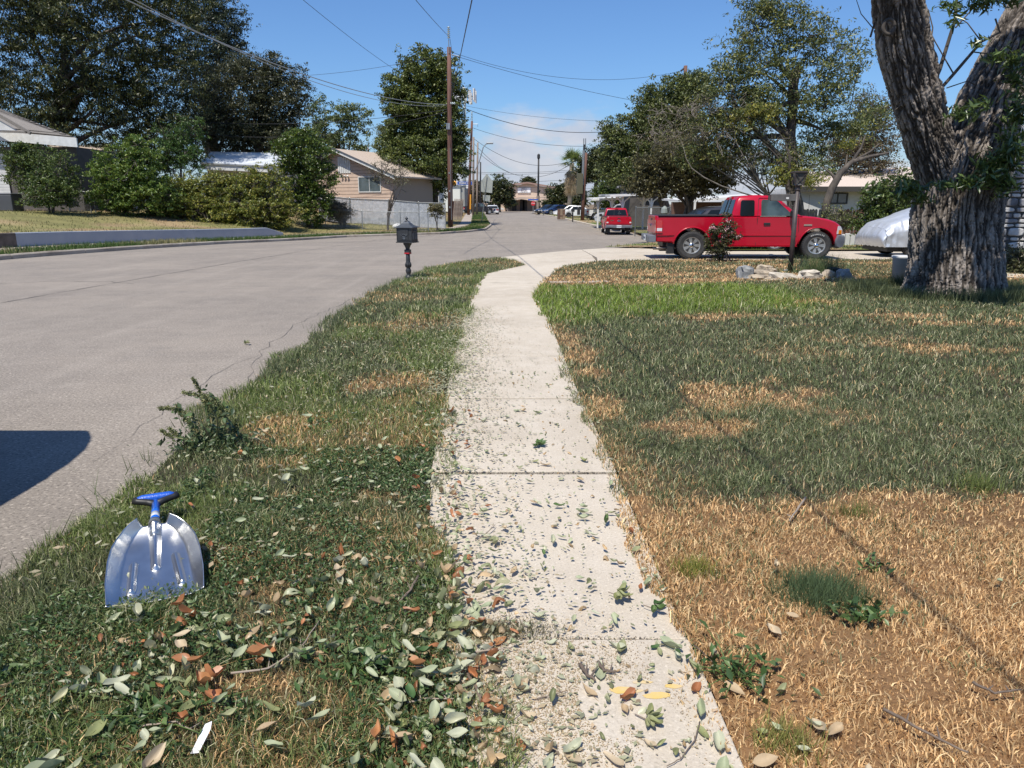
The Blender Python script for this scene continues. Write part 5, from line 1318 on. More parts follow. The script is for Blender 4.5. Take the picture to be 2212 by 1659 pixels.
def winbox(root, Wf, u0, u1, z0, z1, panes=2, fm=None, fr=.07, w=.03, pm=None, grid=0):
    fm = fm or M_WHT; f_ = MB()
    for a, b, c, d in ((u0, u1, z0, z0 + fr), (u0, u1, z1 - fr, z1), (u0, u0 + fr, z0 + fr, z1 - fr), (u1 - fr, u1, z0 + fr, z1 - fr)):
        f_.add([Wf(a, c, w), Wf(b, c, w), Wf(b, d, w), Wf(a, d, w), Wf(a, c, w + .05), Wf(b, c, w + .05), Wf(b, d, w + .05), Wf(a, d, w + .05)], [(0, 1, 2, 3), (7, 6, 5, 4), (0, 4, 5, 1), (1, 5, 6, 2), (2, 6, 7, 3), (3, 7, 4, 0)])
    win = f_.build('window', fm, root)
    for i in range(panes):
        a = u0 + fr + (u1 - u0 - 2 * fr) * i / panes + (.02 if i else 0); b = u0 + fr + (u1 - u0 - 2 * fr) * (i + 1) / panes - (.02 if i < panes - 1 else 0)
        MB().add([Wf(a, z0 + fr, w + .01), Wf(b, z0 + fr, w + .01), Wf(b, z1 - fr, w + .01), Wf(a, z1 - fr, w + .01), Wf(a, z0 + fr, w + .02), Wf(b, z0 + fr, w + .02), Wf(b, z1 - fr, w + .02), Wf(a, z1 - fr, w + .02)],
                 [(0, 1, 2, 3), (7, 6, 5, 4), (0, 4, 5, 1), (1, 5, 6, 2), (2, 6, 7, 3), (3, 7, 4, 0)]).build('pane', pm or M_WIN, win)
        if i: 
            c = u0 + fr + (u1 - u0 - 2 * fr) * i / panes
            MB().add([Wf(c - .02, z0, w), Wf(c + .02, z0, w), Wf(c + .02, z1, w), Wf(c - .02, z1, w), Wf(c - .02, z0, w + .06), Wf(c + .02, z0, w + .06), Wf(c + .02, z1, w + .06), Wf(c - .02, z1, w + .06)],
                     [(0, 1, 2, 3), (7, 6, 5, 4), (0, 4, 5, 1), (1, 5, 6, 2), (2, 6, 7, 3), (3, 7, 4, 0)]).build('mullion', fm, win)
    return win
winbox(th, Wf, 1.85, 4.15, ph - 3.3, ph - 2.05)
v_ = MB()
for i in range(7):
    a = -.2 + i * .19
    v_.add([Wf(a, ph - 1.75, .03), Wf(a + .15, ph - 1.75, .03), Wf(a + .15, ph - .45, .03), Wf(a, ph - .45, .03), Wf(a, ph - 1.75, .06), Wf(a + .15, ph - 1.75, .06), Wf(a + .15, ph - .45, .06), Wf(a, ph - .45, .06)], [(0, 1, 2, 3), (7, 6, 5, 4), (0, 4, 5, 1), (1, 5, 6, 2), (2, 6, 7, 3), (3, 7, 4, 0)])
v_.build('gable_vent', M_WHT, th)
for i in (0, 1, 2):
    c = Vector(Wf(.2 + .32 * i, ph - 2.0, .14)); MB().lathe([(.04, -.1), (.10, .04), (.10, .08)], 12, M=Matrix.Translation(c) @ Matrix.Rotation(math.radians(115 + 10 * i), 4, 'X')).build('flood_lamp', M_WHT, th)

# fences -------------------------------------------------------------
def fence_pts(P3): return [Vector(p) for p in P3]
def chain_fence(label, P3, hgt, post=.028, spacing=.085, slats=None, prefix='chain_link_fence', wire=.0035, m=None, rail=True, extra=0.0):
    """P3: ground points of the posts"""
    m = m or M_METAL; t = thing(prefix, label, 'fence', P3[0]); o = Vector(P3[0]); P3 = [Vector(p) - o for p in P3]
    for p in P3: MB().lathe([(post, -.2), (post, hgt + .04), (post * 1.3, hgt + .05), (.005, hgt + .10)], 8, c=p).build('post', m, t)
    up = Vector((0, 0, hgt)); w_ = MB(); s_ = MB()
    for a, b in zip(P3[:-1], P3[1:]):
        if rail: MB().tube(a + up, b + up, post * .75, n=6).build('top_rail', m, t)
        L = (b - a).length; d = (b - a) / L; k = int((L + hgt) / spacing); nrm = Vector((d.y, -d.x, 0)) * .03
        for i in range(k):
            s0 = i * spacing
            for sgn in (1, -1):
                # wire rises with slope 1 from s0-h to s0
                x0, x1 = (s0 - hgt, s0) if sgn > 0 else (s0, s0 - hgt)
                z0, z1 = 0.0, hgt
                lo_, hi_ = min(x0, x1), max(x0, x1)
                ta = max(0, -lo_) / hgt; tb = 1 - max(0, hi_ - L) / hgt
                if tb <= ta: continue
                def P_(t_): 
                    x = lo_ + hgt * t_; zz = hgt * t_ if sgn > 0 else hgt * (1 - t_)
                    return a + d * x + Vector((0, 0, .03 + zz * .98)) + nrm
                w_.path([P_(ta), P_(tb)], wire, 3, cap=False)
        if slats:
            c = int(L / .088)
            for i in range(c):
                q = a + d * ((i + .5) * L / c) - nrm * 1.2; s_.obox(q + Vector((0, 0, hgt * .5)), (.070, .010, hgt - .04), rz=math.atan2(d.y, d.x) + random.uniform(-.12, .12))
    w_.build('wire_mesh', m, t, kind='stuff', fixn=False)
    if slats: s_.build('slat_panel', slats, t, kind='stuff')
    return t
M_SLAT = mat('white_slat', (.70, .73, .78), .5, col2=(.50, .53, .58), scale=5)
def yz(x, y): return float(yard_h(np.array([x]), np.array([y]))[0])
def fpt(dx, dy, Y): p = pt(dx, dy, Y); return (p.x, p.y, yz(p.x, p.y))
chain_fence('tall chain-link fence filled with white slats in front of the tan house', [fpt(690, 465, 56), fpt(757, 466, 56), fpt(840, 467, 56), fpt(905, 468, 56), fpt(962, 470, 55.6)], 1.85, .035, slats=M_SLAT)
chain_fence('knee-high sagging chain-link fence in front of the dry bush', [fpt(590, 488, 50), fpt(703, 484, 51), fpt(783, 482, 51), fpt(865, 482, 50.6), fpt(925, 484, 50.2)], 1.25, .03)
chain_fence('short chain-link gate beside the white house shrub', [fpt(150, 446, 42.5), fpt(196, 450, 42.5)], 1.15, .035, prefix='gate')
chain_fence('chain-link fence disappearing into the shrubs right of the gate', [fpt(206, 451, 42.6), fpt(300, 458, 44), fpt(430, 476, 46.5), fpt(588, 487, 49.8)], 1.15, .03)
# right-hand chain link
def rpt(dx, dy, Y, up=.1): p = pt(dx, dy, Y); return (p.x, p.y, float(hz(Y)) + up)
M_DKM = mat('dark_galvanized', (.16, .17, .17), .5, .5)
chain_fence('grey chain-link yard fence behind the red pickups', [rpt(1372, 495, 46), rpt(1400, 490, 46), rpt(1445, 488, 46), rpt(1500, 485, 45), rpt(1560, 485, 44), rpt(1640, 485, 43), rpt(1720, 485, 42)], 1.65, .035, m=M_DKM)
def board_fence(label, a, b, hgt, m, bw=.14, lean=0.0, gap=.012, name='wooden_fence'):
    a, b = Vector(a), Vector(b); t = thing(name, label, 'fence', a); d = (b - a); L = d.length; d /= L; n_ = int(L / (bw + gap)); rz = math.atan2(d.y, d.x)
    proto = None
    for i in range(n_):
        hh = hgt + random.uniform(-.03, .02)
        mb = MB(); x = bw / 2
        mb.add([(-x, -.01, 0), (x, -.01, 0), (x, -.01, hh - .06), (x * .5, -.01, hh), (-x * .5, -.01, hh), (-x, -.01, hh - .06)] + [(-x, .01, 0), (x, .01, 0), (x, .01, hh - .06), (x * .5, .01, hh), (-x * .5, .01, hh), (-x, .01, hh - .06)],
               [(0, 1, 2, 3, 4, 5), (11, 10, 9, 8, 7, 6)] + [(j, 6 + j, 6 + (j + 1) % 6, (j + 1) % 6) for j in range(6)])
        if i < 5: o = mb.build('fence_board', m, t); meshes = globals().setdefault('_fb' + label[:6], []); meshes.append(o.data)
        else: o = bpy.data.objects.new('fence_board', random.choice(globals()['_fb' + label[:6]])); COL.objects.link(o); o.parent = t
        o.location = d * ((i + .5) * (bw + gap)); o.rotation_euler = (random.uniform(-.01, .01) + lean, random.uniform(-.015, .015), rz)
    return t
board_fence('brown board fence ending at the leaning utility poles on the left', rpt(968, 462, 92), rpt(1000, 463, 96), 2.0, M_WOODR)
board_fence('dark brown board fence beside the white house on the right', rpt(1808, 470, 33), rpt(1868, 474, 33), 1.45, M_WOODR, .12)
board_fence('pale weathered board fence left of the dark brown one', rpt(1700, 470, 33.6), rpt(1805, 470, 33.3), 1.45, M_WOOD, .12)
# leaning lattice panel next to the pole
lp = thing('lattice_panel', 'leaning weathered lattice fence panel between the tall pole and the board fence', 'fence panel', rpt(968, 470, 60))
a, b = Vector(rpt(1000, 470, 62)) - lp.location, Vector((0, 0, 0)); 
W_l = .7; H_l = 1.7
for i in range(7):
    x = i * W_l / 6; MB().beam((x, 0, 0), (x + .2, .1, H_l), .05, .015).build('lattice_slat', M_WOOD, lp)
for i in range(16):
    z = .1 + i * (H_l - .2) / 15; MB().beam((z * .13, -.02 + z * .04, z), (W_l + z * .13, -.02 + z * .04, z), .015, .05).build('lattice_slat', M_WOOD, lp)
lp.location = pt(978, 476, 60)

# white metal roofed building behind the hedge
wh = thing('white_shed', 'long low building with a white ribbed metal roof behind the hedge', 'shed')
A, Bq, Cq, Dq = pt(432, 352, 56), pt(612, 360, 56), pt(604, 332, 62), pt(455, 329, 62)
MB().add([tuple(p) for p in (A, Bq, Cq, Dq)] + [tuple(p - Vector((0, 0, .06))) for p in (A, Bq, Cq, Dq)], [(0, 1, 2, 3), (7, 6, 5, 4), (0, 4, 5, 1), (1, 5, 6, 2), (2, 6, 7, 3), (3, 7, 4, 0)]).build('roof', M_MROOF, wh)
for i in range(11):
    q = i / 10; MB().beam(A.lerp(Dq, q) + Vector((0, 0, .03)), Bq.lerp(Cq, q) + Vector((0, 0, .03)), .05, .05).build('roof_rib', M_MROOF, wh)
MB().add([tuple(A + Vector((0, .1, -.02))), tuple(Bq + Vector((0, .1, -.02))), tuple(Bq + Vector((0, .1, -.45))), tuple(A + Vector((0, .1, -.45)))], [(0, 1, 2, 3)]).build('fascia', M_WHT, wh)
g0 = yz(A.x, 57)
MB().add([(A.x + .3, 57, g0 - .5), (Bq.x - .3, 57, g0 - .5), (Bq.x - .3, 57, Bq.z - .1), (A.x + .3, 57, A.z - .1), (A.x + .3, 62, g0 - .5), (Bq.x - .3, 62, g0 - .5), (Bq.x - .3, 62, Bq.z - .1), (A.x + .3, 62, A.z - .1)],
         [(0, 1, 2, 3), (7, 6, 5, 4), (0, 4, 5, 1), (1, 5, 6, 2), (3, 7, 4, 0)]).build('wall', M_WHTW, wh)

# white house at the left edge
lh = thing('white_house', 'white house with grey shingle roof cut by the left edge of the photo', 'house')
YA = 43.0
def slab(pts, th_, m, name, parent): return MB().add([tuple(p) for p in pts] + [tuple(p - Vector((0, 0, th_))) for p in pts], [tuple(range(len(pts))), tuple(reversed(range(len(pts), 2 * len(pts))))] + [(i, len(pts) + i, len(pts) + (i + 1) % len(pts), (i + 1) % len(pts)) for i in range(len(pts))]).build(name, m, parent)
E1, E2 = pt(-260, 262, YA), pt(165, 298, YA)             # eave line
R1, R2 = pt(-260, 150, 49), pt(-10, 232, 49)             # ridge
slab([E1, E2, R2, R1], .10, M_SHING, 'roof', lh)
for i in range(14):
    q = (i + .5) / 14; MB().beam(E1.lerp(R1, q) + Vector((0, 0, .02)), E2.lerp(R2, q) + Vector((0, 0, .02)), .30, .035).build('shingle_course', M_SHING, lh)
f0 = MB().add([tuple(E1 + Vector((0, -.02, .0))), tuple(E2 + Vector((0, -.02, .0))), tuple(E2 + Vector((0, -.02, -.50))), tuple(E1 + Vector((0, -.02, -.50)))] + [tuple(E1 + Vector((0, .08, .0))), tuple(E2 + Vector((0, .08, .0))), tuple(E2 + Vector((0, .08, -.50))), tuple(E1 + Vector((0, .08, -.50)))],
              [(0, 1, 2, 3), (7, 6, 5, 4), (0, 4, 5, 1), (1, 5, 6, 2), (2, 6, 7, 3), (3, 7, 4, 0)]).build('fascia', M_WHT, lh)
g1, g2, g3 = pt(-170, 300, YA - .8), pt(50, 282, YA - .8), pt(-20, 232, YA - .8)
MB().beam(pt(-60, 216, YA - 1), pt(66, 288, YA - 1), .12, .16).build('porch_rake', M_SHING, lh); MB().beam(pt(-60, 283, YA - 1), pt(60, 286, YA - 1), .12, .08).build('porch_eave', M_SHING, lh)
MB().add([tuple(pt(-30, 281, YA - .9)), tuple(pt(38, 282, YA - .9)), tuple(pt(-30, 243, YA - .9))], [(0, 1, 2)]).build('gable', M_WHTW, lh)
gzl = yz(E2.x, YA)
x0, x1 = E1.x, pt(20, 400, YA + .8).x
for i in range(22):
    z0 = gzl - .2 + i * .16
    if z0 + .16 > E2.z - .3: break
    MB().box(x0, x1, YA + .80, YA + .84, z0, z0 + .15).build('siding_board', M_WHTW, lh)
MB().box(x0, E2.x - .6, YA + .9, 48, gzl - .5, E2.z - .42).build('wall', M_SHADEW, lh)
# grey brown house behind
gh = thing('grey_house', 'low grey house with a brown shingle roof behind the gate', 'house')
a, b, c, d_ = pt(120, 322, 50), pt(228, 348, 50), pt(235, 318, 55), pt(100, 308, 55)
slab([a, b, c, d_], .25, M_SHINGT, 'roof', gh)
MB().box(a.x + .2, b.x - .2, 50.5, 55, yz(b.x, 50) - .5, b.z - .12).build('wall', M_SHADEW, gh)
winbox(gh, lambda u, z, w=0.0: (pt(152, 400, 50.5).x + u, 50.5 - w, pt(152, 372, 50.5).z + z), 0, .95, 0, .75, 2, M_WHTW)
bs = thing('storage_canopy', 'small white canopy behind the gate shrub', 'canopy', (0, 0, 0))
a, b, c, d_ = pt(188, 395, 47), pt(215, 358, 47), pt(260, 352, 47), pt(260, 420, 47)
slab([Vector((a.x, 47, a.z)), Vector((b.x, 47.5, b.z)), Vector((c.x, 49, c.z)), Vector((c.x, 47, a.z - .1))], .06, M_WHTW, 'sheet', bs)
MB().box(a.x + .3, c.x, 47.3, 48.8, yz(a.x, 47) - .3, a.z - .1).build('wall', M_WHTW, bs)
# air conditioner
ac = thing('air_conditioner', 'grey louvred air conditioner unit against the white house', 'air conditioner', (0, 0, 0))
p = pt(22, 440, 39.5); sx = .48
acz = yz(p.x, 39.5); ac.location = (p.x - .1, 39.5, acz)
MB().box(-.52, .52, -.45, .45, 0, .86).build('case', mat('ac_grey', (.07, .072, .075), .5), ac, bevel=.05)
MB().box(-.54, .54, -.47, .47, .86, .91).build('lid', mat('ac_lid', (.20, .20, .21), .5), ac, bevel=.02); MB().box(-.55, .55, -.5, .5, -.06, .0).build('pad', M_CONC2, ac)
lv = MB()
for i in range(14): MB().box(-.50, .50, -.462, -.452, .06 + i * .055, .085 + i * .055).build('louvre', mat('ac_louvre', (.12, .12, .125), .5), ac)

# right side buildings ------------------------------------------------
rh = thing('white_ranch_house', 'white house with a pale tan roof behind the leaning tree', 'house')
a, b, c, d_ = pt(1700, 398, 37), pt(1990, 416, 36), pt(1990, 360, 42), pt(1730, 372, 43)
slab([a, b, c, d_], .14, mat('pale_tan_shingle', (.50, .41, .35), .9, col2=(.58, .49, .42), scale=20), 'roof', rh)
MB().box(a.x - .02, b.x, 36.4, 36.5, a.z - .36, a.z - .12).build('fascia', mat('dark_fascia', (.05, .045, .04), .7), rh)
MB().box(a.x + .3, b.x, 37.2, 42, float(hz(37)), a.z - .2).build('wall', M_WHTW, rh)
Wr = lambda u, z, w=0.0: (pt(1790, 400, 37.2).x + u, 37.2 - w, a.z - .95 + z)
winbox(rh, Wr, 0, 1.0, 0, .55, 2, mat('dark_frame', (.05, .05, .05), .6))
# long white carport roof behind the pickup
cp = thing('carport', 'long flat white edged carport roof behind the near pickup', 'carport')
a, b = pt(1470, 432, 40), pt(1690, 420, 38)
slab([a, b, b + Vector((0, 5, .1)), a + Vector((0, 5, .1))], .10, M_WHT, 'roof', cp)
MB().box(a.x, b.x + 2, 42, 42.3, float(hz(42)), a.z - .1).build('wall', mat('dark_brick_wall', (.10, .055, .045), .9, col2=(.14, .08, .06), scale=10), cp)
for dx in (1500, 1560): q = pt(dx, 450, 39.5); MB().box(q.x - .05, q.x + .05, 39.4, 39.5, float(hz(39)), a.z - .05).build('post', M_WHT, cp)
# white carport with curved brackets
c2 = thing('open_carport', 'white carport on posts with curved brackets over the silver vehicle', 'carport')
a, b = pt(1318, 421, 53), pt(1437, 416, 53)
slab([a, b, b + Vector((0, 7, .1)), a + Vector((0, 7, .1))], .14, M_WHT, 'roof', c2)
a2, b2 = pt(1278, 429, 60), pt(1345, 427, 60)
slab([a2, b2, b2 + Vector((0, 4, .1)), a2 + Vector((0, 4, .1))], .16, M_WHT, 'side_roof', c2)
for dx, Y_ in ((1345, 53.5), (1407, 53.5), (1292, 60.4), (1390, 56), (1322, 56)):
    q = pt(dx, 440, Y_); ps = MB().box(q.x - .06, q.x + .06, Y_ - .06, Y_ + .06, float(hz(Y_)) + .05, a.z - .08).build('post', M_WHT, c2)
    for s in (-1, 1): MB().path([(q.x + s * .05, Y_, a.z - .85), (q.x + s * .12, Y_, a.z - .45), (q.x + s * .5, Y_, a.z - .14)], .05, 5).build('bracket', M_WHT, ps)
hb = thing('grey_gable_house', 'grey roofed house behind the white carport', 'house')
a, b = pt(1330, 405, 62), pt(1420, 405, 62); pk2 = pt(1352, 392, 66)
slab([a, b, pt(1420, 378, 66), pt(1345, 390, 66)], .2, mat('grey_shingle', (.13, .13, .135), .9), 'roof', hb)
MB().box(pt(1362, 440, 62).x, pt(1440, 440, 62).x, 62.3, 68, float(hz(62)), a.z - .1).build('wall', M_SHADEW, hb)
MB().add([tuple(pt(1375, 400, 61.5)), tuple(pt(1440, 402, 61.5)), tuple(pt(1420, 372, 61.5))], [(0, 1, 2)]).build('gable', M_WHTW, hb)
yo = thing('yard_statue', 'small grey stone fountain with a square base behind the fence', 'statue', rpt(1434, 486, 44)); 
MB().lathe([(.30, 0), (.34, .75), (.40, .80), (.14, .95), (.10, 1.25), (.22, 1.35), (.20, 1.6), (.05, 1.75)], 10).build('fountain', mat('garden_stone', (.22, .25, .24), .8), yo)
for i, (dx, w) in enumerate(((1404, .5), (1415, .35), (1428, .2))):
    pass

# stone faced house at the right edge -----------------------------------
shs = thing('stone_house_wall', 'rubble stone house wall behind the big tree at the right edge', 'wall')
M_ST = [mat('rubble_%s' % n, c, .9, col2=c2, scale=5, bump=.7, bscale=26) for n, c, c2 in (('grey', (.20, .20, .205), (.32, .31, .31)), ('pale', (.40, .39, .37), (.55, .53, .50)), ('dark', (.10, .10, .105), (.18, .18, .19)))]
YS = 18.6; pL, pR = pt(2068, 545, YS), pt(2480, 545, YS)
MB().box(pL.x + .1, pR.x, YS, YS + .3, 0, 3.4).build('mortar', mat('mortar', (.07, .068, .065), .95), shs)
z = .05
while z < 3.3:
    hh = random.uniform(.09, .24); x = pL.x + .15 * math.sin(z * 3) + (0.0 if z < 1.9 else (z - 1.9) * .55)
    while x < pR.x:
        w = random.uniform(.18, .55) * (1.3 if hh > .17 else 1)
        pts = []
        for k in range(9):
            t = 2 * math.pi * k / 9; pts.append((x + w / 2 + math.copysign(abs(math.cos(t)) ** .5, math.cos(t)) * (w / 2 - .014) * random.uniform(.86, 1.02), z + hh / 2 + math.copysign(abs(math.sin(t)) ** .5, math.sin(t)) * (hh / 2 - .012) * random.uniform(.82, 1.03)))
        cxm, czm = x + w / 2, z + hh / 2; n_ = 9; dp = random.uniform(.03, .08)
        MB().add([(u, YS + .02, v) for u, v in pts] + [(u, YS - dp * .6, v) for u, v in pts] + [(cxm + (u - cxm) * .78, YS - dp, czm + (v - czm) * .78) for u, v in pts],
                 [tuple(range(2 * n_, 3 * n_))] + [(i, (i + 1) % n_, n_ + (i + 1) % n_, n_ + i) for i in range(n_)] + [(n_ + i, n_ + (i + 1) % n_, 2 * n_ + (i + 1) % n_, 2 * n_ + i) for i in range(n_)]).build('stone', random.choice(M_ST + M_ST[:2]), shs)
        x += w
    z += hh

# far buildings ---------------------------------------------------------
ch_ = thing('church', 'broad low-gabled tan church at the end of the street', 'church')
YC = 170.0; zc = float(hz(150)) + .05
l, r, tpk = pt(1040, 407, YC), pt(1232, 416, YC), pt(1139, 397.5, YC)
l.z = pt(1045, 408, YC).z; r.z = pt(1228, 412, YC).z
MB().add([(l.x, YC, zc), (r.x, YC, zc), (r.x, YC, r.z), (tpk.x, YC, tpk.z), (l.x, YC, l.z)] + [(l.x, YC + 40, zc), (r.x, YC + 40, zc), (r.x, YC + 40, r.z), (tpk.x, YC + 40, tpk.z), (l.x, YC + 40, l.z)],
         [(0, 1, 2, 3, 4), (9, 8, 7, 6, 5), (1, 6, 7, 2), (0, 4, 9, 5), (3, 2, 7, 8), (4, 3, 8, 9)]).build('wall', M_CHURCH, ch_)
M_ROOFB = mat('church_fascia', (.30, .19, .15), .7)
MB().beam((l.x - .5, YC - .4, l.z + .1), (tpk.x, YC - .4, tpk.z + .25), 1.0, .35).beam((tpk.x, YC - .4, tpk.z + .25), (r.x + .5, YC - .4, r.z + .1), 1.0, .35).build('fascia', M_ROOFB, ch_)
pa, pb_ = pt(1087, 432, YC), pt(1165, 432, YC); zt = pt(1126, 425.5, YC).z
MB().add([(pa.x, YC - 5, pa.z), (pt(1126, 425, YC).x, YC - 5, zt), (pb_.x, YC - 5, pb_.z), (pb_.x, YC, pb_.z), (pt(1126, 425, YC).x, YC, zt), (pa.x, YC, pa.z)] + [(pa.x, YC - 5, pa.z - .5), (pt(1126, 425, YC).x, YC - 5, zt - .5), (pb_.x, YC - 5, pb_.z - .5)],
         [(0, 1, 4, 5), (1, 2, 3, 4), (0, 6, 7, 1), (1, 7, 8, 2)]).build('porch_roof', M_CHURCH, ch_)
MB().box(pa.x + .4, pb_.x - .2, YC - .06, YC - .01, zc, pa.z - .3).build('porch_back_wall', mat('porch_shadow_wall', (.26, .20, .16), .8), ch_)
MB().add([(pa.x, YC - 5, pa.z - .3), (pa.x + 1.0, YC - 5, zc), (pa.x + 1.6, YC, zc), (pa.x, YC, pa.z - .3)], [(0, 1, 2, 3)]).build('porch_side_wall', M_CHURCH, ch_)
for dx in (1111, 1128, 1134): q = pt(dx, 455, YC); MB().box(q.x - .5, q.x + .5, YC - .12, YC - .065, zc, zc + 2.6).build('door', M_BLK, ch_)
a, b = pt(1118, 413, YC), pt(1146, 413, YC); zt_, zb_ = pt(1130, 405.5, YC).z, pt(1130, 417, YC).z
sg = MB().box(a.x, b.x, YC - .20, YC - .08, zb_, zt_).build('sign_board', mat('sign_white', (.80, .80, .80), .6), ch_)
SM = Matrix(((1, 0, 0, 0), (0, 0, -1, 0), (0, 1, 0, 0), (0, 0, 0, 1)))
wS = b.x - a.x; hS = zt_ - zb_
for i, tx in enumerate(('LIBERTY', 'BAPTIST', 'CHURCH')):
    text_mesh(tx, hS * .33, mat('sign_brown', (.16, .11, .09), .7), sg, 'sign_letters', Matrix.Translation(((a.x + b.x) / 2, YC - .215, zt_ - hS * (.2 + .30 * i))) @ SM)
for i in range(10):
    q = pt(1050 + i * 4.2, 438 + i * 2.0, YC - 3); MB().box(q.x - .4, q.x + .5, YC - 4, YC - 2, q.z - .5, q.z - .3).build('stair_tread', M_CONC2, ch_)
MB().beam(tuple(pt(1047, 434, YC - 3)), tuple(pt(1088, 453, YC - 3)), .2, .5).build('stair_stringer', M_WHT, ch_)
wb = thing('industrial_building', 'white metal building with a flat roof far left of the street', 'building')
a, b = pt(940, 404, 150), pt(1003, 405, 150); b_m = pt(995, 405, 150)
MB().box(a.x, b_m.x, 150, 165, float(hz(150)), a.z).build('wall', mat('cream_metal', (.66, .66, .58), .6), wb)
MB().box(a.x - .2, b_m.x + .1, 149.8, 165, a.z, a.z + .35).build('roof_edge', M_METAL, wb)
MB().box(b_m.x, b.x, 150.3, 165, float(hz(150)), a.z - .1).build('side_wall', mat('grey_metal_wall', (.30, .30, .27), .6), wb)
for (dx0, dx1, dy, Y_, lab) in ((870, 905, 408, 125, 'grey roofed shed glimpsed under the round-topped tree'), (900, 948, 415, 110, 'pale garage glimpsed behind the round-topped tree')):
    s_ = thing('garage', lab, 'garage'); a = pt(dx0, dy, Y_); b = pt(dx1, dy, Y_)
    MB().box(a.x, b.x, Y_, Y_ + 8, float(hz(Y_)), a.z).build('wall', M_WHTW, s_)
    MB().add([(a.x - .3, Y_ - .3, a.z), (b.x + .3, Y_ - .3, a.z), (b.x + .3, Y_ + 4, a.z + 1.6), (a.x - .3, Y_ + 4, a.z + 1.6)], [(0, 1, 2, 3)]).build('roof', M_SHING, s_)

# utility poles and wires ------------------------------------------------
def upole(label, b, tp, r, m=None, name='utility_pole', extras=None):
    b, tp = Vector(b), Vector(tp); t = thing(name, label, 'utility pole', b); d = tp - b
    MB().path([(0, 0, -.3), d * .33, d * .66, d], [r, r * .93, r * .84, r * .74], 14).build('shaft', m or M_POLE, t, smooth=True)
    return t, d
YP = 52.0; pbm = pt(973, 481, YP); pbm.z = yz(pbm.x, YP) if False else pbm.z
main, dm_ = upole('tall red-brown utility pole right of the round-topped tree', pbm, pt(970, 102, YP), .185)
def ins(parent, p, d, n_=5, r=.06, m=None):
    p = Vector(p); d = Vector(d); mb = MB(); ln = d.length; q = d.to_track_quat('Z', 'Y').to_matrix().to_4x4(); pr = [(.015, 0)]
    for i in range(n_): pr += [(r * .4, ln * (i + .1) / n_), (r, ln * (i + .4) / n_), (r * .4, ln * (i + .7) / n_)]
    pr.append((.015, ln)); mb.lathe(pr, 10, M=Matrix.Translation(p) @ q); return mb.build('insulator', m or M_INSUL, parent, smooth=True)
o = main.location
MB().tube(dm_ + Vector((0, -.15, -.4)), dm_ + Vector((0, -.15, .45)), .03).build('top_bracket', M_METAL, main)
ins(main, dm_ + Vector((0, -.15, .5)), (0, 0, .75), 6, .12)
ins(main, pt(973, 224, YP) - o + Vector((0, -.1, 0)), (.35, -.05, 0), 3, .10)
MB().tube(pt(976, 118, YP) - o, pt(992, 122, YP) - o, .025).build('side_arm', M_METAL, main)
MB().box(-.12, .12, -.34, -.18, 6.2, 6.6).build('cable_bracket', M_METAL, main)
MB().path([(.10, -.17, .2), (.10, -.17, 5)], .02, 5).build('ground_wire', M_METAL, main)
for z in (1.0, 2.1, 3.3): MB().box(-.04, .04, -.2, -.17, z, z + .12).build('tag', M_METAL, main)
upoles = {}
for lab, bx, by, tx, ty, Y_, r, m_ in (
        ('tallest leaning pole of the left far row', 1012, 459, 1019.5, 262, 92, .18, M_POLE), ('middle straight pole of the left far row carrying the street light', 1022, 459, 1023, 296, 100, .16, M_POLEG),
        ('leaning grey-brown pole right of the street light pole', 1030, 460, 1032, 308, 104, .15, M_POLEG), ('thin black pole right of the school sign', 1037.5, 450, 1038, 350, 160, .2, M_CABLE),
        ('slim black pole standing before the church', 1162, 457, 1163.5, 343, 140, .2, M_CABLE), ('brown wooden pole beside the palm', 1258, 471, 1266, 330, 80, .20, M_POLE),
        ('tall pole rising out of the green trees on the right', 1470, 470, 1481, 142, 60, .19, M_POLE), ('small distant pole over the tan house roof', 795, 430, 795, 318, 120, .15, M_POLEG)):
    upoles[lab] = upole(lab, pt(bx, by, Y_), pt(tx, ty, Y_), r, m_)
# riser, antenna and box on the palm-side pole
P6, d6 = upoles['brown wooden pole beside the palm']; o6 = P6.location
MB().tube(pt(1256, 470, 80) - o6, pt(1262, 312, 80) - o6, .10, .10).build('riser_pipe', mat('riser_black', (.03, .03, .033), .5), P6)
MB().tube(pt(1258.5, 400, 79.9) - o6, pt(1261, 325, 79.9) - o6, .13).build('conduit', M_METAL, P6)
for s in (-2, 2): MB().tube(pt(1263 + s, 318, 80) - o6, pt(1263 + s, 299, 80) - o6, .05).build('antenna', M_METAL, P6)
c = pt(1252.5, 396, 79.8) - o6; MB().box(c.x - .32, c.x + .32, c.y - .3, c.y + .3, c.z - 1.1, c.z + 1.0).build('equipment_box', mat('box_brown', (.09, .085, .05), .6), P6, bevel=.03)
c = pt(1250, 456, 79.8) - o6; MB().box(c.x - .15, c.x + .15, c.y - .2, c.y + .2, c.z - .4, c.z + .4).build('meter_box', M_BLK, P6)
P7, d7 = upoles['tall pole rising out of the green trees on the right']; o7 = P7.location
ins(P7, pt(1470, 154, 60) - o7, pt(1480, 146, 60) - pt(1470, 154, 60), 6, .10, M_CABLE)
for (a, b_) in ((1488, 212), (1484, 222), (1492, 206)):
    MB().lathe([(.14, -.35), (.16, -.3), (.16, .3), (.10, .36)], 12, c=pt(a, b_, 60) - o7).build('transformer', M_WHT, P7)
P2_, d2_ = upoles['middle straight pole of the left far row carrying the street light']; o2 = P2_.location
MB().path([pt(1023, 375, 100) - o2, pt(1035, 350, 100) - o2, pt(1044, 318, 100) - o2, pt(1050, 311, 100) - o2, pt(1056, 310, 100) - o2], .07, 6).build('lamp_arm', M_METAL, P2_)
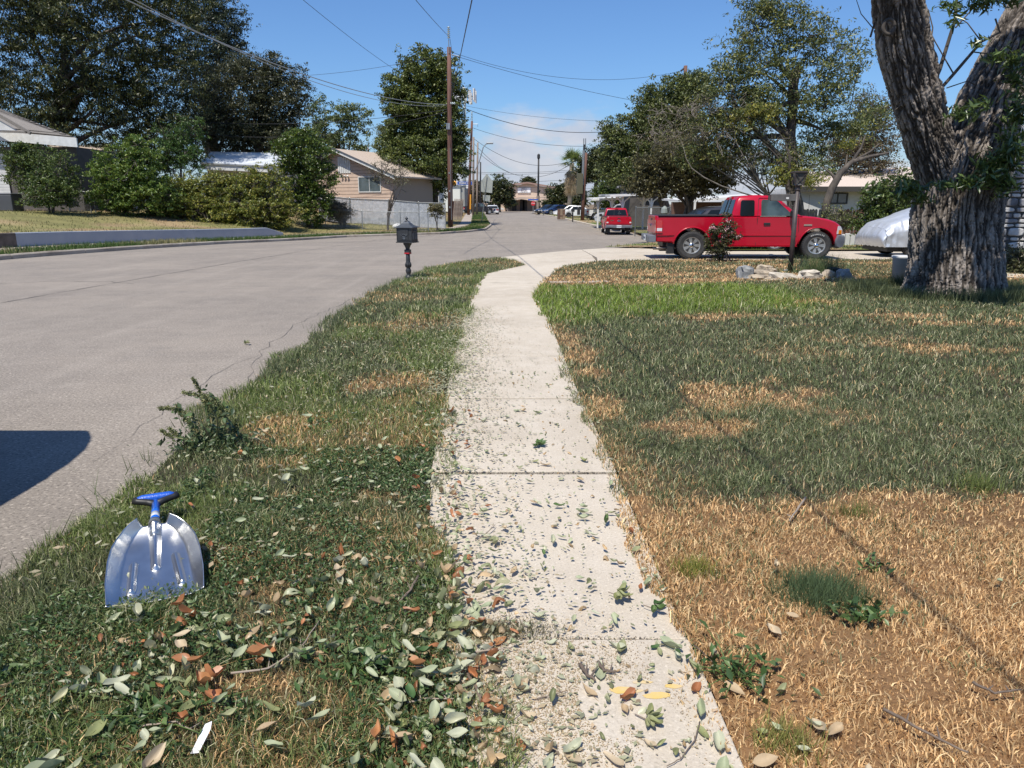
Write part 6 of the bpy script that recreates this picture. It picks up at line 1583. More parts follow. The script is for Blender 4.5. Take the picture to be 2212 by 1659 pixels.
MB().obox(pt(1058, 309.5, 100) - o2, (.9, .35, .2)).build('lamp_head', M_METAL, P2_, bevel=.05)
P1_, d1_ = upoles['tallest leaning pole of the left far row']; ins(P1_, d1_, (0, 0, 1.1), 6, .12); 
o1 = P1_.location
MB().path([d1_ * .97, pt(1032, 268, 92) - o1, pt(1032, 274, 92) - o1], .035, 5).build('side_arm', M_METAL, P1_)
MB().lathe([(.16, -.4), (.18, 0), (.16, .45)], 12, c=pt(1014, 286, 92) - o1 + Vector((0, -.3, 0))).build('transformer', M_WHT, P1_)
MB().path([pt(1016, 452, 91.7) - o1, pt(1016.5, 420, 91.7) - o1], .10, 6).build('yellow_guard', mat('guard_yellow', (.75, .33, .03), .6), P1_)
P3_, _ = upoles['leaning grey-brown pole right of the street light pole']
P5_, d5_ = upoles['slim black pole standing before the church']
MB().lathe([(.2, 0), (.28, .1), (.28, .7), (.1, .9)], 10, c=d5_).build('lamp_head', M_CABLE, P5_)
MB().path([(0, 0, -.2), (0, 0, 2.9)], .30, 10).build('base_sleeve', M_POLEG, P5_)
P4_, d4_ = upoles['thin black pole right of the school sign']
for s in (1, 2): MB().box(s * .9, s * .9 + .4, -.2, .2, d4_.z - 4 - s, d4_.z - 2.6 - s).build('transformer', M_METAL, P4_)
# cell tower
ct = thing('cell_tower', 'slender grey cell tower with white panel antennas behind the tall pole', 'cell tower', pt(1002, 430, 200)); oc = ct.location
MB().path([(0, 0, -6), pt(1004, 205, 200) - oc], [.55, .32], 12).build('mast', mat('tower_grey', (.33, .39, .38), .5), ct, smooth=True)
c = pt(1004, 210, 200) - oc
for i in range(12):
    a = 2 * math.pi * i / 12; R_ = 2.9
    MB().obox(c + Vector((R_ * math.cos(a), R_ * math.sin(a), .5 * (i % 2))), (.75, .35, 2.9), rz=a + math.pi / 2).build('panel_antenna', M_WHT, ct, bevel=.05)
for i in range(3):
    a = 2 * math.pi * i / 3 + .5; MB().beam(c + Vector((2.7 * math.cos(a), 2.7 * math.sin(a), .3)), c + Vector((2.7 * math.cos(a + 2.09), 2.7 * math.sin(a + 2.09), .3)), .2, .2).build('platform_rail', M_METAL, ct)
    MB().beam(c - Vector((0, 0, 1.6)), c + Vector((2.7 * math.cos(a), 2.7 * math.sin(a), 0)), .15, .15).build('strut', M_METAL, ct)

def cable(label, a, b, sag, r, n_=40, name='power_line', m=None, group=None):
    a, b = Vector(a), Vector(b)
    pts = [a.lerp(b, i / n_) - Vector((0, 0, 4 * sag * (i / n_) * (1 - i / n_))) for i in range(n_ + 1)]
    o = MB().path(pts, r * .72 if r > .013 else r, 5).build(name, m or M_CABLE, smooth=True); tag(o, label, 'cable', group); return o
pm = lambda dy: pt(971, dy, YP - .2)
cable('thick black service cable running from the tall pole straight overhead', pm(226), (.80, -2.0, 4.0), .12, .012)
q = pm(226)
cable('bundled grey cable crossing the dark elm down to the tall pole', pt(150, -60, 24), pt(966, 226, YP), .9, .028, m=mat('cable_grey', (.30, .32, .33), .5))
cable('second strand of the bundled cable crossing the dark elm', pt(170, -66, 24), pt(966, 228, YP), 1.15, .020, m=mat('cable_grey', (.30, .32, .33), .5))
cable('thin wire dropping from the top edge behind the round-topped tree', pt(560, -80, 30), pt(868, 160, 60), .2, .016)
cable('thin wire from the top edge to the tip of the tall pole', pt(800, -120, 20), pt(971, 80, YP), .1, .013)
cable('upper wire from the tall pole to the pole in the right trees', pt(974, 112, YP), pt(1470, 154, 60), 1.1, .016)
cable('second wire from the tall pole toward the right trees', pt(974, 118, YP), pt(1420, 226, 60), .25, .018)
cable('heavy wire sagging from the tall pole to the dense carport tree', pt(980, 224, YP), pt(1330, 282, 56), .75, .028)
cable('thin upper telephone wire to the dense carport tree', pt(1003, 228, 60), pt(1350, 262, 58), .3, .014)
cable('service wire from the left far poles toward the fan palm pole', pt(1021, 276, 92), pt(1262, 316, 80), .55, .028)
cable('lower wire from the left far poles across to the palm', pt(1024, 300, 100), pt(1225, 350, 108), 1.6, .035)
cable('wire over the dark live oak to the tall pole', pt(420, 262, 60), pt(968, 236, YP), .5, .022)
cable('lower pair wire over the dark live oak to the tall pole', pt(420, 286, 60), pt(968, 240, YP), .9, .024)
cable('faint high wire left of the tall pole', pt(500, 165, 60), pt(968, 116, YP), .5, .015)
cable('guy wire climbing beside the tall pole shaft', pt(985, 120, YP), pt(972, 224, YP - .3), .0, .02)
cable('wire dropping from the tall pole tip to the left far row', pt(972, 84, YP), pt(1020, 250, 92), 2.2, .02)
cable('wire from the left far row running on down the street', pt(1024, 310, 104), pt(1100, 372, 160), .5, .04)
for i, (a, b_, l_) in enumerate(((1030, 362, 'first'), (1032, 378, 'second'), (1030, 390, 'third'), (1031, 400, 'fourth'), (1034, 411, 'fifth'), (1010, 356, 'sixth'))):
    cable('%s highest of the distant wires spanning the cross street' % l_ if i < 5 else 'faint distant wire above the others spanning the cross street', pt(a - 120, b_ + 3, 165), pt(a + 260, b_ + 2 + i, 165), 1.2, .045)
cable('long sagging wire from the street light pole to the black church pole', pt(1034, 330, 104), pt(1230, 356, 108), 2.4, .035)

# signs --------------------------------------------------------------------
M_SIGNB = mat('sign_back', (.40, .42, .38), .45, .3, col2=(.46, .48, .44), scale=3)
Ysn = 74.0; s0 = pt(1040, 480, Ysn); s0.z = float(hz(Ysn)) + .12
ss_ = thing('school_crossing_sign', 'back of a grey pentagon road sign on a leaning post', 'road sign', s0)
top_ = pt(1052, 382, Ysn) - s0
MB().path([(0, 0, -.2), top_], .035, 8).build('post', M_METAL, ss_)
def signp(L, off, m_, name): 
    V = [pt(x, y, Ysn + off) - s0 for x, y in L]; V2 = [v + Vector((0, .02, 0)) for v in V]; n_ = len(V)
    return MB().add([tuple(v) for v in V] + [tuple(v) for v in V2], [tuple(range(n_)), tuple(reversed(range(n_, 2 * n_)))] + [(i, (i + 1) % n_, n_ + (i + 1) % n_, n_ + i) for i in range(n_)]).build(name, m_, ss_)
signp([(1039, 414), (1039, 392), (1051.5, 375), (1064.5, 392), (1063, 417)], .05, M_SIGNB, 'warning_plate')
signp([(1043, 421), (1044, 433), (1058, 436), (1059, 422)], .05, M_SIGNB, 'arrow_plate')
Yst = 132.0; s1 = pt(1151.5, 459, Yst); s1.z = float(hz(Yst)); st = thing('stop_sign', 'small red stop sign in front of the church porch', 'stop sign', s1)
c = pt(1151.5, 439.5, Yst) - s1
MB().path([(0, 0, -.1), (0, 0, c.z + .9)], .05, 6).build('post', M_METAL, st)
oct_ = MB().lathe([(.40, 0), (.40, .03)], 8, M=Matrix.Translation((0, -.06, c.z)) @ Matrix.Rotation(math.pi / 2, 4, 'X')).build('plate', mat('stop_red', (.55, .02, .03), .4), st)
text_mesh('STOP', .27, M_WLET, oct_, 'letters', Matrix.Translation((0, -.10, c.z)) @ SM)
MB().box(-.9, .9, -.03, .0, c.z + .55, c.z + .78).build('street_name_plate', mat('sign_blue', (.03, .09, .38), .4), st)
Ysg = 96.0; s2 = pt(995, 466, Ysg); s2.z = float(hz(Ysg)); sp = thing('street_name_sign', 'blue street name sign with an amber lamp beside the left far poles', 'street sign', s2)
c = pt(995, 396, Ysg) - s2
MB().path([(0, 0, -.1), (0, 0, c.z + .3)], .04, 6).build('post', M_METAL, sp)
bl = MB().box(-.35, 1.55, -.03, .0, c.z - .18, c.z + .22).build('name_plate', mat('sign_blue', (.03, .09, .38), .4), sp)
text_mesh('PEBBLE DR', .30, M_WLET, bl, 'letters', Matrix.Translation((.6, -.045, c.z + .02)) @ SM)
MB().lathe([(.02, -.2), (.3, 0), (.02, .2)], 8, M=Matrix.Translation((-.75, 0, c.z + .05)) @ Matrix.Rotation(math.pi / 2, 4, 'X')).build('amber_lamp', mat('amber', (.8, .35, .02), .4), sp)

# small roadside things on the far right
q = rpt(1212, 474, 84, .1); sp_ = thing('stone_pillar', 'small brick and stone mailbox pillar by the far white sedans', 'pillar', q)
for i in range(8):
    for j in range(3): MB().obox((-.29 + j * .29, -.35, .08 + i * .145), (.27, .18, .125), rz=random.uniform(-.04, .04)).build('brick', random.choice([mat('pillar_brick', (.20, .11, .075), .9), mat('pillar_stone', (.27, .20, .14), .9), mat('pillar_dark', (.13, .08, .06), .9)]), sp_)
MB().box(-.42, .42, -.3, .3, 0, 1.16).build('core', M_DIRTC, sp_)
q = rpt(1237, 478, 75, .1); ml = thing('black_mailbox', 'black mailbox on a thin post near the brown pole', 'mailbox', q)
MB().box(-.06, .06, -.06, .06, 0, 1.0).build('post', M_BLK, ml); MB().extr([(-.16, 0), (.16, 0), (.16, .2), (.1, .32), (-.1, .32), (-.16, .2)], -.28, .28, lambda u, v, w: (u, w, 1.0 + v)).build('box', M_BLK, ml, bevel=.01)
q = rpt(1178, 461, 118, .1); ml = thing('red_post_box', 'thin black mailbox post near the black car', 'mailbox', q)
MB().box(-.06, .06, -.06, .06, 0, 1.0).build('post', M_BLK, ml); MB().box(-.2, .2, -.3, .3, 1.0, 1.35).build('box', M_BLK, ml, bevel=.05)
b_ = thing('trash_bin', 'white plastic planter pot half hidden by the big trunk', 'pot', (7.02, 14.6, .03))
c = pt(1948, 560, 14.6); b_.location.x = c.x
MB().lathe([(.13, 0), (.17, .46), (.19, .47), (.19, .52), (.15, .52)], 16, sx=1, sy=1).build('pot', M_WHTW, b_, smooth=True)
bd = thing('yard_clutter', 'white edging blocks behind the rose bush', 'edging', (0, 0, 0))
for i, dx in enumerate(range(1745, 1880, 11)): c = pt(dx, 490, 29); MB().obox((c.x, 29, float(hz(29)) + .30), (.17, .12, random.uniform(.38, .5)), rz=random.uniform(-.1, .1)).build('block', M_WHTW, bd, bevel=.02)
bf = thing('blue_toy', 'small blue plastic bottle on the yard edging', 'bottle', pt(1795, 458, 28.6)); MB().lathe([(.05, -.1), (.06, .06), (.02, .12)], 8).build('bottle', mat('blue_plastic', (.03, .08, .5), .4), bf)
rk = thing('yard_rock', 'pale rock at the foot of the slatted fence', 'rock', fpt(858, 470, 54)); MB().lathe([(.28, -.1), (.34, .1), (.2, .28), (.02, .32)], 8, sx=1.2).build('rock', M_WHTW, rk)
# ---------------------------------------------------------------- mailbox
M_CAST = mat('cast_black', (.022, .023, .025), .42, col2=(.035, .036, .038), scale=20, bump=.2, bscale=60)
M_CASTR = mat('cast_roof', (.075, .085, .10), .40, col2=(.10, .11, .125), scale=14)
g0 = gp(883, 605); mbx = thing('mailbox', 'ornate black cast mailbox with a hipped roof on a post at the street edge', 'mailbox', (g0.x, g0.y, .03), math.radians(-19)); mbx.scale = (.89, .89, .89)
S = 1 / 103.6   # measured units to metres at that distance
post = [(.085, -.05), (.085, .04), (.06, .07), (.045, .10), (.062, .15), (.068, .19), (.05, .235), (.045, .25), (.062, .27), (.064, .36), (.052, .39), (.05, .44), (.044, .70)]
MB().lathe(post, 20).build('post', M_CAST, mbx, smooth=True)
for i in range(10):
    a = 2 * math.pi * i / 10; MB().path([(.064 * math.cos(a), .064 * math.sin(a), .27), (.069 * math.cos(a), .069 * math.sin(a), .32), (.058 * math.cos(a), .058 * math.sin(a), .38)], [.006, .011, .004], 5).build('leaf_relief', M_CAST, mbx, smooth=True)
MB().lathe([(.047, .43), (.048, .47)], 16).build('pale_band', mat('band_grey', (.30, .31, .27), .6), mbx)
MB().box(-.060, .060, -.060, .060, .57, .675).build('collar', M_CAST, mbx, bevel=.004)
MB().box(-.063, .063, -.063, .063, .578, .606).build('red_band', mat('band_red', (.45, .01, .02), .4), mbx)
MB().lathe([(.055, .675), (.055, .71), (.075, .76), (.105, .80), (.108, .835)], 4, rot=0).build('bracket', M_CAST, mbx, bevel=.006)
MB().box(-.215, .215, -.17, .17, .835, .858).build('base_plate', M_CAST, mbx, bevel=.005)
MB().box(-.195, .195, -.15, .15, .858, 1.175).build('box', M_CAST, mbx, bevel=.004)
for z in (.872, .890): MB().box(-.203, .203, -.158, .158, z, z + .008).build('moulding', M_CAST, mbx)
for x in (-.185, -.10, .10, .185): MB().box(x - .008, x + .008, -.160, -.150, .90, 1.165).build('pilaster', M_CAST, mbx)
dr = MB().box(-.092, .092, -.162, -.150, .905, 1.15).build('door', M_CAST, mbx, bevel=.004)
MB().path([(.05 * math.cos(a) * 1.0, -.172, 1.005 + .028 * math.sin(a)) for a in np.linspace(0, 2 * math.pi, 17)], .0055, 6).build('ring', M_CASTR, dr, smooth=True)
for s in (-1, 1):
    MB().path([(s * .05, -.17, 1.005), (s * .07, -.174, .995), (s * .082, -.172, 1.02), (s * .075, -.17, 1.04)], .005, 5).build('scroll', M_CASTR, dr, smooth=True)
    MB().path([(s * .02, -.166, .975), (s * .035, -.168, .94), (s * .02, -.166, .92)], .004, 5).build('scroll', M_CASTR, dr, smooth=True)
MB().box(-.03, .03, -.168, -.160, .915, .965).build('slot', M_CASTR, dr)
for s in (-1, 1):
    for y in (-.09, 0, .09): MB().box(s * .199 - .006, s * .199 + .006, y - .028, y + .028, .92, 1.06).build('side_panel', M_CASTR, mbx)
    MB().path([(s * .203, .05 * math.cos(a), 1.12 + .022 * math.sin(a)) for a in np.linspace(0, 2 * math.pi, 13)], .006, 5).build('side_relief', M_CASTR, mbx, smooth=True)
roof = MB(); pr = [(1.0, 1.175), (1.0, 1.19), (.72, 1.215), (.47, 1.25), (.30, 1.29), (.22, 1.32)]
for k, (s_, z) in enumerate(pr): roof.v += [(-.235 * s_, -.19 * s_, z), (.235 * s_, -.19 * s_, z), (.235 * s_, .19 * s_, z), (-.235 * s_, .19 * s_, z)]
for k in range(len(pr) - 1):
    for j in range(4): roof.f.append((k * 4 + j, k * 4 + (j + 1) % 4, (k + 1) * 4 + (j + 1) % 4, (k + 1) * 4 + j))
roof.f += [(3, 2, 1, 0), tuple((len(pr) - 1) * 4 + j for j in range(4))]
rf = roof.build('roof', M_CASTR, mbx)
for z0, s0_ in ((1.195, .94), (1.207, .82), (1.222, .67), (1.238, .56), (1.256, .455), (1.275, .37)):
    MB().box(-.235 * s0_ - .004, .235 * s0_ + .004, -.19 * s0_ - .004, .19 * s0_ + .004, z0, z0 + .004).build('shingle_line', M_CASTR, rf)
MB().lathe([(.055, 1.318), (.055, 1.328), (.025, 1.338), (.018, 1.352), (.036, 1.372), (.036, 1.386), (.014, 1.41), (.010, 1.425), (.001, 1.43)], 16).build('finial', M_CAST, mbx, smooth=True)

# ---------------------------------------------------------------- grain scoop lying on the verge
def alu():
    m = mat('aluminium', (.70, .70, .69), .32, 1.0, col2=(.60, .60, .60), scale=14, bump=.05, bscale=30)
    return m
scoop = thing('shovel', 'shiny aluminium scoop shovel with blue grip lying on the verge', 'shovel', (-1.375, 2.50, .048), math.radians(25))
nu, nv = 96, 84; LB = .47
def bw(v):  # half width along the blade, v = 0 at the cutting lip, 1 at the heel
    return float(np.interp(v, [0, .25, .5, .70, .82, .90, .96, 1.0], [.186, .192, .186, .170, .150, .128, .100, .066]))
VV = []
for i in range(nv):
    v = i / (nv - 1); hw_ = bw(v) * .92; yv = v * LB
    for j in range(nu):
        u = -1 + 2 * j / (nu - 1); x = u * hw_
        side_ = max(0, (abs(u) - .70) / .30); z = .070 * side_ ** 1.4 * (.30 + .70 * min(1, v * 1.6)) * (1 - .3 * v)
        heel = max(0, (v - .80) / .20); z += .030 * heel ** 2 - .0
        # flat pan that widens toward the lip
        # pressed ribs
        for cx, v0, v1, sl_ in ((-.085, .16, .52, .02), (.085, .16, .56, -.05), (0.0, .42, 1.0, 0)):
            cx_ = cx + sl_ * (v - .35)
            w_ = .017 if cx else .018 + .016 * max(0, v - .5)
            dd = math.hypot((x - cx_) / w_, max(0, v0 - v, v - v1) * LB / .012)
            h_ = .018 if cx else .022
            z += h_ * max(0, 1 - dd * dd) ** 1.0 if dd < 1 else 0
        VV.append((x, yv - .012 * (1 - v) * (u * u) * 0, z))
VV = np.array(VV)
tip_ = .21
ca, sa = math.cos(tip_), math.sin(tip_)
VR = np.column_stack([VV[:, 0], VV[:, 1] * ca - VV[:, 2] * sa, VV[:, 1] * sa + VV[:, 2] * ca + .012])
F = np.array([(a * nu + b, a * nu + b + 1, (a + 1) * nu + b + 1, (a + 1) * nu + b) for a in range(nv - 1) for b in range(nu - 1)])
bl = npmesh('blade', VR, F, alu(), parent=scoop, smooth=True)
sm = bl.modifiers.new('thickness', 'SOLIDIFY'); sm.thickness = .0022
def S3(x, y, z): return (x, y * ca - z * sa, y * sa + z * ca + .012)
MB().path([S3(0, LB - .06, .010), S3(0, LB + .05, .016)], [.021, .023], 20).build('socket', mat('steel_socket', (.5, .5, .48), .3, .9), scoop, smooth=True)
p0 = Vector(S3(0, LB + .03, .015)); p1 = Vector((.0, LB + .33, .110))
M_BLUEG = mat('blue_grip', (.012, .085, .46), .35, col2=(.02, .11, .52), scale=30, bump=.25, bscale=120)
sh = MB().path([p0, p1], [.0185, .0185], 20).build('shaft', mat('blue_tube', (.008, .13, .62), .25, coat=.6), scoop, smooth=True)
q0 = p0.lerp(p1, .22); q1 = p0.lerp(p1, .40); MB().path([q0, q1], [.0192, .0192], 16).build('label_band', mat('label_silver', (.5, .52, .55), .4), sh, smooth=True)
MB().lathe([(.024, -.012), (.026, 0), (.024, .012)], 16, M=Matrix.Translation(p0) @ (p1 - p0).to_track_quat('Z', 'Y').to_matrix().to_4x4()).build('ferrule', M_METAL, sh)
hd = MB(); hd.path([p1 + Vector((-.088, .020, .012)), p1 + Vector((-.06, .030, .012)), p1 + Vector((.06, .030, .012)), p1 + Vector((.088, .020, .012))], [.013, .021, .021, .013], 18)
hh = hd.build('hand_grip', M_BLUEG, scoop, smooth=True)
yk = MB(); yk.path([p1 - (p1 - p0) * .12, p1 + Vector((-.035, .0, .004)), p1 + Vector((-.078, .014, .010)), p1 + Vector((-.092, .026, .012))], [.017, .016, .015, .019], 12)
yk.path([p1 - (p1 - p0) * .12, p1 + Vector((.035, .0, .004)), p1 + Vector((.078, .014, .010)), p1 + Vector((.092, .026, .012))], [.017, .016, .015, .019], 12)
yk.build('grip_yoke', M_BLK, scoop, smooth=True)

# ---------------------------------------------------------------- yard lantern on a post
YL = gp(1706, 592).y; lb = gp(1706, 592); M_BRZ = mat('bronze_paint', (.050, .040, .040), .5, col2=(.085, .065, .06), scale=6, bump=.2)
lamp = thing('yard_lantern', 'dark bronze lantern post with a name-board arm rising from the rock border', 'lamp post', (lb.x, lb.y, .03))
ol = lamp.location; tz = pt(1722, 411, YL).z - .03
MB().path([(0, 0, -.1), (0, 0, tz)], [.055, .047], 20).build('post', M_BRZ, lamp, smooth=True)
bz0, bz1 = pt(1722, 434, YL).z - .03, pt(1722, 419.5, YL).z - .03; bx0 = pt(1665, 426, YL).x - lb.x
MB().box(bx0, .05, -.035, .035, bz0, bz1).build('name_board', mat('board_grey', (.09, .085, .085), .6, col2=(.14, .135, .13), scale=5), lamp, bevel=.006)
MB().box(bx0 - .05, bx0 + .01, -.030, .030, bz0 + .02, bz1 - .02).build('board_end', M_BRZ, lamp)
MB().box(-.25, -.19, -.040, -.034, bz0 + .04, bz0 + .08).build('chipped_patch', M_WHT, lamp)
MB().path([(-.06 - .16 * math.cos(a) - .10, 0, bz0 - .02 - .10 * math.sin(a)) for a in np.linspace(.3, math.pi - .1, 12)], .008, 6).build('scroll_bracket', M_BRZ, lamp, smooth=True)
z0 = tz; z1 = pt(1722, 404, YL).z - .03; zt = pt(1722, 370, YL).z - .03; zl = pt(1722, 401, YL).z - .03
MB().lathe([(.05, z0 - .02), (.065, z0 + .01), (.05, z0 + .04), (.055, zl - .02), (.085, zl), (.085, zl + .015)], 16).build('neck', M_BRZ, lamp, smooth=True)
cg = MB(); hb_, ht_ = .085, .125; zt_ = zt - .035
MB().lathe([(hb_ * 1.32, zl + .012), (hb_ * 1.2, zl + .04), (ht_ * 1.30, zt_)], 4, rot=0).build('glass', mat('lantern_glass', (.10, .10, .095), .15, col2=(.16, .155, .14), scale=6), lamp)
for sx, sy in ((-1, -1), (1, -1), (1, 1), (-1, 1)):
    MB().beam((sx * hb_, sy * hb_, zl), (sx * ht_, sy * ht_, zt_), .018, .018).build('frame_bar', M_BRZ, lamp)
for (ax, ay), (bx, by) in (((-1, -1), (1, -1)), ((1, -1), (1, 1)), ((1, 1), (-1, 1)), ((-1, 1), (-1, -1))):
    MB().beam((ax * hb_ * 1.02, ay * hb_ * 1.02, zl + .02), (bx * ht_ * 1.02, by * ht_ * 1.02, zt_), .008, .010).build('cross_bar', M_BRZ, lamp)
    MB().beam((bx * hb_ * 1.02, by * hb_ * 1.02, zl + .02), (ax * ht_ * 1.02, ay * ht_ * 1.02, zt_), .008, .010).build('cross_bar', M_BRZ, lamp)
MB().box(-.145, .145, -.145, .145, zt_, zt_ + .02).box(-.13, .13, -.13, .13, zt_ + .02, zt).build('cap', M_BRZ, lamp, bevel=.006)

# ---------------------------------------------------------------- rock border round the lantern
rbd = thing('rock_border', 'broken ring of pale and grey limestone rocks around the lantern post', 'rock border', (lb.x - .1, lb.y - .6, .02)); ob = rbd.location
M_LIME = mat('limestone', (.44, .36, .26), .85, col2=(.18, .15, .12), scale=9, bump=.8, bscale=24, lo=.4, hi=.7); M_LIMW = mat('limestone_white', (.60, .53, .43), .8, col2=(.30, .27, .22), scale=7, bump=.8, bscale=26); M_LIMG = mat('limestone_grey_shaded', (.14, .145, .15), .85, col2=(.30, .30, .29), scale=8, bump=.8, bscale=24)  # darker mixes carry dirt and shading; the grey also paints a shaded stone
def rock(dx, dy, w, h, m, dpt=.22, Y_=None, rot=0.0, seed=0):
    """dx, dy = middle of the rock as measured; w, h in the same units"""
    Yr = Y_ or gp(dx, 606).y; c = pt(dx, dy, Yr) - ob; k = Yr / (FPX / KD); sx, sz = w * k / 2 * 1.05, h * k / 2 * 1.95
    rs = np.random.default_rng(seed + int(dx)); V = []; 
    n1, n2 = 7, 12
    for i in range(n1 + 1):
        ph_ = math.pi * i / n1
        for j in range(n2):
            t = 2 * math.pi * j / n2
            d = [math.sin(ph_) * math.cos(t), math.sin(ph_) * math.sin(t), math.cos(ph_)]
            d = [math.copysign(abs(q) ** .55, q) for q in d]
            r = .74 + .46 * rs.random() if 0 < i < n1 else 1.0
            V.append(Vector((d[0] * sx * r, d[1] * dpt / 2 * r, d[2] * sz * (.86 + .22 * rs.random() if 0 < i < n1 else .95))))
    R_ = Matrix.Rotation(rot, 3, 'Y') @ Matrix.Rotation(rs.uniform(-.3, .3), 3, 'Z')
    mb = MB().add([tuple(R_ @ v + c) for v in V], [(i * n2 + j, i * n2 + (j + 1) % n2, (i + 1) * n2 + (j + 1) % n2, (i + 1) * n2 + j) for i in range(n1) for j in range(n2)])
    return mb.build('rock', m, rbd, bevel=0)
for a in ((1610, 597, 34, 24, M_LIMG, .3, 15.3, .1), (1603, 586, 16, 8, M_LIME, .2, 15.5), (1612, 609, 16, 12, M_LIMG, .25, 15.1), (1640, 592, 58, 10, M_LIME, .3, 15.5, .05), (1652, 584, 34, 12, M_LIME, .25, 15.9, .12), (1663, 590, 26, 12, M_LIME, .25, 15.8, .2),
          (1645, 600, 30, 6, M_LIME, .25, 15.2), (1632, 604, 28, 12, M_LIME, .25, 15.1), (1655, 606, 34, 6, M_LIME, .3, 15.1), (1682, 610, 46, 8, M_LIME, .3, 15.0, .1), (1618, 613, 24, 8, M_LIME, .25, 14.9),
          (1695, 601, 60, 12, M_LIMW, .3, 15.3, .14), (1650, 614, 30, 9, M_LIMW, .25, 14.8), (1712, 615, 20, 9, M_LIMW, .2, 14.9), (1748, 602, 50, 20, M_LIMW, .35, 15.2, -.04), (1788, 598, 20, 16, M_LIME, .25, 15.4, .3), (1795, 606, 46, 6, M_LIME, .3, 15.2, .03),
          (1780, 614, 30, 8, M_LIMW, .25, 14.9, -.2), (1822, 604, 30, 24, M_LIMG, .35, 15.2), (1800, 594, 34, 18, mat('near_black', (.02, .022, .028), .8), .35, 16.0, .15), (1752, 613, 18, 6, M_LIME, .2, 14.9), (1700, 588, 22, 6, M_LIMG, .2, 16.9), (1735, 590, 22, 6, M_LIMG, .2, 16.9), (1840, 607, 10, 10, M_LIMG, .2, 15.3)):  # one lump of the ring is coloured near black
    rock(*a)
n_ = 900; bx_, by_ = RNG.normal(pt(1775, 570, 16.2).x, .26, n_), RNG.normal(16.2, .2, n_)
simple_grass('grass_tuft', 'wispy tall green grass tuft growing between the rocks', bx_, by_, np.full(n_, .03), .42, .008, (.10, .16, .06), (.25, .28, .12), .3)

# ---------------------------------------------------------------- the big forked tree
bt = thing('big_tree', 'massive grey trunk with deeply furrowed bark forking in two on the right', 'tree', (7.47, 12.7, 0))
M_OLD = bpy.data.materials.new('old_bark'); M_OLD.use_nodes = True; nt = M_OLD.node_tree; bb = nt.nodes['Principled BSDF']; L = nt.links.new
at_ = nt.nodes.new('ShaderNodeAttribute'); at_.attribute_name = 'tint'; tcx = nt.nodes.new('ShaderNodeTexCoord'); mpx = nt.nodes.new('ShaderNodeMapping'); mpx.inputs['Scale'].default_value = (1, 1, .35); L(tcx.outputs['Object'], mpx.inputs[0])
nz = nt.nodes.new('ShaderNodeTexNoise'); nz.inputs['Scale'].default_value = 32; nz.inputs['Detail'].default_value = 8; L(mpx.outputs[0], nz.inputs['Vector'])
mr = nt.nodes.new('ShaderNodeMapRange'); L(nz.outputs[0], mr.inputs[0]); mr.inputs[1].default_value = .35; mr.inputs[2].default_value = .7; mr.inputs[3].default_value = .55; mr.inputs[4].default_value = 1.25
mm = nt.nodes.new('ShaderNodeVectorMath'); mm.operation = 'SCALE'; L(at_.outputs['Color'], mm.inputs[0]); L(mr.outputs[0], mm.inputs['Scale']); L(mm.outputs[0], bb.inputs['Base Color'])
bb.inputs['Roughness'].default_value = .9; bb.inputs['Specular IOR Level'].default_value = .2
bpn = nt.nodes.new('ShaderNodeBump'); bpn.inputs['Strength'].default_value = .9; bpn.inputs['Distance'].default_value = .02; L(nz.outputs[0], bpn.inputs['Height']); L(bpn.outputs[0], bb.inputs['Normal'])
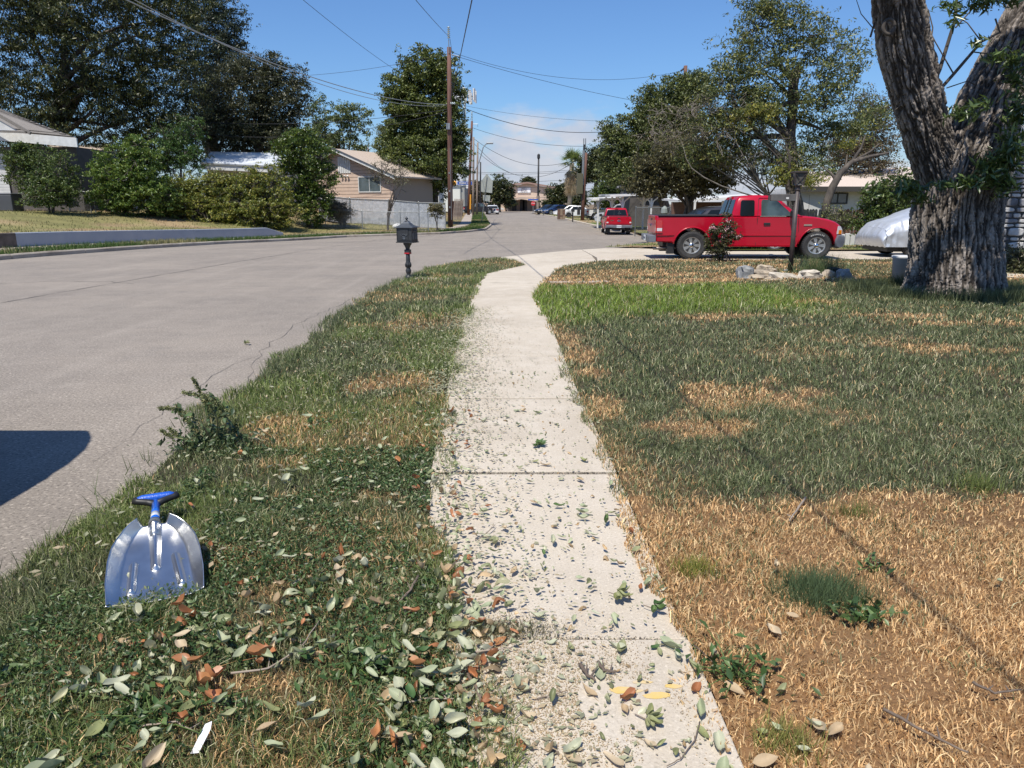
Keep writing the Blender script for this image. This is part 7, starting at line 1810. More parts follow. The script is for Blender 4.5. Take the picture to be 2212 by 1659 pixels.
def bark_limb(name, pts, rads, nu=220, dz=.018, flare=0.0, seed=0, amp=.05, fork=None):
    fq = 1.75
    """thick limb with plated, furrowed bark as real relief"""
    P = [Vector(p) for p in pts]; n0 = len(P)
    Ls = np.concatenate([[0], np.cumsum([(P[i + 1] - P[i]).length for i in range(n0 - 1)])]); tot = Ls[-1]; nv = int(tot / dz)
    s = np.linspace(0, tot, nv)
    from numpy import interp
    # smooth (Catmull-like) centreline by cubic resampling
    A = np.array([tuple(p) for p in P]); q = np.linspace(0, tot, n0 * 8); C = np.stack([np.interp(q, Ls, A[:, k]) for k in range(3)], 1)
    for _ in range(6): C[1:-1] = (C[:-2] + 2 * C[1:-1] + C[2:]) / 4
    cen = np.stack([np.interp(s, q, C[:, k]) for k in range(3)], 1); rad = np.interp(s, Ls, rads)
    for _ in range(20): rad[1:-1] = (rad[:-2] + rad[1:-1] + rad[2:]) / 3
    T = np.gradient(cen, axis=0); T /= np.linalg.norm(T, axis=1)[:, None]
    X = np.cross(T, np.array([0, 1.0, 0])); X /= np.linalg.norm(X, axis=1)[:, None]; Yv = np.cross(T, X)
    th_ = np.linspace(0, 2 * np.pi, nu, endpoint=False)
    ct, st_ = np.cos(th_)[None, :], np.sin(th_)[None, :]
    SS, TT = np.meshgrid(s, th_, indexing='ij')
    R_ = rad[:, None] * (1 + .06 * (fbm(ct * 1.5 + 3 + SS * .4, st_ * 1.5 + SS * .3, 0, 3, seed) - .5) * 2)
    if flare: R_ = R_ * (1 + flare * np.exp(-SS / .28) * (1 + .5 * np.sin(TT * 5 + 1.3) + .35 * np.sin(TT * 9)))
    # furrows: long ridges that wander and split
    wx, wy = ct * rad[:, None], st_ * rad[:, None]
    war = fbm(wx * 2.5, wy * 2.5, SS * 1.6, 3, seed + 5) * .55
    f = fbm(wx * 11 * fq + war * 3.2, wy * 11 * fq + war * 3.2, SS * 2.6 + war, 3, seed + 2); ridge = 1 - np.abs(2 * f - 1) ** .7 * 1.6
    f2 = fbm(wx * 34 + war * 9, wy * 34 + war * 9, SS * 9, 2, seed + 7); r2 = 1 - np.abs(2 * f2 - 1) * 2
    cr = fbm(wx * 12, wy * 12, SS * 22, 2, seed + 12); cross_ = ss(.46, .50, cr) * (1 - ss(.50, .54, cr))
    furrow = ss(.15, .75, ridge)            # 1 inside furrows
    hgt = -amp * furrow - amp * .35 * ss(.2, .9, r2) - amp * .65 * cross_ + .03 * (fbm(wx * 4, wy * 4, SS * 2, 2, seed + 30) - .5)
    RR = R_ + hgt
    V = cen[:, None, :] + X[:, None, :] * (RR * ct)[:, :, None] + Yv[:, None, :] * (RR * st_)[:, :, None]
    plate = np.clip(1 - furrow, 0, 1)[:, :, None]
    warm = fbm(wx * 3, wy * 3, SS * 1.5, 3, seed + 20)[:, :, None]
    col = np.array([.060, .050, .042]) * (1 - plate) + plate * (np.array([.20, .172, .150]) * (1 - warm) + np.array([.40, .345, .295]) * warm)
    V = V.reshape(-1, 3); col = col.reshape(-1, 3)
    i = np.arange(nv - 1)[:, None] * nu; j = np.arange(nu)[None, :]; j2 = (j + 1) % nu
    F = np.stack([i + j, i + j2, i + nu + j2, i + nu + j], -1).reshape(-1, 4)
    return npmesh(name, V, F, M_OLD, parent=bt, tint=np.clip(col, 0, 1), smooth=False)
o = Vector((7.47, 12.7, 0))
def tp_(dx, dy, Y=12.7): return pt(dx, dy, Y) - o
u_ = 12.7 / (FPX / KD) * 1.02
trunk_pts = [Vector((tp_(2064, 600).x, 0, -.12)), Vector((tp_(2064, 600).x, 0, .2)), tp_(2064, 540), tp_(2066, 480), tp_(2072, 420), tp_(2088, 360), tp_(2118, 290, 12.75), tp_(2150, 200, 12.9), tp_(2200, 100, 13.0), tp_(2250, 0, 13.1), tp_(2290, -120, 13.1), tp_(2320, -300, 13.1)]
trunk_r = [q * u_ for q in (104, 94, 88, 86, 85, 80, 68, 62, 58, 54, 50, 42)]
bark_limb('trunk', trunk_pts, trunk_r, 440, .015, .055, 3, .046)
bark_limb('left_limb', [tp_(2050, 420, 12.72), tp_(2020, 350, 12.62), tp_(1998, 280, 12.5), tp_(1975, 190, 12.4), tp_(1952, 90, 12.3), tp_(1940, 0, 12.2), tp_(1925, -120, 11.9), tp_(1890, -300, 11.4)], [q * u_ for q in (46, 45, 45, 48, 48, 46, 42, 36)], 340, .015, 0, 9, .038)
kn = MB()
for k in range(1):
    r_ = .085 - .05 * k; kn.path([tp_(1920, 58, 11.92 + .0 * k) + Vector((r_ * math.cos(a), -.02 * k, r_ * 1.2 * math.sin(a))) for a in np.linspace(0, 2 * math.pi, 22)], .028, 8)
kn.build('branch_scar', M_BARKD, bt, smooth=True, fixn=False)
lb2 = MB()
def limbto(mb, P, R_, n=8): mb.path([p for p in P], R_, n, cap=False)
limbto(lb2, [tp_(1890, -290, 11.4), Vector((-1.9, -.2, 6.4)), Vector((-2.2, 1.4, 8.0)), Vector((-1.8, 2.6, 9.4))], [.33, .24, .15, .08], 10)
limbto(lb2, [tp_(2320, -290, 13.1), Vector((2.4, .8, 6.4)), Vector((3.1, 1.6, 8.2)), Vector((3.4, 2.6, 9.8))], [.36, .28, .18, .10], 10)
lb2.build('upper_limb', M_BARK, bt, smooth=True, fixn=False)
# bare dark stems rising from the fork
tw = MB()
for L_, r_ in (([(1992, 235), (2030, 150), (2064, 40), (2068, -20)], .035), ([(1996, 232), (2060, 160), (2120, 90), (2160, 70), (2150, 40)], .028), ([(2030, 150), (2010, 100), (2015, 60), (2005, 20)], .014), ([(2060, 160), (2020, 90), (1995, 40)], .011), ([(2064, 60), (2100, 20), (2120, -10)], .012), ([(2120, 90), (2090, 50), (2060, 30)], .010), ([(2100, 112), (2150, 118), (2170, 100)], .010), ([(1975, 190), (1950, 225), (1930, 240)], .010), ([(2045, 190), (2090, 175), (2110, 185)], .010), ([(2012, 200), (2040, 235), (2080, 230)], .009), ([(1935, 90), (1985, 130), (2010, 180), (1990, 240), (1955, 300)], .007), ([(1880, 80), (1895, 30), (1890, -10)], .016), ([(1885, 60), (1860, 30), (1850, 0)], .008)):
    limbto(tw, [tp_(a, b_, 12.3 + .02 * i) for i, (a, b_) in enumerate(L_)], [r_ * (1 - .6 * i / len(L_)) for i in range(len(L_))], 6)
tw.build('bare_stems', M_BARKD, bt, smooth=True, fixn=False)
# leafy sprouts on the trunk
SP = []
def sprout(x, y, rx, ry, n_, Y_=11.75):
    c = tp_(x, y, Y_); k = Y_ / (FPX / KD); SP.append(np.array(c) + RNG.normal(0, 1, (n_, 3)) * np.array([rx * k, .16, ry * k]) * .5)
for a in ((2185, 330, 34, 46, 420), (2140, 360, 30, 30, 260), (2100, 395, 40, 14, 150), (2195, 250, 24, 40, 220), (2170, 400, 24, 20, 160), (2050, 400, 46, 9, 110), (1960, 410, 34, 18, 190), (1990, 430, 20, 14, 80), (2080, 245, 34, 16, 120), (2120, 225, 24, 10, 60), (2150, 125, 20, 10, 60), (2190, 130, 22, 26, 120), (2110, 95, 14, 12, 40), (2190, 170, 14, 24, 70), (2050, 15, 30, 10, 60, 11.9), (2120, 12, 34, 14, 110, 11.9), (2180, 5, 20, 8, 50, 11.9), (1890, 410, 10, 14, 50), (2195, 200, 10, 30, 60), (2060, 45, 8, 10, 30)):
    sprout(*a)
leafcloud('sprout_leaves', np.concatenate(SP), .155, .24, [(.05, .085, .025), (.09, .135, .035), (.15, .20, .05)], bt, M_LEAFG, up=.2, var=.3, droop=.1)
# unseen crown leaves, added out of view to dapple the trunk foot with shade
def shade_spots(n_):
    x = RNG.uniform(4.6, 12, n_ * 3); y = RNG.uniform(10.6, 16.5, n_ * 3)
    g = fbm(x * .8, y * .8, 0, 3, 88)
    lo_x = np.interp(y, [3.8, 5, 7, 9, 10, 11, 12.5, 13.2], [1.0, 1.0, 1.35, 1.9, 3.3, 4.7, 5.4, 6.2]); hole = fbm(x * 1.6, y * 2.2, 0, 3, 91)
    k = (hole < .47) & (((x - 8.3) / 2.0) ** 2 + ((y - 12.9) / 2.2) ** 2 < 1)
    return x[k][:n_], y[k][:n_]
gx, gy = shade_spots(14000)
hz_ = 6.3 + 1.9 * fbm(gx * .5, gy * .5, 0, 3, 44) + RNG.normal(0, .25, len(gx))
sx_, sy_ = -SUNV.x / SUNV.z, -SUNV.y / SUNV.z
CP = np.column_stack([gx - sx_ * hz_, gy - sy_ * hz_, hz_]) - np.array(o)
crown = leafcloud('crown', CP, .15, .42, [(.06, .09, .03), (.10, .14, .04), (.15, .19, .06)], bt, up=1.2, var=.3)
# ---------------------------------------------------------------- seed-headed weed at the kerb edge
wp_ = gp(450, 975); wd = thing('amaranth_weed', 'bushy pigweed with long arching seed spikes at the street edge', 'weed', (wp_.x + .03, wp_.y, .02)); ow = wd.location
def wpt(a, b_, Y_=None): return pt(a, b_, (Y_ or wp_.y)) - ow
stems = [[(470, 965), (455, 900), (432, 845), (417, 818)], [(465, 965), (440, 920), (400, 890), (370, 882), (345, 882)], [(462, 968), (430, 935), (395, 900), (383, 875), (398, 840)][:4], [(470, 965), (470, 905), (450, 870), (425, 852), (396, 848)],
         [(490, 965), (500, 920), (480, 880), (452, 858), (440, 855)], [(478, 965), (490, 905), (470, 870), (448, 862)], [(455, 968), (410, 950), (375, 945), (348, 930)], [(450, 970), (400, 955), (365, 925)], [(485, 965), (505, 940), (510, 905)], [(460, 970), (430, 960), (400, 985)]]
mb = MB(); sk = MB(); WL2 = []; SK = []
for i, L_ in enumerate(stems):
    Yo = wp_.y + random.uniform(-.10, .10); Pw = [wpt(a, b_, Yo if k else wp_.y) for k, (a, b_) in enumerate(L_)]
    A = np.array([tuple(p) for p in Pw]); tt = np.linspace(0, len(A) - 1, 26); Cc = np.stack([np.interp(tt, np.arange(len(A)), A[:, k]) for k in range(3)], 1)
    for _ in range(4): Cc[1:-1] = (Cc[:-2] + 2 * Cc[1:-1] + Cc[2:]) / 4
    mb.path([Vector(c) for c in Cc], list(np.linspace(.0065, .0025, 26)), 6, cap=False)
    m_ = Cc[9:] if i < 6 else Cc[18:]
    SK.append(np.repeat(m_, 34, 0) + RNG.normal(0, .0075, (len(m_) * 34, 3)))
    WL2.append(np.repeat(Cc[4:19], 3, 0) + RNG.normal(0, .022, (45, 3)))
mb.build('stem', mat('weed_stem', (.20, .16, .08), .6, col2=(.16, .20, .08), scale=8), wd, smooth=True, fixn=False)
leafcloud('seed_spikes', np.concatenate(SK), .014, .5, [(.12, .15, .06), (.24, .26, .11), (.34, .32, .16)], wd, up=0)
leafcloud('leaves', np.concatenate(WL2)[::2], .050, .44, [(.06, .10, .045), (.10, .15, .06), (.16, .21, .09)], wd, M_LEAFG, up=.6, droop=.3)
Q = RNG.normal(0, 1, (800, 3)) * np.array([.13, .10, .040]) + np.array([.05, -.03, .05]); Q[:, 2] = np.abs(Q[:, 2])
leafcloud('base_leaves', Q, .040, .4, [(.05, .085, .035), (.09, .13, .05), (.15, .18, .08)], wd, up=.4)

# tufts and weeds in the straw
def tuft(label, dx, dy, r, n_, h, cA, cB, w=.003):
    c = gp(dx, dy, .03); x = RNG.normal(c.x, r, n_); y = RNG.normal(c.y, r * .8, n_)
    return simple_grass('grass_tuft', label, x, y, np.full(n_, .03), h, w, cA, cB, .3)
tuft('round fine green grass tuft in the straw-coloured lawn', 1770, 1290, .085, 2600, .085, (.09, .15, .07), (.2, .24, .11))
tuft('thin green shoots near the right edge of the dry lawn', 2110, 1060, .07, 260, .11, (.14, .20, .05), (.3, .3, .1), .004)
tuft('small green shoots on the dry lawn beside the cable shadow', 1850, 1120, .05, 160, .09, (.16, .2, .05), (.34, .32, .12), .004)
tuft('yellow-green tuft spilling on the right edge of the sidewalk', 1500, 1240, .045, 420, .07, (.26, .29, .06), (.36, .32, .09), .004)
tuft('yellow-green shoots by the straw at the lower right of the sidewalk', 1700, 1620, .045, 260, .08, (.28, .30, .08), (.38, .33, .12), .004)
for lab, dx, dy, n_, r, ls in (('broad-leaved dark green weed rosette beside the fine tuft', 1855, 1335, 60, .052, .062), ('small leafy weed sprig above the rosette', 1890, 1235, 26, .05, .05), ('dark green leafy weed at the lower right sidewalk edge', 1590, 1460, 110, .075, .05), ('green broad-leaved weed on the verge left of the path', 690, 920, 40, .06, .06), ('bright green weed patch low on the verge', 760, 1440, 170, .10, .045), ('second bright green weed patch near the bottom of the verge', 330, 1560, 150, .09, .045)):
    c = gp(dx, dy, .05); w_ = thing('weed', lab, 'weed', c)
    Q = RNG.normal(0, 1, (n_, 3)) * np.array([r, r * .8, .018]); Q[:, 2] = np.abs(Q[:, 2]) + .02
    leafcloud('leaves', Q, ls * .8, .42, [(.05, .10, .03), (.09, .15, .045), (.15, .21, .08)], w_, M_LEAF, up=.9)
    st2 = MB()
    for k in range(0, n_, 5): st2.path([(0, 0, -.03), tuple(Q[k] * .5 + np.array([0, 0, .01])), tuple(Q[k])], [.0025, .002, .001], 4)
    st2.build('stems', M_GRASS if False else mat('green_stem', (.10, .16, .04), .6), w_, fixn=False)

# ---------------------------------------------------------------- fallen leaves, twigs and litter
LEAFC = {'pale': [(.40, .43, .27), (.46, .47, .33), (.34, .38, .23)], 'tan': [(.50, .37, .22), (.56, .45, .30)], 'rust': [(.36, .14, .055), (.44, .20, .08)], 'green': [(.10, .17, .05), (.07, .14, .04)], 'olive': [(.27, .29, .12), (.30, .31, .16)]}
def leaf_mesh(kind, col, curl, wid, k):
    curl *= 1.35; ph_ = random.uniform(0, 6)
    nu_, nv_ = 7, 4; V = []; 
    for i in range(nu_ + 1):
        t = i / nu_; w = wid * math.sin(math.pi * min(1, t ** .85)) ** .75 if 0 < t < 1 else 0.0
        for j in range(nv_ + 1):
            s_ = (j / nv_ - .5) * 2; z = curl * .25 * (t - .5) ** 2 * 4 + abs(s_) ** 1.5 * w * .55 * curl + .07 * math.sin(7 * t + ph_) * s_ * curl + .05 * math.sin(5 * t + ph_)
            V.append((t - .5, s_ * w * .5, z))
    F = [(i * (nv_ + 1) + j, (i + 1) * (nv_ + 1) + j, (i + 1) * (nv_ + 1) + j + 1, i * (nv_ + 1) + j + 1) for i in range(nu_) for j in range(nv_)]
    mb = MB().add(V, F); mb.path([(-.62, 0, .01), (-.45, 0, 0), (.42, 0, -.004)], [.012, .014, .004], 4)
    me = mb.mesh('fallen_leaf_' + kind); me.shade_smooth()
    me.materials.append(mat('dry_leaf_%s_%d' % (kind, k), col, .6, col2=tuple(c * .72 for c in col), scale=2.5, trans=.15, lo=.3, hi=.8)); return me
LM = {kd: [leaf_mesh(kd, c, random.uniform(.3, 1.3), random.uniform(.32, .46), i) for i, c in enumerate(cs * 4)] for kd, cs in LEAFC.items()}
LABEL = {'pale': 'pale grey-green dried oval leaf fallen', 'tan': 'tan papery dried leaf fallen', 'rust': 'rusty brown curled dead leaf fallen', 'green': 'fresh dark green leaf fallen', 'olive': 'dull olive leaf fallen'}
def put_leaf(x, y, z, kd, zone, L_):
    o_ = bpy.data.objects.new('fallen_leaf', random.choice(LM[kd])); COL.objects.link(o_)
    o_.location = (x, y, z + .006); o_.scale = (L_, L_, L_ * random.uniform(.5, 1.2)); o_.rotation_euler = (random.uniform(-.25, .25) if zone[0] else random.uniform(-.5, .5), random.uniform(-.2, .2), random.uniform(0, 6.28))
    tag(o_, '%s %s' % (LABEL[kd], zone[1]), 'leaf', '%s leaves fallen %s' % (kd, zone[1]))
random.seed(21)
def kindp(ps): 
    r = random.random(); a = 0
    for k_, p in ps.items():
        a += p
        if r < a: return k_
    return 'pale'
zones = [  # (x0,x1,y0,y1,n, flat, text, z, kinds, size)
    (-.08, .62, 1.45, 2.24, 40, True, 'on the dusty nearest sidewalk slab', SWZ, {'pale': .55, 'tan': .14, 'rust': .09, 'olive': .18, 'green': .04}, .068),
    (-.36, .58, 2.32, 3.9, 52, True, 'on the clean slab beyond the first joint', SWZ, {'pale': .6, 'tan': .1, 'rust': .04, 'olive': .22, 'green': .04}, .050),
    (-.50, .52, 3.95, 6.5, 30, True, 'on the sidewalk beyond the second joint', SWZ, {'pale': .6, 'tan': .1, 'rust': .0, 'olive': .25, 'green': .05}, .052),
    (-1.30, -.15, 1.45, 2.3, 92, False, 'on the littered verge at the bottom of the photo', .085, {'pale': .55, 'tan': .15, 'rust': .10, 'olive': .18, 'green': .02}, .070),
    (-.32, -.08, 1.5, 2.5, 26, False, 'along the left border of the nearest slabs', .06, {'pale': .4, 'tan': .2, 'rust': .22, 'olive': .18}, .060),
    (-1.7, -.5, 2.3, 5.2, 40, False, 'in the green verge grass', .085, {'pale': .62, 'tan': .15, 'rust': .05, 'olive': .18}, .060),
    (.62, .98, 1.5, 2.4, 14, False, 'on the straw right of the nearest slab', .055, {'pale': .4, 'tan': .35, 'rust': .1, 'olive': .15}, .060),
    (1.0, 2.0, 1.7, 2.9, 8, False, 'on the dry orange lawn', .07, {'tan': .8, 'pale': .2}, .055)]
for (x0, x1, y0, y1, n_, flat, txt, z, ks, L_) in zones:
    for _ in range(n_): put_leaf(random.uniform(x0, x1), random.uniform(y0, y1), z, kindp(ks), (flat, txt), L_ * random.uniform(.65, 1.35))
# fine litter
def grit(label, cx, cy, rx, ry, n_, seed, pal=((.50, .36, .20), (.42, .30, .16), (.58, .46, .28), (.30, .30, .15))):
    x = RNG.normal(0, 1, n_) * rx; y = RNG.normal(0, 1, n_) * ry; k = fbm(x * 6 + seed, y * 3, 0, 3, seed) > .42; x, y = x[k] + cx, y[k] + cy
    k = (x > wl_x(y + cy * 0)) & (x < .55); x, y = x[k], y[k]; o_ = litter('dust_and_chaff', label, x, y, np.full(len(x), SWZ + .003), .0065, [list(p) for p in pal], .5); flatten(o_, .15)
def litter(name, label, x, y, z, size, pal, aspect=.45, flat=True):
    P = np.column_stack([x, y, z]); o_ = leafcloud(name, P, size, aspect, pal, None, up=(4.0 if flat else 1.0), var=.3, kind='stuff'); 
    return tag(o_, label, 'litter', kind='stuff')
# leafcloud leaves are laid flat by flattening their height
def true_litter(label, x, y, z, size, pal, seed=0):
    """curled leaves of many shapes joined into one mesh"""
    rs = np.random.default_rng(seed); bases = []
    for k in range(14):
        me = random.choice(LM[random.choice(list(LM))]); n0 = 40; a = np.empty(len(me.vertices) * 3, dtype=np.float32); me.vertices.foreach_get('co', a); a = a.reshape(-1, 3)[:n0]
        bases.append(a)
    F0 = np.array([(i * 5 + j, (i + 1) * 5 + j, (i + 1) * 5 + j + 1, i * 5 + j + 1) for i in range(7) for j in range(4)]); Vs = []; Fs = []; Ts = []
    for i in range(len(x)):
        a = bases[rs.integers(14)].astype(float).copy(); cut = rs.uniform()
        if cut < .45: a[:, 0] = np.minimum(a[:, 0], rs.uniform(-.1, .35))
        s_ = size * rs.uniform(.45, 1.3); a *= np.array([s_, s_ * rs.uniform(.8, 1.2), s_ * rs.uniform(.6, 1.6)])
        R_ = Matrix.Rotation(rs.uniform(0, 6.28), 3, 'Z') @ Matrix.Rotation(rs.uniform(-.6, .6), 3, 'X') @ Matrix.Rotation(rs.uniform(-.5, .5), 3, 'Y') @ Matrix.Rotation(math.pi * (rs.uniform() < .5), 3, 'X')
        Vs.append(a @ np.array(R_).T + np.array([x[i], y[i], z[i]])); Fs.append(F0 + 40 * i); Ts.append(np.repeat(np.array([pal[rs.integers(len(pal))]]) * rs.uniform(.6, 1.25), 40, 0))
    o_ = npmesh('leaf_litter', np.concatenate(Vs), np.concatenate(Fs), M_LEAF, tint=np.concatenate(Ts), kind='stuff', smooth=True); return tag(o_, label, 'litter', kind='stuff')
def flatten(o_, f=.25):
    me = o_.data; n_ = len(me.vertices); a = np.empty(n_ * 3, dtype=np.float32); me.vertices.foreach_get('co', a); a = a.reshape(-1, 4, 3)
    c = a[:, :, 2].mean(1, keepdims=True); a[:, :, 2] = c + (a[:, :, 2] - c) * f; me.vertices.foreach_set('co', a.ravel()); me.update()
grit('tan chaff and dust drifted over the middle of the left sidewalk edge', -.30, 8.0, .16, 1.5, 9000, 3)
grit('tan dust and chaff on the nearest sidewalk slab', .10, 1.95, .24, .20, 14000, 9)
grit('tan dust and chaff gathered round the first joint weeds', -.08, 2.30, .12, .07, 3000, 17)
PAL1 = [(.42, .42, .28), (.30, .31, .18), (.46, .42, .28), (.50, .38, .24), (.20, .21, .12)]
n_ = 3800; y = 1.4 + RNG.uniform(0, 1, n_) ** 1.1 * 9.5; w = np.abs(RNG.normal(0, .24, n_)) + np.abs(RNG.normal(0, .1, n_)); x = wl_x(y) + w
k = (x < .6); x, y = x[k], y[k]
o_ = litter('leaf_litter', 'small shredded leaf litter gathered along the left half of the sidewalk', x, y, np.full(len(x), SWZ + .008), .028, PAL1); flatten(o_, .2)
n_ = 1700; y = 1.4 + RNG.uniform(0, 1, n_) * 8; x = RNG.uniform(-.5, .58, n_); y = np.where(x < wl_x(y), y + 3, y)
o_ = litter('leaf_litter', 'scattered leaf crumbs over the whole sidewalk', x, y, np.full(n_, SWZ + .006), .018, PAL1); flatten(o_, .2)
n_ = 2600; y = 5.6 + RNG.normal(0, 1, n_) * .0 + RNG.uniform(0, 5, n_); x = wl_x(y) + RNG.normal(0, .13, n_)
o_ = litter('leaf_litter', 'olive leaf litter piled where the verge meets the walk', x, y, .05 + RNG.uniform(0, .03, n_), .036, PAL1[:3], flat=False); flatten(o_, .5)
n_ = 950; y = 1.4 + 1.5 * RNG.uniform(0, 1, n_) ** 1.5; x = RNG.uniform(-1.7, -.02, n_); k = (np.hypot(x + 1.42, y - 2.75) > .30) & ((fbm(x * 3, y * 3, 0, 3, 61) > .45) | (x > wl_x(y) - .25)); x, y = x[k], y[k]
true_litter('torn and curled small leaves between the grass at the bottom left', x, y, .060 + RNG.uniform(0, .028, len(x)), .062, [(.42, .44, .28), (.50, .50, .36), (.30, .33, .17), (.52, .38, .22), (.42, .18, .08), (.16, .22, .09), (.46, .44, .27)], 5)
n_ = 420; y = RNG.uniform(1.45, 5.2, n_); x = wl_x(y) + RNG.normal(.06, .10, n_)
true_litter('curled leaves spilled over the left edge of the sidewalk', x, y, .062 + RNG.uniform(0, .014, n_), .046, [(.42, .44, .28), (.50, .50, .36), (.30, .33, .17), (.52, .38, .22), (.42, .18, .08)], 6)
n_ = 330; y = 1.5 + 5 * RNG.uniform(0, 1, n_) ** 1.3; x = np.interp(RNG.uniform(0, 1, n_), [0, 1], [-.05, .62]); x = np.where(x < wl_x(y) + .02, x + .2, x)
true_litter('small curled leaves scattered over the sidewalk', x, y, np.full(n_, SWZ + .008), .032, [(.40, .42, .26), (.46, .46, .32), (.28, .30, .15), (.50, .36, .20)], 7)
n_ = 1400; y = RNG.uniform(2.6, 9, n_); x = RNG.uniform(-2.0, -.55, n_)
o_ = litter('leaf_litter', 'pale leaf pieces caught in the verge grass', x, y, .07 + RNG.uniform(0, .02, n_), .035, PAL1, flat=False); flatten(o_, .6)
n_ = 500; y = RNG.uniform(2.5, 14, n_); x = RNG.uniform(-8, -2.3, n_)
o_ = litter('leaf_litter', 'few leaf crumbs blown onto the street', x, y, np.full(n_, .008), .016, PAL1); flatten(o_, .2)
n_ = 52000; y = 1.4 + RNG.uniform(0, 1, n_) * 2.9; x = RNG.uniform(-1.8, .05, n_); k = (x > re_x(y) + .1) & (x < wl_x(y)) & (fbm(x * 3.2, y * 3.2, 0, 3, 101) > .40); x, y = x[k], y[k]
gc = leafcloud('ground_cover', np.column_stack([x, y, .05 + RNG.uniform(0, .032, len(x))]), .021, .40, [(.04, .08, .025), (.065, .12, .035), (.11, .165, .055), (.24, .26, .12)], None, up=1.0, var=.35, kind='stuff'); tag(gc, 'small-leaved green ground cover matting the near verge', 'ground cover', kind='stuff')
# grit in the joints
n_ = 2600; jj = RNG.choice(np.array([2.28, 3.93, 5.55]), n_); x = RNG.uniform(-.55, .55, n_); y = jj + RNG.normal(0, .008, n_)
litter('dark_grit', 'dark grit lying in the sidewalk joints', x, y, np.full(n_, .035), .008, [(.10, .08, .06), (.2, .17, .12)])
# weeds growing in the first joint
n_ = 2200; x = -.10 + RNG.normal(0, .13, n_); y = 2.32 + RNG.normal(0, .035, n_)
k = np.abs(x + .10) < .30; x, y = x[k], y[k]; n_ = len(x)
simple_grass('joint_weed', 'grey-green creeping weed growing out of the first sidewalk joint', x, y, np.full(n_, SWZ), .022, .003, (.12, .13, .06), (.26, .22, .13), .4)
# twigs
M_TW = mat('dead_twig', (.20, .15, .11), .85, col2=(.12, .09, .07), scale=10, bump=.5, bscale=40); M_TWL = mat('pale_twig', (.34, .28, .22), .85, col2=(.24, .19, .15), scale=10)
def twig(label, P_, r, z=.055, m=M_TW, side=True):
    Q = [gp(a, b_, z) for a, b_ in P_]; c = Q[0].copy(); tr = thing('twig', label, 'twig', c)
    pts = []; 
    for i in range(len(Q) - 1):
        for k in range(4): q = Q[i].lerp(Q[i + 1], k / 4) - c + Vector((random.uniform(-1, 1) * r * .5, random.uniform(-1, 1) * r * .5, random.uniform(0, r * .6))); pts.append(q)
    pts.append(Q[-1] - c); MB().path(pts, list(np.linspace(r, r * .5, len(pts))), 7).build('stick', m, tr, smooth=True)
    if side and len(pts) > 5:
        for k in (len(pts) // 3, 2 * len(pts) // 3): a = pts[k]; MB().path([a, a + Vector((random.uniform(-.03, .03), random.uniform(.01, .05), .006))], [r * .6, r * .25], 5).build('side_twig', m, tr)
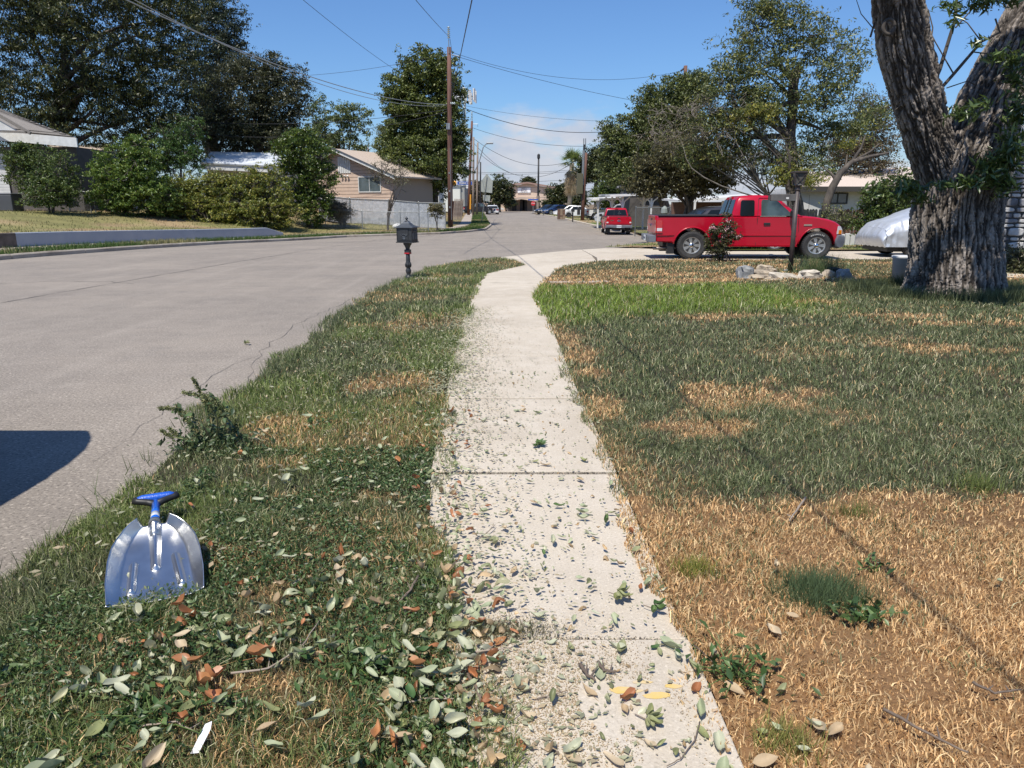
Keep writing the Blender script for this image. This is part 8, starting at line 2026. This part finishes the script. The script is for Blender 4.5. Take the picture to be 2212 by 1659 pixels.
for lab, P_, r, z, m_ in (
        ('thick grey stick lying on the orange straw at the lower right', [(1905, 1532), (1960, 1560), (2030, 1600), (2092, 1625)], .0055, .075, M_TW),
        ('short forked dead twig near the right edge of the straw', [(2100, 1475), (2150, 1498), (2205, 1490)], .005, .075, M_TW),
        ('dark stick on the littered edge left of the nearest slab', [(1000, 1440), (1030, 1490), (1045, 1530)], .0065, .06, M_TW),
        ('pale twig along the lower verge under the leaves', [(500, 1455), (580, 1445), (650, 1400), (690, 1340)], .004, .07, M_TWL),
        ('thin curved twig on the right of the nearest slab', [(1512, 1560), (1500, 1600), (1470, 1640), (1440, 1655)], .0022, .055, M_TW),
        ('chunky bark piece lying where the verge meets the first joint', [(1255, 1435), (1268, 1460), (1285, 1470)], .0075, .06, M_TW),
        ('second bark chunk beside the first joint weeds', [(1290, 1430), (1305, 1450), (1330, 1452)], .0065, .06, M_TW),
        ('slender twig pointing at the joint weeds', [(1020, 1410), (1060, 1405), (1105, 1400)], .0035, .065, M_TWL),
        ('small dark stick on the dusty slab', [(1185, 1615), (1208, 1632)], .005, .052, M_TW),
        ('small twig on the clean slab below the second joint', [(1035, 1165), (1065, 1140), (1070, 1133)], .002, .052, M_TW),
        ('forked twig on the dusty slab', [(1160, 1510), (1200, 1500), (1225, 1492)], .0022, .054, M_TW),
        ('twig at the left margin of the slab pointing down', [(985, 1555), (1000, 1590), (995, 1640)], .004, .062, M_TW),
        ('grey stick leaning on the leaf pile at the bottom', [(880, 1520), (920, 1510), (1010, 1512)], .0032, .07, M_TWL),
        ('bent grey stick beside the right edge of the shovel', [(472, 1160), (455, 1185), (452, 1215)], .0055, .06, M_TWL),
        ('short broken stick on the grass above the leaves', [(905, 1245), (880, 1285), (862, 1300)], .006, .075, M_TW),
        ('stick poking out of the dark grass onto the orange straw', [(1740, 1075), (1715, 1110), (1705, 1125)], .0055, .075, M_TWL),
        ('dark twig at the right edge of the slab beside the weeds', [(1500, 1395), (1530, 1420), (1545, 1440)], .0025, .06, M_TW),
        ('long twig over the leaf pile at bottom left', [(300, 1570), (380, 1560), (440, 1590)], .0032, .07, M_TWL)):
    twig(lab, P_, r, z, m_)
# fresh sprigs on the walk
for lab, dx, dy, k, L_ in (('dark green three-leaved sprig on the clean slab near its right edge', 1412, 1318, 3, .055), ('small dark green sprig in the middle of the sidewalk', 1160, 962, 6, .07), ('grey-green withered sprig right of centre on the slab', 1335, 1290, 6, .06), ('withered sprig at the lower right of the dusty slab', 1400, 1560, 7, .05)):
    c = gp(dx, dy, SWZ + .004); sg_ = thing('leaf_sprig', lab, 'leaf sprig', c)
    MB().path([(-.035, .03, .004), (0, 0, .006), (.02, -.02, .006)], [.0016, .002, .001], 5).build('stem', M_TW, sg_)
    for i in range(k):
        a = -1.9 + 3.4 * i / k + random.uniform(-.2, .2); l_ = bpy.data.objects.new('leaf', random.choice(LM['green' if 'green' in lab and 'grey' not in lab else 'olive'])); COL.objects.link(l_); l_.parent = sg_
        l_.location = (math.cos(a) * L_ * .5, math.sin(a) * L_ * .5, .008 + .004 * (i % 3)); l_.rotation_euler = (random.uniform(-.3, .3), -.15, a); l_.scale = (L_, L_, L_)
c = gp(437, 1600, .065); wl_p = thing('paper_scrap', 'white plastic scrap among the leaves at the bottom', 'scrap', c)
MB().add([(-.012, -.05, 0), (.012, -.052, .004), (.018, .02, .022), (.012, .045, .028), (-.006, .04, .022), (-.010, 0, .010)], [(0, 1, 2, 5), (5, 2, 3, 4)]).build('scrap', mat('plastic_white', (.8, .8, .82), .35), wl_p)
c = gp(535, 745, .004); lf = thing('road_leaf_clump', 'small curled green leaf clump lying alone on the street', 'leaf clump', c)
for i in range(4):
    l_ = bpy.data.objects.new('leaf', random.choice(LM['olive'])); COL.objects.link(l_); l_.parent = lf; l_.location = (random.uniform(-.03, .03), 0, .02); l_.rotation_euler = (random.uniform(-1, 1), random.uniform(-1, .2), i * 1.6); l_.scale = (.07, .07, .07)
